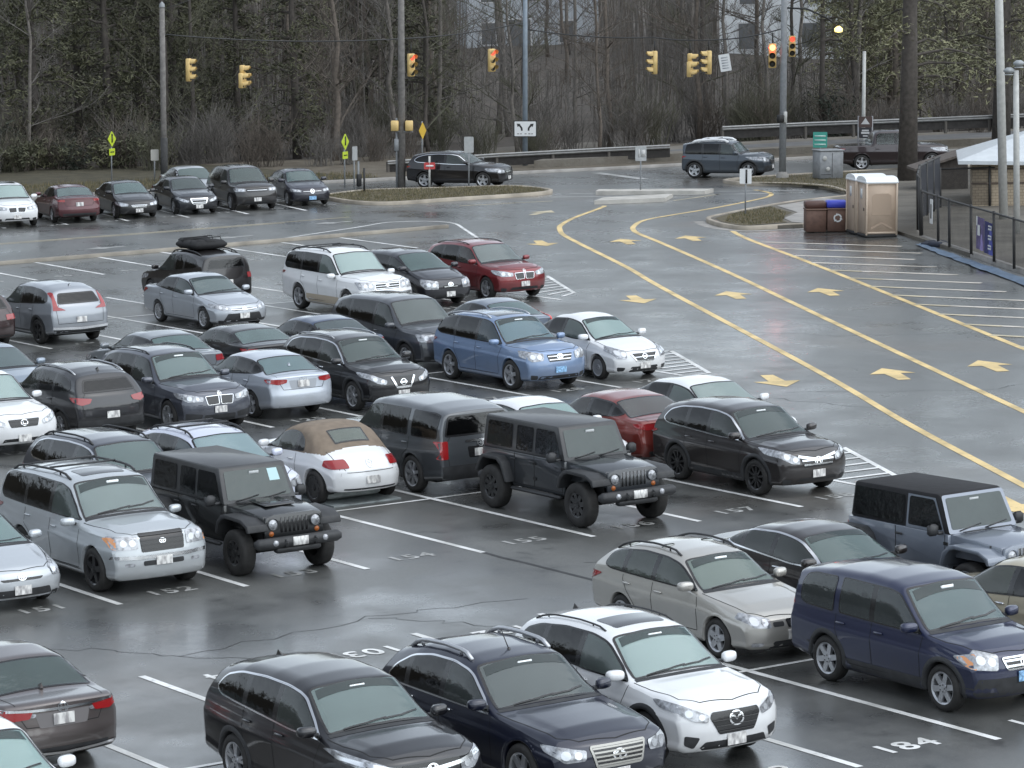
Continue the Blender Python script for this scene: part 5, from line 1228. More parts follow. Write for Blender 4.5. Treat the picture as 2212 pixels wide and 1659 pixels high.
# right-hand verge, field and walk
VERGE = [(76.75, 102.6), (77.6, 104.2), (79.0, 105.2), (84.3, 107.8), (88.3, 108.7), (89.7, 111), (90.65, 113.2), (90.6, 115.5), (89.6, 118.0), (91.2, 120), (100, 118.4), (112, 114), (150, 92), (160, 40), (70, 30), (56, 42), (66, 66), (73.2, 82), (77.9, 92.4), (79.6, 96), (78.6, 99.2), (76.35, 99.95), (76.3, 101.2)]
slab('field', VERGE, .12, M_FIELD)
VK = [(79.6, 96), (78.6, 99.2), (76.35, 99.95), (76.3, 101.2), (76.75, 102.6), (77.6, 104.2), (79.0, 105.2), (84.3, 107.8), (88.3, 108.7), (89.7, 111), (90.65, 113.2), (90.6, 115.5), (89.6, 118.0), (91.2, 120), (100, 118.4), (112, 114), (130, 104)]
kerb('verge_kerb', smooth_path(VK, 5), .18, .16)
sheet('island_grass', [(76.5, 100.3), (76.55, 101.3), (76.95, 102.5), (77.75, 103.95), (79.1, 104.95), (82.5, 106.6), (81.2, 103.6), (79.2, 101.9), (78.4, 100.3)], .135, M_GRASS)
sheet('walk', [(78.6, 99.6), (78.6, 100.3), (79.4, 101.8), (81.4, 103.5), (82.8, 106.6), (86.5, 108.2), (85.6, 104), (81.5, 100), (79.9, 97.2)], .137, M_CONC)
sheet('corner_grass', [(88.9, 109.6), (90.4, 113.2), (90.35, 115.4), (89.5, 117.8), (91.4, 119.7), (97, 118.6), (94, 113), (91.5, 110)], .136, M_GRASS)
line(wm := MB(), smooth_path([(78.6, 98.6), (76.1, 99.55), (75.95, 101.2), (76.45, 102.85), (77.35, 104.5)], 5), .42, .006)
struct(wm.build('gutter', M_CONC, smooth=False))
# left island
ISL = [(73.4, 126.6), (72.85, 123.2), (73.1, 121.4), (74.2, 120.75), (76.4, 120.7), (80.0, 120.25), (81.6, 120.9), (82.1, 122.6), (81.9, 124.7), (79.5, 126.0), (76.5, 127.8)]
slab('grass_island', ISL, .12, M_GRASS); kerb('island_kerb', smooth_path(ISL + [ISL[0]], 5)[:-1], .18, .15, closed=True)
# concrete medians
for P in ([(79.3, 114.3), (80.6, 115.5), (83.6, 114.7), (82.1, 113.2)], [(82.3, 118.5), (83.0, 119.3), (86.4, 115.6), (85.4, 114.9)]):
    slab('median', P, .16, plain('median_concrete', (.46, .44, .40), .7, bump=.3, bscale=20, var=.2, vscale=1.5))
# long narrow median beside the fourth row
MED = [(38, 109.45), (57.5, 109.4), (69.2, 109.8), (69.2, 109.98), (57.5, 109.62), (38, 109.66)]
slab('long_median', MED, .11, plain('median_top', (.24, .22, .19), .8, var=.3)); kerb('median_kerb', [(38, 109.35), (57.5, 109.3), (69.25, 109.7)], .13, .125, plain('kerb_grey', (.27, .245, .205), .75, bump=.3, bscale=20, var=.4, vscale=.8))

# ------------------------------------------------------------------ painted markings
rl = random.Random(2)
def row_lines(name, a0, ks, b0, b1, div):
    mb = MB()
    for k in ks: line(mb, [(a0 + k * SW, b0), (a0 + k * SW, b1)], .125, .006)
    if div: line(mb, [(a0 + ks[0] * SW - .3, div), (a0 + ks[-1] * SW + .06, div)], .10, .009)
    struct(mb.build(name, WLINE, smooth=False))
row_lines('stall_lines', A0, list(range(-8, 6)), 34.4, 45.7, 40.05)
row_lines('stall_lines', B0, list(range(-8, 8)), 51.0, 62.3, 56.65)
row_lines('stall_lines', C0, list(range(-8, 6)), 67.55, 78.85, 73.2)
row_lines('stall_lines', D0, list(range(-8, 8)), 85.25, 96.5, 90.9)
mb = MB()
for i in range(-2, 5): line(mb, [(59.62 + i * 2.52 + .95, 127.3 - .4 * i), (59.62 + i * 2.52, 123.0 - .42 * i)], .15, .006)
struct(mb.build('stall_lines', WLINE, smooth=False))
mb = MB()
for i in range(-8, 7): line(mb, [(48.85 + i * 2.51, 103.3), (49.1 + i * 2.51, 109.2)], .14, .006)
struct(mb.build('stall_lines', WLINE, smooth=False))
# striped corners at the row ends
def hatch(name, out, n=7):
    mb = MB(); a, b, c, d = [Vector(p) for p in out]      # a-b outer edge, d-c inner edge
    line(mb, [a, b, c], .13, .007); line(mb, [d, a], .11, .007)
    for i in range(1, n):
        t = i / n; p = d.lerp(c, t); q = a.lerp(b, t)
        line(mb, [p, q], .13, .010)
    struct(mb.build(name, WLINE, smooth=False))
hatch('striped_corner', [(45.46, 56.34), (43.42, 51.68), (42.75, 51.75), (42.66, 56.4)])
hatch('striped_corner', [(52.75, 72.6), (50.76, 68.23), (50.06, 68.2), (50.02, 72.6)], 8)
hatch('striped_corner', [(61.6, 91.6), (59.23, 86.59), (58.4, 86.0), (57.9, 91.5)], 8)
mb = MB(); line(mb, smooth_path([(62.6, 110.7), (66.9, 112.6), (68.9, 113.6), (70.3, 112.8), (70.45, 111.2), (69.3, 108.6), (67.0, 103.8)], 5), .13, .006); struct(mb.build('median_outline', WLINE, smooth=False))
# yellow lane lines
for P in ([(81.0, 104.8 + 6)][:0] + [(75.64, 100.09), (73.89, 96.72), (69.09, 86.28), (59.63, 66.32), (50, 46)],
          [(88.3, 115.2), (87.8, 113.6), (86.9, 112.3), (85.4, 111.15), (81.36, 108.93), (77.76, 107.33), (76.0, 106.3), (74.41, 104.64), (73.5, 103.41), (72.64, 101.84), (70.85, 97.82), (65.98, 87.26), (60.03, 74.85), (51.89, 57.73), (45, 43)],
          [(79.2, 113.4), (78.3, 112.5), (74.99, 109.52), (72.75, 107.14), (71.52, 105.38), (70.45, 103.56), (68.81, 100.11), (64.99, 91.81), (61.89, 85.49), (52.9, 66.5), (48.72, 58.06), (44.95, 50.02), (40, 39.5)]):
    mb = MB(); line(mb, smooth_path(P, 6), .20, .006); struct(mb.build('lane_line', YLINE, smooth=False))
mb = MB(); line(mb, [(40, 117.6), (60.9, 117.0), (69.2, 117.0)], .14, .006); line(mb, [(40, 117.25), (60.9, 116.65), (66, 116.65)], .10, .006)
line(mb, [(82.6, 113.3), (84.3, 113.9), (86, 114.6)], .15, .006); line(mb, [(79.2, 121.4 - 4.2), (75.2, 118.2)], .15, .006); struct(mb.build('road_line', YPALE, smooth=False))
# slanted stripes of the walkway beside the fence
mb = MB(); mb2 = MB()
for i in range(26):
    y0 = 95.8 - i * 2.42; x0 = 73.55 - (95.8 - y0) * .4747
    L_ = 5.6 if i < 2 else 4.6
    line(mb, [(x0 + .1, y0), (x0 + .42 * L_, y0 - .91 * L_)], .24, .008)
    if i > 3: line(mb2, [(x0 + .1, y0 + .02), (x0 + .42 * 1.2, y0 - .91 * 1.2)], .24, .011)
struct(mb.build('walkway_stripes', CREAM, smooth=False)); struct(mb2.build('walkway_stripes', YPALE, smooth=False))
# stop lines and crossing
mb = MB(); line(mb, [(89.9, 129.4), (89.0, 124.3)], .5, .006)
for t in (0, 1): line(mb, [(80.3 + t * 1.6, 119.0 + t * .9), (88.6 + t * 1.3, 112.2 + t * .9)], .25, .006)
for i in range(4): line(mb, [(93.5 + i * 3.6, 121.7 - i * 1.2), (95.4 + i * 3.6, 121.1 - i * 1.2)], .12, .006)
struct(mb.build('crossing_lines', WWORN, smooth=False))
# arrows
def arrow(x, y, ang, mat, sc=1.):
    c, s = math.cos(ang), math.sin(ang); m = MB()
    P = [(-1.15, -.17), (.1, -.22), (.1, -.62), (1.25, 0), (.1, .62), (.1, .22), (-1.15, .17)]
    m.add([(x + sc * (c * a - s * b), y + sc * (s * a + c * b), .007) for a, b in P], [(0, 1, 5, 6), (2, 3, 4), (1, 2, 4, 5)])
    return struct(m.build('painted_arrow', mat, smooth=False))
dn = math.atan2(-.903, -.43)
for x, y in ((59.53, 83.62), (51.08, 65.9), (68.04, 101.43), (43.3, 48.6)): arrow(x, y, dn, YLINE, .95)
for x, y in ((70.48, 99.63), (62.27, 82.37), (53.95, 64.83), (72.84, 98.85), (64.81, 81.03), (56.71, 64.32)): arrow(x, y, dn + PI, YLINE, .95)
arrow(75.53, 112.6, R_(35), YPALE, .9)
for x, y in ((49, 112.9), (56, 112.4), (61.5, 112.6), (67.4, 116.0 - .8)): arrow(x, y, R_(180), WWORN, .7)
# stall numbers
def number(txt, x, y, rot, size=.62, mat=WLINE):
    cu = bpy.data.curves.new('n', 'FONT'); cu.body = txt; cu.size = size; cu.align_x = 'CENTER'; cu.align_y = 'CENTER'; cu.space_character = 1.15; cu.offset = .014
    t = bpy.data.objects.new('n', cu); COL.objects.link(t)
    me = bpy.data.meshes.new_from_object(t); bpy.data.objects.remove(t); me.materials.clear(); me.materials.append(mat)
    o = bpy.data.objects.new('stall_number', me); COL.objects.link(o); o.location = (x, y, .007); o.rotation_euler = (0, 0, rot); return struct(o)
for k, t in ((0, '102'), (-1, '103'), (-2, '104')): number(t, A0 + (k + .5) * SW, 44.95, PI)
for k, t in ((0, '184'), (1, '185'), (-1, '183')): number(t, A0 + (k + .5) * SW, 34.9, 0)
for k in range(-1, 7): number(str(152 + k), B0 + (k + .5) * SW, 51.5, 0, .56, WWORN)
for k in range(-3, 5): number(str(125 + k), C0 + (k + .5) * SW, 68.1, 0, .56, WWORN)
for k in range(-1, 7): number(str(76 + k), D0 + (k + .5) * SW, 85.8, 0, mat=WWORN)
for k in range(0, 6): number(str(60 - k), D0 + (k + .5) * SW, 95.9, PI, mat=WWORN)
for i in range(-3, 6): number(str(44 + i), 50.1 + i * 2.51, 103.9, 0, mat=WWORN)
for i in range(0, 6): number(str(20 + i), 59.2 + i * 2.53, 123.2, R_(-8), mat=WWORN)
# cracks and sealed joints in the asphalt
mb = MB()
def crack(pts, w=.05, jit=.16, n=9):
    out = []
    for a, b in zip(pts, pts[1:]):
        for i in range(n): t = i / n; out.append((a[0] + (b[0] - a[0]) * t + rl.uniform(-jit, jit), a[1] + (b[1] - a[1]) * t + rl.uniform(-jit, jit)))
    out.append(pts[-1]); line(mb, out, w * (.4 if jit > .1 else .6), .004)
crack([(32.76, 51.0), (32.8, 45.3)], .16, .02)
crack([(21.5, 49.2), (23.3, 48.0), (24.4, 46.2), (26, 44.9)]); crack([(24.2, 46.6), (28.2, 47.3), (31, 46.9)]); crack([(28.2, 47.3), (29.5, 45.2)])
crack([(33.5, 48.9), (36, 47.2), (39, 47)]); crack([(50, 64), (54, 61), (57, 61.5)]); crack([(46, 50), (49, 52), (51, 51)]); crack([(56, 76), (58, 72), (61, 70)]); crack([(63, 96), (66, 95), (68, 92)])
crack([(45, 66), (49, 63.5), (50, 60)]); crack([(40, 65.5), (44, 64.2)]); crack([(48, 82), (54, 81), (58, 79.5)])
struct(mb.build('asphalt_cracks', plain('crack_dark', (.022, .022, .022), .5, var=.5, vscale=2.), smooth=False))

# ------------------------------------------------------------------ poles, signals, signs
AX = Vector((0, 0, 1)).cross(RIGHT)
LEAN = Matrix.Rotation(.0249, 3, AX)
def upright(name, loc, rz=0, lean=1.0):
    o = empty(name, loc); M = Matrix.Rotation(.0249 * lean, 3, AX) @ Matrix.Rotation(rz, 3, 'Z'); o.rotation_euler = M.to_euler(); return o
M_WOOD = plain('pole_wood', (.17, .16, .15), .85, bump=.4, bscale=12, var=.25)
M_STEEL = plain('pole_steel', (.24, .25, .26), .5, var=.15); M_PALE = plain('pole_pale', (.46, .46, .44), .5, var=.12)
M_SIGY = plain('signal_yellow', (.66, .47, .19), .5, var=.1); M_DARK = plain('signal_dark', (.02, .02, .02), .6)
def pole(label, loc, h, r0, r1, mat, lean=1., extra=None, name='utility_pole'):
    o = upright(name, loc, 0, lean); m = MB(); m.tube([(0, 0, -.1), (0, 0, h * .5), (0, 0, h)], [r0, (r0 + r1) / 2, r1], 12); m.build('pole', mat, o)
    tag(o, label, 'pole'); return o
p1 = pole('grey pole with dark lower half behind the far row of cars', (73.34, 140.85, 0), 8.2, .15, .12, M_WOOD)
m = MB(); m.tube([(0, 0, .0), (.02, 0, 2.1)], .17, 10); m.build('dark_sleeve', plain('pole_tarred', (.05, .05, .05), .9, var=.3), p1)
m = MB(); m.lathe([(8.15, .14), (8.3, .12), (8.42, .001)], 10, 'z'); m.build('cap', M_STEEL, p1)
p2 = pole('thick grey pole with two yellow pedestrian signals behind the grass island', (79.1, 129.07, 0), 12, .17, .13, M_WOOD)
p3 = pole('blue-grey steel pole carrying the white turn-arrow sign', (89.79, 135.17, 0), 11, .13, .10, plain('pole_blue', (.20, .24, .28), .5, var=.12))
p4 = pole('tall grey corner pole with a lit lamp arm, beside the metal cabinet', (92.38, 118.52, 0), 11, .16, .13, M_STEEL)
m = MB(); m.lathe([(0, .30), (.25, .28), (.4, .18)], 12, 'z'); m.build('base', M_CONC, p4)
m = MB(); m.box((-.3, -.2, 2.75), (.28, .22, .34), 0, .03); m.box((-.15, -.1, 2.75), (.2, .05, .05)); m.build('pedestrian_signal', M_DARK, p4)
m = MB(); m.box((-.02, -.18, 2.8), (.16, .1, .5), 0, .02); m.build('control_box', M_PALE, p4)
p5 = pole('slim pale pole behind the dark signboard', (102.47, 125.24, 0), 5.2, .10, .08, M_PALE)
p6 = pole('tall pale floodlight pole inside the fence, nearer the hut', (84.65, 95.25, 0), 13, .17, .14, M_PALE, -.6)
p7 = pole('short pale pole with two lamps on top, right of the tall floodlight pole', (80.94, 90.38, 0), 5.9, .12, .10, M_PALE, 0.)
for dx, dz in ((-.25, 0), (.1, .25)):
    m = MB(); c = RIGHT * dx; m.box((c.x, c.y, 5.9 + dz), (.34, .34, .22), 0, .08); m.lathe([(5.75 + dz, .17), (5.78 + dz, .15)], 12, 'z', c=(c.x, c.y, 0)); m.build('lamp_head', plain('lamp_grey', (.30, .32, .33), .4), p7)

# yellow pedestrian signals on the thick pole
for dx in (-.30, .34):
    c = RIGHT * dx - VIEW * .12; m = MB(); m.box((c.x, c.y, 2.76), (.34, .30, .46), 0, .03, Matrix.Rotation(-CAM_Y, 3, 'Z')); o = m.build('pedestrian_signal', M_SIGY, p2)
m = MB(); c = RIGHT * .05 - VIEW * .1; m.box((c.x, c.y, 2.5), (.9, .06, .05), 0, 0, Matrix.Rotation(-CAM_Y, 3, 'Z')); m.build('signal_bracket', M_STEEL, p2)
m = MB(); c = RIGHT * -.22; m.box((c.x, c.y, 1.9), (.22, .2, .55), 0, .03, Matrix.Rotation(-CAM_Y, 3, 'Z')); m.tube([(c.x, c.y, 0), (c.x, c.y, 3.1)], .05, 6); m.build('control_box', M_STEEL, p2)

def signal(label, loc, face, lit=None, dog=False, sc=1.):
    o = upright('traffic_signal', loc, face); tag(o, label, 'traffic signal')
    def head(y, z, n, parent):
        m = MB(); m.box((0, y, z), (.20, .34, .36 * n), 0, .03); h = m.build('housing', M_SIGY, parent)
        for i in range(n):
            zz = z + .36 * ((n - 1) / 2 - i); on = lit is not None and lit == i and y <= .01
            m = MB(); V = []; F = []
            A_ = np.linspace(-.35, PI + .35, 13)
            for a in A_: V += [(.10, y + .155 * math.cos(a), zz + .155 * math.sin(a)), (.38 - .10 * (math.sin(a) < .0), y + .155 * math.cos(a), zz + .155 * math.sin(a))]
            m.add(V, [(2 * k, 2 * k + 1, 2 * k + 3, 2 * k + 2) for k in range(len(A_) - 1)]); m.build('visor', M_SIGY, h)
            m = MB(); m.lathe([(.105, .135), (.13, .10), (.14, .001)], 16, 'x', c=(0, y, zz)); m.build('lens', plain('lens_red_lit', (.9, .1, .04), .3, emit=(1, .05, .02), es=28) if on and sc > 1 else plain('lens_red_glow', (.9, .1, .06), .3, emit=(1, .10, .06), es=1.3) if on else plain('lens_dark', (.03, .03, .028), .3), h)
    if dog: head(0, .36, 1, o); head(-.19, -.18, 2, o); head(.19, -.18, 2, o)
    else: head(0, 0, 3, o)
    m = MB(); m.tube([(0, 0, .5), (0, 0, 1.0)], .03, 6); m.build('hanger', M_DARK, o)
    return o
fR = math.atan2(RIGHT.y, RIGHT.x)          # facing to the right of the photo
signal('yellow traffic signal turned right, nearest the pole with a dark lower half', (75.69, 142.44, 5.12), fR - .25)
signal('five-lamp yellow signal cluster turned right, beside the left one', (77.77, 141.0, 4.75), fR - .2, dog=True)
signal('yellow signal glowing red just right of the thick grey pole', (84.47, 136.67, 5.09), fR - .95, lit=0)
signal('yellow signal glowing red above the left end of the guardrail', (87.66, 134.59, 5.22), fR - .95, lit=0)
signal('yellow traffic signal turned left, right of the turn-arrow sign', (92.3, 127.9, 5.04), fR + PI + .25)
signal('five-lamp yellow signal cluster left of the hanging white sign', (93.06, 126.17, 4.92), fR - .2, dog=True)
signal('yellow traffic signal turned left, next to the hanging white sign', (93.19, 124.9, 5.06), fR + PI + .25)
signal('bright red traffic signal facing the lot beside the corner pole', (92.3, 119.0, 5.5), fR - PI / 2 - .1, lit=0, sc=1.2)
signal('distant red traffic signal right of the corner pole', (108.9, 138.74, 5.0), fR - PI / 2, lit=0)
def board(o, w, h, z, mat, face, name='panel', diamond=False, y=0.0, back=None):
    q = [(-w / 2, -h / 2), (w / 2, -h / 2), (w / 2, h / 2), (-w / 2, h / 2)]
    if diamond: q = [(-w / 2, 0), (0, -h / 2), (w / 2, 0), (0, h / 2)]
    q = rnd(q, .04, 2); m = MB(); m.prism([(a, z + b) for a, b in q], y - .012, y + .012, axis='y'); return m.build(name, mat, o, smooth=False)
def signpost(label, loc, h, w, hh, zc, mat, rz, cat='sign', post=None, diamond=False, name='road_sign', r=.035):
    o = upright(name, loc, rz); m = MB(); m.tube([(0, .035, -.05), (0, .035, h)], r, 6); m.build('post', post or M_STEEL, o)
    board(o, w, hh, zc, mat, 0, diamond=diamond); tag(o, label, cat); return o
CR = -CAM_Y
M_SGREY = plain('sign_back', (.36, .37, .37), .5, var=.1); M_LIME = plain('sign_lime', (.50, .62, .04), .45); M_SWHITE = plain('sign_white', (.70, .71, .71), .4)
for lab, loc in (('yellow-green crossing sign left of the pole with a dark lower half', (71.71, 142.95, 0)), ('yellow-green crossing sign at the left end of the grass island', (77.43, 131.19, 0))):
    o = signpost(lab, loc, 2.3, .75, .75, 2.05, M_LIME, CR + R_(66), diamond=True); board(o, .5, .32, 1.45, M_LIME, 0)
    m = MB(); m.box((0, -.016, 2.05), (.12, .01, .32)); m.box((0, -.016, 2.25), (.12, .01, .1)); m.box((0, -.016, 1.45), (.34, .01, .05)); m.build('pictogram', M_DARK, o)
signpost('small pale sign on a dark post beside the leftmost grey pole', (73.05, 141.22, 0), 1.5, .40, .52, 1.3, plain('sign_tan', (.40, .39, .36), .5), CR + .5)
signpost('small round-cornered grey sign right of the yellow-green crossing sign', (76.99, 129.62, 0), 1.9, .42, .62, 1.62, M_SGREY, CR + R_(62))
signpost('grey back of a sign in front of the black four-wheel drive', (80.61, 125.87, 0), 2.3, .42, .70, 1.95, M_SGREY, CR + .1)
o = signpost('pale grey sign on the concrete median by the crossing', (83.98, 117.56, .0), 2.0, .48, .62, 1.70, M_SGREY, CR + .1)
m = MB(); m.box((.1, -.02, 1.72), (.18, .01, .3)); m.box((-.08, -.02, 1.72), (.05, .01, .34)); m.build('marking', plain('sign_faint', (.48, .48, .47), .5), o)
o = signpost('white sign with a dark stripe on the grass tip near the brown bins', (79.55, 104.42, .1), 1.75, .46, .58, 1.50, M_SWHITE, CR - .1)
m = MB(); m.box((.03, -.02, 1.50), (.07, .012, .54)); m.build('stripe', M_DARK, o)
o = signpost('small red and white sign behind the grass island', (79.47, 127.32, .0), 1.45, .5, .30, 1.02, plain('sign_red', (.45, .05, .05), .4), CR + .2, post=M_PALE, r=.05)
m = MB(); m.box((0, -.02, 1.02), (.34, .012, .07)); m.build('bar', M_SWHITE, o)
signpost('yellow diamond warning sign right of the thick grey pole', (86.99, 139.95, .0), 2.2, .46, .85, 1.75, plain('sign_amber', (.62, .40, .05), .45), CR + R_(40), diamond=True)
for lab, loc in (('short dark stake nearest the yellow-green sign on the island', (75.9, 127.0, 0)), ('short pale stake with a dark foot left of the thick pole', (78.0, 131.0, 0))):
    o = upright('marker_post', loc); m = MB(); m.tube([(0, 0, 0), (0, 0, 1.15)], .045, 6); m.build('post', M_STEEL if 'pale' in lab else M_DARK, o); m = MB(); m.box((.03, 0, .3), (.2, .16, .55), 0, .02)
    if 'pale' in lab: m.build('foot', M_DARK, o)
    tag(o, lab, 'post')
# turn sign: a curved black arrow to each side over a line of small print
o = upright('road_sign', (89.65, 134.95, 0), CR); tag(o, 'white lane sign with two black curved arrows', 'sign')
board(o, 1.02, .70, 1.87, M_SWHITE, 0); 
m = MB()
for sd in (-1, 1):
    pts = [(sd * .16, 1.78), (sd * .17, 1.90), (sd * .24, 2.0), (sd * .30, 2.05)]; L, Rr = offset_path(pts, .085)
    m.add([(p.x, -.02, p.y) for p in L] + [(p.x, -.02, p.y) for p in Rr], [(i, i + 1, 5 + i, 4 + i) for i in range(3)])
    m.add([(sd * .22, -.022, 2.10), (sd * .40, -.022, 2.12), (sd * .36, -.022, 1.95)], [(0, 1, 2)])
m.build('arrow', M_DARK, o, smooth=False)
m = MB()
for x, w in ((-.33, .1), (-.2, .08), (.02, .1), (.2, .1), (.33, .08)): m.box((x, -.016, 1.635), (w, .006, .045))
m.build('small_print', plain('print_grey', (.2, .2, .2), .5), o)
m = MB(); m.prism([(-.56, 1.48), (.56, 1.48), (.56, 2.26), (-.56, 2.26)], .012, .03); m.build('backing', M_DARK, o, smooth=False)
# hanging sign
o = upright('hanging_sign', (93.21, 123.69, 5.07), CR, lean=1); o.rotation_euler.rotate_axis('Y', -.17); tag(o, 'white sign hung crookedly from the wire beside the yellow signals', 'sign')
board(o, .50, .78, 0, M_SWHITE, 0); m = MB()
for z in (.24, .12, 0, -.12, -.24): m.box((0, -.018, z), (.3, .006, .06))
m.build('small_print', plain('print_pale', (.42, .44, .46), .5), o); m = MB(); m.tube([(0, .02, .38), (0, .02, .9)], .02, 6); m.build('hanger', M_DARK, o)
# green street sign, dark signboard, cabinet
o = upright('street_sign', (101.87, 127.75, 0), CR); tag(o, 'green sign with pale text lines behind the metal cabinet', 'sign'); m = MB(); m.tube([(0, .03, 0), (0, .03, 1.2)], .04, 6); m.build('post', M_STEEL, o)
board(o, .68, .75, .95, plain('sign_green', (.05, .30, .24), .45), 0); m = MB()
for z in (1.13, .93, .73): m.box((0, -.018, z), (.54, .006, .07))
m.build('text_line', plain('sign_text', (.45, .6, .55), .5), o)
o = upright('signboard', (99.6, 121.6, .1), CR); tag(o, 'dark two-panel signboard on twin posts in front of the guardrail', 'sign')
m = MB()
for x in (-.32, .32): m.tube([(x, .03, 0), (x, .03, 2.3)], .04, 6)
m.tube([(-.32, .03, 1.15), (.95, .03, 1.15)], .035, 6); m.build('post', plain('post_grey', (.22, .22, .23), .5), o)
board(o, .62, .50, 2.02, plain('board_brown', (.07, .045, .04), .5), 0); board(o, .56, .48, 1.52, plain('board_dark', (.025, .025, .03), .5), 0)
m = MB(); m.add([(-.2, -.02, 1.92), (.2, -.02, 1.92), (.06, -.02, 2.12), (0, -.02, 2.22), (-.06, -.02, 2.12)], [(0, 1, 2, 3, 4)]); m.box((0, -.02, 1.63), (.32, .01, .07)); m.box((0, -.02, 1.52), (.38, .01, .09)); m.box((0, -.02, 1.38), (.22, .01, .06)); m.build('lettering', plain('letter_pale', (.5, .5, .5), .5), o, smooth=False)
o = upright('utility_cabinet', (93.4, 116.6, .12), CR + .35); tag(o, 'grey metal signal cabinet with round dials near the corner pole', 'cabinet')
m = MB(); m.box((0, 0, .62), (1.12, .8, 1.2), 0, .03); m.box((0, 0, 1.25), (1.2, .88, .07), 0, .02); m.build('case', plain('cabinet_grey', (.27, .28, .29), .45, var=.15), o)
m = MB(); m.box((.02, -.405, .62), (.02, .01, 1.05)); m.box((-.28, -.405, .2), (.5, .01, .02)); m.build('door_gap', M_DARK, o)
for x, z, r in ((-.36, .92, .11), (-.2, .45, .10)):
    m = MB(); m.lathe([(-.44, r), (-.47, r * .8), (-.47, .001)], 14, 'y', c=(x, 0, z)); m.build('dial', M_PALE, o)
# lamp on a bent arm of the corner pole
c0, c1, c2, c3 = [RIGHT * t + Vector((0, 0, z)) for t, z in ((0, 7.6), (1.0, 7.55), (1.9, 7.15), (2.4, 6.75))]
m = MB(); m.tube([c0, c1, c2, c3], .045, 6); m.build('lamp_arm', M_DARK, p4)
m = MB(); m.lathe([(6.52, .001), (6.55, .16), (6.68, .19), (6.80, .06)], 12, 'z', c=(c3.x, c3.y, 0)); m.build('lamp', plain('lamp_lit', (.9, .75, .3), .4, emit=(1, .75, .22), es=3), p4)
# wires
def wire(label, pts, r=.028):
    P = [Vector(p) for p in pts]; out = []
    for a, b in zip(P, P[1:]):
        for i in range(10): t = i / 10; q = a.lerp(b, t); q.z -= .5 * 4 * t * (1 - t) * min(1, (b - a).length / 25); out.append(q)
    out.append(P[-1]); m = MB(); m.tube(out, r, 4); tag(m.build('overhead_wire', plain('wire_dark', (.05, .05, .05), .6)), label, 'wire')
wire('dark signal wire strung from the left pole to the thick pole', [(73.7, 141.5, 6.9), (84.47, 136.67, 6.35), (90.2, 135.6, 6.9)])
wire('dark signal wire between the turn-sign pole and the corner pole', [(90.2, 135.6, 6.6), (92.3, 127.9, 6.2), (93.19, 124.3, 6.1), (92.9, 118.9, 6.7)])
wire('thin wire rising out of the picture from the left pole', [(73.9, 141.6, 8.0), (82, 140, 11)], .012)

# guardrails
def guardrail(label, pts, zb, h=.75):
    o = empty('guardrail', (pts[0][0], pts[0][1], 0)); P = [Vector((x - pts[0][0], y - pts[0][1], z)) for (x, y), z in zip(pts, zb)]; m = MB()
    for dz in (0, -.11): 
        V = []
        for p in P: V += [p + Vector((0, 0, h + dz)), p + Vector((-.05 * VIEW.x, -.05 * VIEW.y, h + dz - .05)), p + Vector((0, 0, h + dz - .10))]
        m.add(V, [(3 * i + j, 3 * i + j + 1, 3 * i + 4 + j, 3 * i + 3 + j) for i in range(len(P) - 1) for j in range(2)])
    m.build('rail', plain('rail_grey', (.28, .28, .275), .45, metal=.3, var=.15), o, smooth=False)
    m = MB(); q_ = [p + Vector((.1 * VIEW.x, .1 * VIEW.y, 0)) for p in P]; m.add([v + Vector((0, 0, z_)) for v in q_ for z_ in (h - .62, h - .20)], [(2 * i, 2 * i + 2, 2 * i + 3, 2 * i + 1) for i in range(len(P) - 1)]); m.build('shade_strip', plain('rail_shade', (.035, .032, .03), .9, var=.3), o, smooth=False)  # dark strip that paints in the shadow beneath the rail
    for a, b in zip(P, P[1:]):
        n = max(1, int((b - a).length / 2.2))
        for i in range(n):
            q = a.lerp(b, i / n); m = MB(); m.box((q.x + .08 * VIEW.x, q.y + .08 * VIEW.y, q.z + h / 2 - .06), (.12, .12, h)); m.build('post', plain('rail_post', (.10, .09, .08), .8), o, smooth=False)
    tag(o, label, 'guardrail')
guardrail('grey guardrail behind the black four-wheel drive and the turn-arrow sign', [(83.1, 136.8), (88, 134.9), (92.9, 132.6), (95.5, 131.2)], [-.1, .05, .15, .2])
guardrail('higher grey guardrail on the bank at the right', [(98.2, 130.6), (102, 129.0), (106, 126.6), (112, 123.8), (118, 120)], [.95, 1.0, 1.05, 1.1, 1.1])

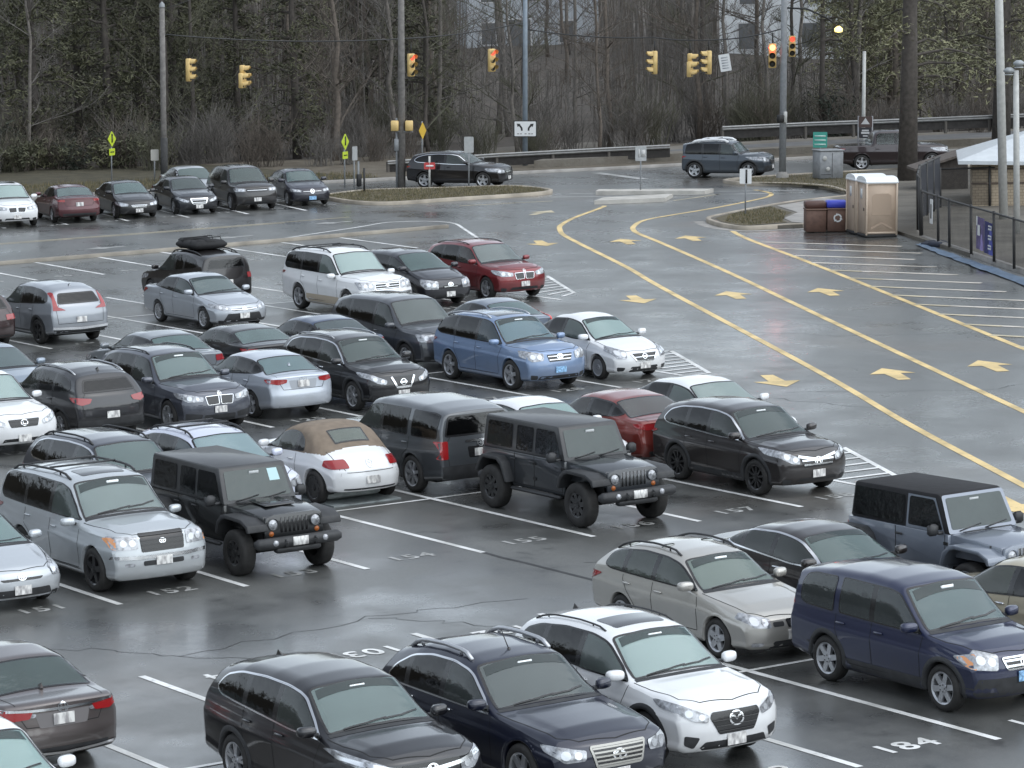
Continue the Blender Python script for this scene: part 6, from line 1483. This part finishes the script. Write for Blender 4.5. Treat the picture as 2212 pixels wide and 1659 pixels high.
# ------------------------------------------------------------------ toilets, bins, fence, hut
tx, ty = 77.85, 94.42
M_TAN = plain('toilet_tan', (.45, .345, .26), .5, bump=.1, bscale=6, var=.12, vscale=2.)
M_TANL = plain('toilet_trim', (.56, .45, .35), .5)
def toilet(label, loc, rz):
    o = upright('portable_toilet', loc, rz); tag(o, label, 'portable toilet', 'portable toilets beside the bins')
    m = MB(); m.box((0, 0, .06), (1.16, 1.16, .12), 0, .02); m.build('base', plain('base_dark', (.03, .03, .03), .7), o)
    m = MB(); m.box((0, 0, 1.02), (1.10, 1.10, 1.86), 0, .03); m.build('cabin', M_TAN, o)
    m = MB()
    for x in (-.56, .56):
        for y in (-.56, .56): m.box((x, y, 1.03), (.07, .07, 1.9), 0, .015)
    for z in (.17, 1.93): m.box((0, -.565, z), (1.1, .03, .07), 0, .01)
    # moulded ribs on the side wall
    m.build('corner_post', M_TANL, o)
    m = MB(); m.prism([(-.40, .28), (0, .48), (.40, .28), (.40, .36), (0, .56), (-.40, .36)], -.562, -.545, axis='y')
    m.prism([(-.36, 1.50), (-.25, 1.58), (.25, 1.58), (.36, 1.50), (.36, .80), (-.36, .80)], -.560, -.545, axis='y'); m.build('moulded_panel', plain('toilet_panel', (.41, .31, .23), .5), o, smooth=False)
    m = MB(); P = []
    for t in np.linspace(0, PI, 9): P.append((.60 * math.cos(t), 1.98 + .20 * math.sin(t) ** .7))
    m.prism([(x, z) for x, z in P], -.60, .60, axis='y')
    V = Matrix.Rotation(PI / 2, 3, 'Z'); m.v = [tuple(V @ Vector(p)) for p in m.v]
    m.box((0, 0, 1.98), (1.22, 1.22, .10), 0, .03); m.build('roof', plain('toilet_roof', (.80, .83, .85), .4), o, bevel=0, auto=.6)
    m = MB(); m.box((-.562, 0, 1.0), (.02, .78, 1.7), 0, .01); d = m.build('door', plain('toilet_door', (.46, .36, .28), .5), o)
    m = MB(); m.box((-.575, .05, 1.55), (.012, .22, .36)); m.build('notice', M_SWHITE, d); m = MB(); m.box((-.58, -.28, 1.0), (.03, .06, .12), 0, .01); m.build('handle', M_DARK, d)
TR = CR + R_(11)
row = Vector((math.cos(TR + PI / 2), math.sin(TR + PI / 2), 0))
toilet('tan portable toilet with a white roof, the nearer one', (tx, ty, 0), TR)
toilet('tan portable toilet with a white roof, half hidden behind the nearer one', (tx + row.x * 1.32, ty + row.y * 1.32, 0), TR)
def bin_(label, loc, rz, lid, sym):
    o = upright('recycling_bin' if sym else 'trash_bin', loc, rz); tag(o, label, 'bin')
    m = MB(); m.box((0, 0, .42), (.74, .74, .80), 0, .02); m.build('case', plain('bin_brown', (.14, .08, .06), .7, var=.2), o)
    m = MB(); m.box((0, 0, .84), (.78, .78, .06), 0, .015); m.build('rim', plain('bin_rim', (.15, .09, .065), .6), o)
    m = MB(); m.box((0, .05, 1.0), (.76, .64, .27), 0, .05); m.build('lid', lid, o)
    if sym:
        m = MB()
        for k in range(3):
            A_ = np.linspace(k * 2.094 + .2, k * 2.094 + 1.75, 7); V = []
            for a in A_: V += [(.10 * math.cos(a), -.375, .52 + .10 * math.sin(a)), (.155 * math.cos(a), -.375, .52 + .155 * math.sin(a))]
            m.add(V, [(2 * i, 2 * i + 1, 2 * i + 3, 2 * i + 2) for i in range(6)]); a = A_[-1]
            m.add([(.07 * math.cos(a), -.376, .52 + .07 * math.sin(a)), (.19 * math.cos(a), -.376, .52 + .19 * math.sin(a)), (.128 * math.cos(a + .6), -.376, .52 + .128 * math.sin(a + .6))], [(0, 1, 2)])
        m.build('recycling_symbol', M_SWHITE, o, smooth=False)
b0 = Vector((77.82, 97.32, 0)); bd = RIGHT * .78
M_BLUE = plain('lid_blue', (.05, .07, .50), .4); M_BRL = plain('lid_brown', (.10, .05, .04), .5)
bin_('brown bin with a brown lid, left of the recycling bin', tuple(b0 - bd * .5), CR + .05, M_BRL, False)
bin_('brown recycling bin with a blue lid beside the portable toilets', tuple(b0 + bd * .5), CR + .05, M_BLUE, True)
# chain link fence
def M_mesh(name, op, col):
    if name in MATS: return MATS[name]
    m, n, l, b = nt(name); out = n['Material Output']; tr = n.new('ShaderNodeBsdfTransparent'); mx = n.new('ShaderNodeMixShader')
    tc = n.new('ShaderNodeTexCoord'); z = n.new('ShaderNodeTexNoise'); z.inputs['Scale'].default_value = 1.5; l.new(tc.outputs['Object'], z.inputs['Vector'])
    r = n.new('ShaderNodeMapRange'); r.inputs['To Min'].default_value = op - .12; r.inputs['To Max'].default_value = op + .12; l.new(z.outputs['Fac'], r.inputs['Value'])
    b.inputs['Base Color'].default_value = (*col, 1); b.inputs['Roughness'].default_value = .8
    l.new(r.outputs['Result'], mx.inputs['Fac']); l.new(tr.outputs[0], mx.inputs[1]); l.new(b.outputs[0], mx.inputs[2]); l.new(mx.outputs[0], out.inputs['Surface'])
    MATS[name] = m; return m
def fence(label, pts, h, op, zb=.12, every=2.0, mcol=(.035, .033, .03)):
    x0, y0 = pts[0]; o = empty('chain_link_fence', (x0, y0, zb)); P = [Vector((x - x0, y - y0, 0)) for x, y in pts]; tag(o, label, 'fence')
    m = MB(); V = []
    for p in P: V += [p + Vector((0, 0, .05)), p + Vector((0, 0, h))]
    m.add(V, [(2 * i, 2 * i + 2, 2 * i + 3, 2 * i + 1) for i in range(len(P) - 1)]); m.build('mesh', M_mesh('fence_mesh_%d' % int(op * 100), op, mcol), o, smooth=False)
    m = MB(); m.tube([p + Vector((0, 0, h)) for p in P], .035, 6); m.build('top_rail', plain('fence_black', (.035, .034, .033), .6), o)
    for a, b in zip(P, P[1:]):
        n = max(1, round((b - a).length / every))
        for i in range(n): q = a.lerp(b, i / n); m = MB(); m.tube([q, q + Vector((0, 0, h + .06))], .05, 7); m.build('post', plain('fence_black', (.035, .034, .033), .6), o)
fence('black chain link fence along the striped walkway', [(78.1, 92.2), (76.97, 90.0), (76.1, 88.4), (74.9, 85.9), (73.7, 83.4), (72.6, 81.2), (70.6, 77), (66, 67.5), (58, 50)], 1.6, .42)
fence('taller black fence with a dark screen behind the portable toilets', [(78.2, 92.4), (79.6, 94.2), (82.5, 97.5), (86.5, 101.0)], 2.0, .80, mcol=(.03, .034, .045))
fence('thin dark fence crossing the field in front of the hut', [(86.5, 101.0), (90, 99.2), (95, 94.5), (104, 86)], 1.5, .30)
kerb('fence_kerb', [(78.0, 92.0), (73.4, 82.4), (66.2, 67.4), (56, 46)], .22, .16, M_CONC)
# blue tarpaulin along the fence foot
m = MB(); V = []; rr = random.Random(8)
for i in range(40):
    t = i / 39; cx, cy = 76.9 - 7.6 * t * 1.3, 90.6 - 15.5 * t * 1.3; w = .32 + .42 * t + rr.uniform(-.06, .06)
    for k in range(6): u = k / 5 - .5; V.append((cx - .9 * 2 * u * w * .55 - .28, cy + .43 * 2 * u * w * .55, .02 + rr.uniform(0, .07) * (1 - abs(u)) + (.02 if 0 < k < 5 else 0)))
m.add(V, [(6 * i + k, 6 * i + k + 1, 6 * i + 7 + k, 6 * i + 6 + k) for i in range(39) for k in range(5)])
tag(m.build('tarpaulin', plain('tarp_blue', (.10, .15, .22), .5, var=.25, vscale=2)), 'crumpled slate blue tarpaulin lying along the foot of the fence', 'tarpaulin')
m = MB()
for i in range(6): m.box((76.75 + rr.uniform(-.5, .4), 90.3 + rr.uniform(-.7, .6), .08), (rr.uniform(.3, .7), rr.uniform(.2, .4), rr.uniform(.08, .18)), 0, .04, Matrix.Rotation(rr.uniform(0, 3), 3, 'Z'))
tag(m.build('bundled_tarp', plain('bundle_dark', (.03, .035, .05), .8, var=.3)), 'dark crumpled bundle at the far end of the blue tarpaulin', 'bundle')
# banner on the fence
bo = upright('banner', (74.35, 84.5, .30), math.atan2(2.25, 1.1)); tag(bo, 'purple and blue banner tied to the black fence', 'banner')
# hung on the lot side of the fence
def bpan(x0, x1, z0, z1, y, mat, name, skew=0.):
    m = MB(); n = 6; V = []
    for i in range(n + 1):
        t = i / n; x = x0 + (x1 - x0) * t; dy = .03 * math.sin(6 * t)
        V += [(x, y + dy, z0 + skew * t), (x, y + dy, z1 + skew * t)]
    m.add(V, [(2 * i, 2 * i + 2, 2 * i + 3, 2 * i + 1) for i in range(n)]); return m.build(name, mat, bo)
bpan(-1.15, 0, .0, 1.05, .10, plain('banner_blue', (.10, .11, .42), .6), 'blue_panel'); bpan(0, 1.0, .05, 1.12, .10, plain('banner_lilac', (.38, .30, .62), .6, var=.35, vscale=3), 'lilac_panel')
m = MB()
for i, z in enumerate((.10, .42, .74)):
    m.box((-.86, .15, z + .10), (.40, .006, .05)); m.box((-.86, .15, z + .20), (.40, .006, .05)); m.box((-1.03, .15, z + .15), (.06, .006, .15))
m.box((.5, .15, .7), (.3, .006, .35)); m.box((.75, .15, 1.0), (.12, .006, .3)); m.build('lettering', M_SWHITE, bo, smooth=False)
o = upright('notice', (77.2, 90.55, .9), math.atan2(2.25, 1.1)); tag(o, 'narrow white notice on the black fence post', 'notice'); m = MB(); m.box((0, .06, .25), (.34, .02, .85), 0, .0); m.build('panel', M_SWHITE, o, smooth=False)
m = MB(); m.box((0, .075, .25), (.12, .01, .5)); m.build('print', M_DARK, o, smooth=False)
SHED = (91.8, 108.3)
# hut with pale roof
def hut():
    o = empty('field_hut', (87.75, 100.55, .06), math.atan2(-6, -2.8) + PI / 2 + .0); tag(o, 'low tan block hut with a pale metal hip roof behind the fence', 'hut')
    o.rotation_euler = (0, 0, CR - .12)
    M_BLK = MATS.get('block_tan')
    if not M_BLK:
        M_BLK, n, l, b = nt('block_tan'); tc = n.new('ShaderNodeTexCoord'); br = n.new('ShaderNodeTexBrick'); br.inputs['Scale'].default_value = 2.2
        mp = n.new('ShaderNodeMapping'); mp.inputs['Rotation'].default_value = (PI / 2, 0, 0); l.new(tc.outputs['Object'], mp.inputs['Vector']); l.new(mp.outputs['Vector'], br.inputs['Vector'])
        br.inputs['Color1'].default_value = (.44, .36, .26, 1); br.inputs['Color2'].default_value = (.38, .31, .225, 1); br.inputs['Mortar'].default_value = (.22, .18, .13, 1)
        l.new(br.outputs['Color'], b.inputs['Base Color']); b.inputs['Roughness'].default_value = .9; MATS['block_tan'] = M_BLK
    m = MB(); m.box((4.2, 2.6, .95), (8.4, 5.2, 1.9)); m.build('wall', M_BLK, o, smooth=False)
    m = MB(); m.box((4.2, -.02, .95), (8.5, .06, .07)); m.box((4.2, -.02, 1.5), (8.5, .06, .06)); m.build('wall_band', plain('band_brown', (.12, .09, .07), .8), o, smooth=False)
    e = .55; V = [(-e, -e, 1.88), (8.4 + e, -e, 1.62), (8.4 + e, 5.2 + e, 1.88), (-e, 5.2 + e, 1.88), (3.0, 2.6, 3.05), (6.0, 2.6, 3.05)]
    V += [(x, y, z - .14) for x, y, z in V[:4]]
    m = MB(); m.add(V, [(0, 1, 5, 4), (1, 2, 5), (2, 3, 4, 5), (3, 0, 4), (0, 6, 7, 1), (1, 7, 8, 2), (2, 8, 9, 3), (3, 9, 6, 0), (6, 9, 8, 7)])
    m.build('roof', plain('roof_pale', (.54, .57, .59), .4, var=.08, vscale=3), o, smooth=False)
hut()
o = empty('lean_to', (*SHED, .12), CR + .05); tag(o, 'dark brown lean-to shed with a sloping roof between the big trunk and the hut', 'shed')
m = MB(); m.prism([(0, 0), (1.9, 0), (1.9, 1.45), (0, .9)], 0, 1.6); m.build('wall', plain('shed_brown', (.05, .042, .036), .85, var=.3), o, smooth=False)
m = MB(); m.prism([(-.35, .80), (2.1, 1.52), (2.1, 1.62), (-.35, .90)], -.25, 1.9); m.build('roof', plain('shed_roof', (.11, .092, .08), .7, var=.3), o, smooth=False)
# maroon pickup partly hidden by the trunk
tk = suv(L=5.2, W=1.95, H=1.80, wb=3.2, zn=1.0, zc=1.16, zd=1.1, c=1.4, wt=2.0, privacy=False,
         top=[(0, .92), (.03, 1.0), (.3, 1.08), (1.4, 1.16), (2.0, 1.70), (2.4, 1.78), (3.2, 1.78), (3.5, 1.70), (3.62, 1.16), (5.1, 1.12), (5.2, 1.08)], rg=None,
         dlo=[(1.55, 1.13), (1.7, 1.2), (2.05, 1.60), (2.4, 1.65), (3.3, 1.64), (3.42, 1.5), (3.45, 1.14), (2.3, 1.13)], pillars=[2.55], rear=[(.3, .1), (.45, 0), (1.2, 0)])
car(tk, 'pickup_truck', 'dark maroon pickup truck half hidden behind the big tree trunk', (99.2, 119.2, .12), R_(-30), (.022, .012, .014), .3, lod=1)

# ------------------------------------------------------------------ woodland
M_BARK = [plain('bark_grey', (.15, .135, .12), .9, bump=.5, bscale=8, var=.3), plain('bark_brown', (.12, .10, .083), .9, bump=.5, bscale=8, var=.3), plain('bark_dark', (.075, .065, .057), .9, bump=.5, bscale=8, var=.3)]
M_TWIG = [plain('twig_grey', (.125, .115, .105), .9, var=.3), plain('twig_brown', (.105, .088, .073), .9, var=.3), plain('twig_olive', (.082, .080, .054), .9, var=.3)]
def grow(mb, p, d, L, r, lev, rng, n=3):
    pts = [p]; q = p.copy(); dd = d.copy(); seg = max(2, n)
    for i in range(seg):
        dd = (dd + Vector((rng.uniform(-.22, .22), rng.uniform(-.22, .22), rng.uniform(-.1, .2)))).normalized(); q = q + dd * L / seg; pts.append(q.copy())
    mb.tube(pts, [r * (1 - .75 * i / seg) + .003 for i in range(seg + 1)], 4 if lev < 2 else 3, cap=False)
    if lev <= 0: return
    k = {3: 5, 2: 6, 1: 5}[lev]
    for i in range(k):
        t = rng.uniform(.25, 1.0); a = pts[min(int(t * seg), seg - 1)].lerp(pts[min(int(t * seg) + 1, seg)], t * seg % 1)
        az = rng.uniform(0, 2 * PI); nd = (dd * .55 + Vector((math.cos(az), math.sin(az), rng.uniform(.05, .7))) * .75).normalized()
        grow(mb, a, nd, L * rng.uniform(.42, .66), r * .42, lev - 1, rng, n)
def bare_tree(seed, H=13, r=.17, low=1.6, kind=0):
    rng = random.Random(seed); root = empty('bare_tree'); t = MB(); pts = []
    x = y = 0
    for i in range(9):
        pts.append((x, y, H * i / 8 - .1)); x += rng.uniform(-.22, .22); y += rng.uniform(-.22, .22)
    t.tube(pts, [r * (1.25 if i == 0 else 1 - .085 * i) for i in range(9)], 8); t.build('trunk', M_BARK[kind % 3], root)
    c = MB()
    for i in range(rng.randint(15, 20)):
        f = rng.uniform(low / H, .95); k = min(int(f * 8), 7); p = Vector(pts[k]).lerp(Vector(pts[k + 1]), f * 8 - k); az = rng.uniform(0, 2 * PI)
        d = Vector((math.cos(az), math.sin(az), rng.uniform(.1, .9))).normalized(); grow(c, p, d, rng.uniform(1.4, 3.6) * (1.15 - .5 * f), r * .30 * (1.1 - .6 * f), 2, rng)
    c.build('crown', M_TWIG[kind % 3], root, smooth=False); return root
def leaf_mat(name, c1, c2):
    if name in MATS: return MATS[name]
    m, n, l, b = nt(name); oi = n.new('ShaderNodeTexCoord'); z = n.new('ShaderNodeTexNoise'); z.inputs['Scale'].default_value = .9; z.inputs['Detail'].default_value = 4; l.new(oi.outputs['Object'], z.inputs['Vector'])
    r = n.new('ShaderNodeValToRGB'); r.color_ramp.elements[0].position = .35; r.color_ramp.elements[1].position = .66; r.color_ramp.elements[0].color = (*c1, 1); r.color_ramp.elements[1].color = (*c2, 1)
    l.new(z.outputs['Fac'], r.inputs['Fac']); l.new(r.outputs['Color'], b.inputs['Base Color']); b.inputs['Roughness'].default_value = .8; MATS[name] = m; return m
def tuft(mb, p, R, n, rng, size=.16):
    for i in range(n):
        v = Vector((rng.gauss(0, 1), rng.gauss(0, 1), rng.gauss(0, .55))) * R * .55; c = p + v
        a = Vector((rng.uniform(-1, 1), rng.uniform(-1, 1), rng.uniform(-.6, .5))).normalized() * size; b = a.cross(Vector((rng.uniform(-1, 1), rng.uniform(-1, 1), 1))).normalized() * size * .28
        mb.add([c - a - b, c - a + b, c + a], [(0, 1, 2)])
def pine(seed, H=14, r=.28, low=2.5, mat=None, spread=3.2, nb=34, dens=60, name='pine_tree', size=.17, kind=2):
    rng = random.Random(seed); root = empty(name); t = MB(); t.tube([(0, 0, -.1), (.03, .02, H * .3), (.0, .08, H * .65), (.06, 0, H)], [r * 1.35, r, r * .7, r * .12], 10); t.build('trunk', M_BARK[kind], root)
    c = MB(); f = MB()
    for i in range(nb):
        z = low + (H - low) * (i / nb) ** .9; az = rng.uniform(0, 2 * PI); L = spread * (1.1 - .75 * (z / H)) * rng.uniform(.6, 1.1)
        pts = [Vector((0, 0, z))]
        for k in range(1, 6):
            u = k / 5; pts.append(Vector((math.cos(az) * L * u, math.sin(az) * L * u, z + .35 * math.sin(u * 2.4) * L * .35 - .25 * u * u * L + rng.uniform(-.1, .1))))
        c.tube(pts, [.07 * (1 - .8 * k / 5) + .006 for k in range(6)], 5, cap=False)
        for k in range(2, 6): tuft(f, pts[k] + Vector((rng.uniform(-.3, .3), rng.uniform(-.3, .3), .1)), .34 + .12 * L, int(dens * rng.uniform(.5, 1)), rng, size)
    c.build('limb', M_BARK[kind], root); f.build('foliage', mat, root, smooth=False); return root
def shrub(seed, H=2.2, mat=None, n=34, leafy=None):
    rng = random.Random(seed); root = empty('shrub'); c = MB()
    for i in range(n):
        az = rng.uniform(0, 2 * PI); d = Vector((math.cos(az) * rng.uniform(.1, .6), math.sin(az) * rng.uniform(.1, .6), 1)).normalized()
        grow(c, Vector((rng.uniform(-.5, .5), rng.uniform(-.5, .5), -.05)), d, H * rng.uniform(.5, 1), .016, 1, rng)
    c.build('stems', mat, root, smooth=False)
    if leafy:
        f = MB()
        for i in range(26): tuft(f, Vector((rng.gauss(0, .6), rng.gauss(0, .6), rng.uniform(.2, H * .8))), .4, 40, rng, .12)
        f.build('foliage', leafy, root, smooth=False)
    return root
rt = random.Random(77)
PROTO = [bare_tree(100 + i, H=rt.uniform(12, 16), r=rt.uniform(.10, .20), low=rt.uniform(.8, 2.5), kind=i) for i in range(9)]
OLIVE = leaf_mat('leaf_olive', (.045, .048, .028), (.12, .12, .065)); YELL = leaf_mat('leaf_yellow_green', (.11, .112, .062), (.235, .228, .13)); DEEP = leaf_mat('leaf_deep', (.014, .020, .014), (.045, .055, .036))
EVER = [pine(300 + i, H=13, r=.2, low=.6 + i * .4, mat=OLIVE, spread=2.8, nb=40, dens=46, name='evergreen_tree', size=.15) for i in range(2)]
PINES = [pine(400 + i, H=14, r=.2, low=1.5, mat=YELL, spread=3.0, nb=38, dens=44, size=.15, kind=1) for i in range(2)]
SHR = [shrub(500 + i, 2.0 + i * .35, M_TWIG[i % 3]) for i in range(4)] + [shrub(510, 2.2, M_TWIG[1], leafy=DEEP), shrub(511, 1.6, M_TWIG[1], leafy=OLIVE)]
first = {}
def plant(proto, r, z, label, cat, group, s=1., dz=0):
    x, y = wd(r, z); k = proto.name
    o = proto if k not in first else copy_tree(proto); first[k] = 1
    o.location = (x, y, hill(r, z) - .08 + dz); o.rotation_euler = (0, 0, rt.uniform(0, 6.28)); o.scale = (s, s, s * rt.uniform(.95, 1.15)); tag(o, label, cat, group); return o
# things nothing tells apart share a label and a group
for i in range(120):
    z = 169 + 72 * rt.random() ** 1.15; r = rt.uniform(-.19, .165) * z
    if r > .045 * z and z < 176: z += 8
    if (-.012 * z < r < .028 * z or .062 * z < r < .10 * z) and z > 178 and rt.random() < .5: continue
    plant(PROTO[i % 9], r, z, 'bare grey-brown tree in the wood beyond the street', 'tree', 'bare trees of the wood', rt.uniform(.8, 1.15))
for i in range(26):
    z = rt.uniform(172, 222); r = rt.uniform(-.165, -.015) * z
    plant(EVER[i % 2], r, z, 'dark olive evergreen among the bare trees of the left wood', 'tree', 'evergreens in the left wood', rt.uniform(.8, 1.1))
for i in range(9):
    z = rt.uniform(178, 205); r = rt.uniform(.10, .165) * z
    plant(PINES[i % 2], r, z, 'yellow-green pine on the slope at the right', 'tree', 'pines on the right slope', rt.uniform(.8, 1.1))
for i in range(100):
    z = 165.5 + 24 * rt.random() ** 1.5; r = rt.uniform(-.18, .16) * z
    if r > .03 * z: z = max(z, 173 + 6 * rt.random())
    plant(SHR[i % 4], r, z, 'leafless brown shrub at the foot of the wood', 'shrub', 'bare shrubs of the wood', rt.uniform(.7, 1.2))
for i in range(16):
    z = rt.uniform(167, 178); r = rt.uniform(-.17, -.05) * z
    plant(SHR[4 + i % 2], r, z, 'dark evergreen shrub at the foot of the left wood', 'shrub', 'evergreen shrubs of the left wood', rt.uniform(.8, 1.3))
o = plant(SHR[4], .099 * 176, 176, 'round dark evergreen bush above the right guardrail', 'shrub', None, 1.25)
# dense thicket that reads as one mass behind the single trees
mb = MB(); rr = random.Random(9)
for i in range(5200):
    z = 184 + 70 * rr.random() ** .8; r = rr.uniform(-.19, .17) * z; x, y = wd(r, z); b = hill(r, z); h = rr.uniform(1.5, 10)
    if -.012 * z < r < .028 * z or .062 * z < r < .10 * z:
        if rr.random() < .5: continue
        h = min(h, max(.8, (11.1 - .040 * z) - b))
    w = rr.uniform(.012, .045)
    dx, dy = rr.uniform(-.12, .12) * h, rr.uniform(-.12, .12) * h
    p = Vector((x, y, b - .1)); q = Vector((x + dx, y + dy, b + h)); s_ = RIGHT * w
    mb.add([p - s_, p + s_, q + s_ * .4, q - s_ * .4], [(0, 1, 2, 3)], rr.choice((0, 0, 1)))
    for k in range(3):
        t = rr.uniform(.3, .95); a = p.lerp(q, t); L_ = rr.uniform(.5, 2.2); e = a + RIGHT * rr.uniform(-1, 1) * L_ + Vector((0, 0, rr.uniform(.1, .9) * L_)); u = Vector((0, 0, w * .45))
        mb.add([a - u, a + u, e], [(0, 1, 2)], rr.choice((0, 1, 1)))
o = mb.build('thicket', [M_TWIG[0], M_TWIG[1]], smooth=False); tag(o, 'grey-brown bare thicket filling the wooded slope', 'thicket', kind='stuff')
# dry grass tufts on the islands
mb = MB()
def tufts(poly, n, z0, hmin, hmax):
    xs = [p[0] for p in poly]; ys = [p[1] for p in poly]; c = 0
    while c < n:
        p = np.array([[rr.uniform(min(xs), max(xs)), rr.uniform(min(ys), max(ys))]])
        if not inside(p, poly)[0]: continue
        c += 1; x, y = p[0]; h = rr.uniform(hmin, hmax); a = rr.uniform(0, PI); w = .012
        mb.add([(x - w * math.cos(a), y - w * math.sin(a), z0), (x + w * math.cos(a), y + w * math.sin(a), z0), (x + rr.uniform(-.06, .06), y + rr.uniform(-.06, .06), z0 + h)], [(0, 1, 2)], rr.choice((0, 1)))
tufts(inset(ISL, .15), 7000, .11, .04, .13); tufts([(76.6, 100.4), (77.0, 102.4), (79.1, 104.8), (82.3, 106.4), (80.9, 103.6), (78.3, 100.5)], 2600, .12, .04, .13); tufts([(88.9, 109.8), (90.3, 113.2), (89.6, 117.6), (91.4, 119.5), (97, 118.4), (94, 113)], 2500, .12, .04, .14)
tufts([(62, 138.2), (81, 134), (82, 138), (62, 146)], 7000, .08, .08, .28)
o = mb.build('dry_grass', [plain('grass_straw', (.17, .14, .075), .9, var=.3), plain('grass_dull', (.09, .085, .04), .9, var=.3)], smooth=False); tag(o, 'dry straw-coloured grass on the islands and verge', 'grass', kind='stuff')
# big pine trunk inside the fence and a second at the right edge
def place(o, x, y, z, lab, cat='tree'): o.location = (x, y, z); o.rotation_euler = Matrix.Rotation(.0249, 3, AX).to_euler(); tag(o, lab, cat); return o
place(pine(900, H=20, r=.34, low=4.3, mat=YELL, spread=4.6, nb=40, dens=46, size=.15), 94.96, 113.05, .1, 'big dark pine trunk with drooping limbs behind the portable toilets')
place(pine(901, H=20, r=.36, low=3.8, mat=YELL, spread=4.6, nb=44, dens=50, size=.15), 110.26, 124.24, .1, 'dark pine trunk at the right edge behind the pale poles')
place(pine(902, H=17, r=.13, low=4.5, mat=YELL, spread=2.6, nb=26, dens=40, size=.15), *wd(.093 * 176, 176), hill(.093 * 176, 176), 'slim pine behind the slim pale pole')
# ------------------------------------------------------------------ houses up the slope
def house(label, r, z, w, d, h, rz, mat, wins, roofmat, base):
    x, y = wd(r, z); o = empty('house', (x, y, base), rz); tag(o, label, 'house')
    m = MB(); m.box((0, 0, h / 2), (w, d, h)); m.build('wall', mat, o, smooth=False)
    m = MB(); e = .4; m.add([(-w / 2 - e, -d / 2 - e, h), (w / 2 + e, -d / 2 - e, h), (w / 2 + e, d / 2 + e, h), (-w / 2 - e, d / 2 + e, h), (-w / 2 - e, 0, h + 2.6), (w / 2 + e, 0, h + 2.6)], [(0, 1, 5, 4), (2, 3, 4, 5), (0, 4, 3), (1, 2, 5), (3, 2, 1, 0)]); m.build('roof', roofmat, o, smooth=False)
    for wx, wz, ww, wh in wins:
        m = MB(); m.box((wx, -d / 2 - .01, wz), (ww + .2, .08, wh + .2)); f = m.build('window', plain('window_white', (.6, .6, .6), .5), o, smooth=False)
        m = MB(); m.box((wx, -d / 2 - .06, wz), (ww, .02, wh)); m.build('pane', plain('pane_dark', (.15, .155, .16), .15), f, smooth=False)
SIDE = plain('siding_white', (.66, .68, .69), .7, var=.06, vscale=2); SIDE2 = plain('siding_grey', (.42, .45, .48), .7, var=.08, vscale=2); RF = plain('shingle', (.10, .10, .105), .9, var=.2)
house('grey-white house glimpsed through bare trees at the top middle', 1.6, 246, 9.5, 7, 7.5, CR + .15, SIDE2, [(-3.2, 1.6, 1.0, 1.5), (-1.0, 1.6, 1.6, 1.9), (2.4, 1.6, 1.0, 1.5), (-3.2, 4.6, 1.0, 1.5), (0, 4.6, 1.0, 1.5), (2.6, 4.6, 1.0, 1.5)], RF, 2.5)
house('white house glimpsed through bare trees at the top right', 20.0, 232, 9.5, 8, 7, CR - .2, SIDE, [(-2.8, 1.7, 1.3, 1.7), (1.6, 1.7, 1.6, 1.6), (-2.8, 4.6, 1.1, 1.5), (1.6, 4.6, 1.1, 1.5)], RF, 2.2)

# unseen wall standing for surrounding woods, added to darken low reflections
mb = MB(); rr = random.Random(21); n = 150; V = []
for i in range(n + 1):
    az = R_(33.3 + 16) - 2 * PI + (2 * PI - R_(32)) * i / n if False else R_(90 - 33.3 + 14) + (2 * PI - R_(28)) * i / n
    d = 165 + rr.uniform(-6, 6); h = rr.uniform(13, 20) if i not in (0, n) else 6
    for z in (-.5, h * .5, h): V.append((math.cos(az) * d, math.sin(az) * d, z))
q = [(-31, 172), (-50, 166), (-80, 148), (-105, 110), (-110, 50)]; P = []
for a, b in zip(q, q[1:]):
    for t in np.linspace(0, 1, 14)[:-1]: P.append(wd(a[0] + (b[0] - a[0]) * t, a[1] + (b[1] - a[1]) * t))
o2 = len(V)
for x, y in P:
    h = rr.uniform(19, 26)
    for z in (-.5, h * .5, h): V.append((x, y, z))
mb.add(V, [(o2 + 3 * i + k, o2 + 3 * i + 3 + k, o2 + 3 * i + 4 + k, o2 + 3 * i + 1 + k) for i in range(len(P) - 1) for k in range(2)] + [(3 * i + k, 3 * i + 3 + k, 3 * i + 4 + k, 3 * i + 1 + k) for i in range(n) for k in range(2)])
o = mb.build('woods_blocker', M_soil('blocker_brown', (.04, .036, .03), (.085, .076, .062), .4), smooth=False); tag(o, 'unseen wall of dark woods added around the lot to dim reflections', 'woods', kind='stuff')
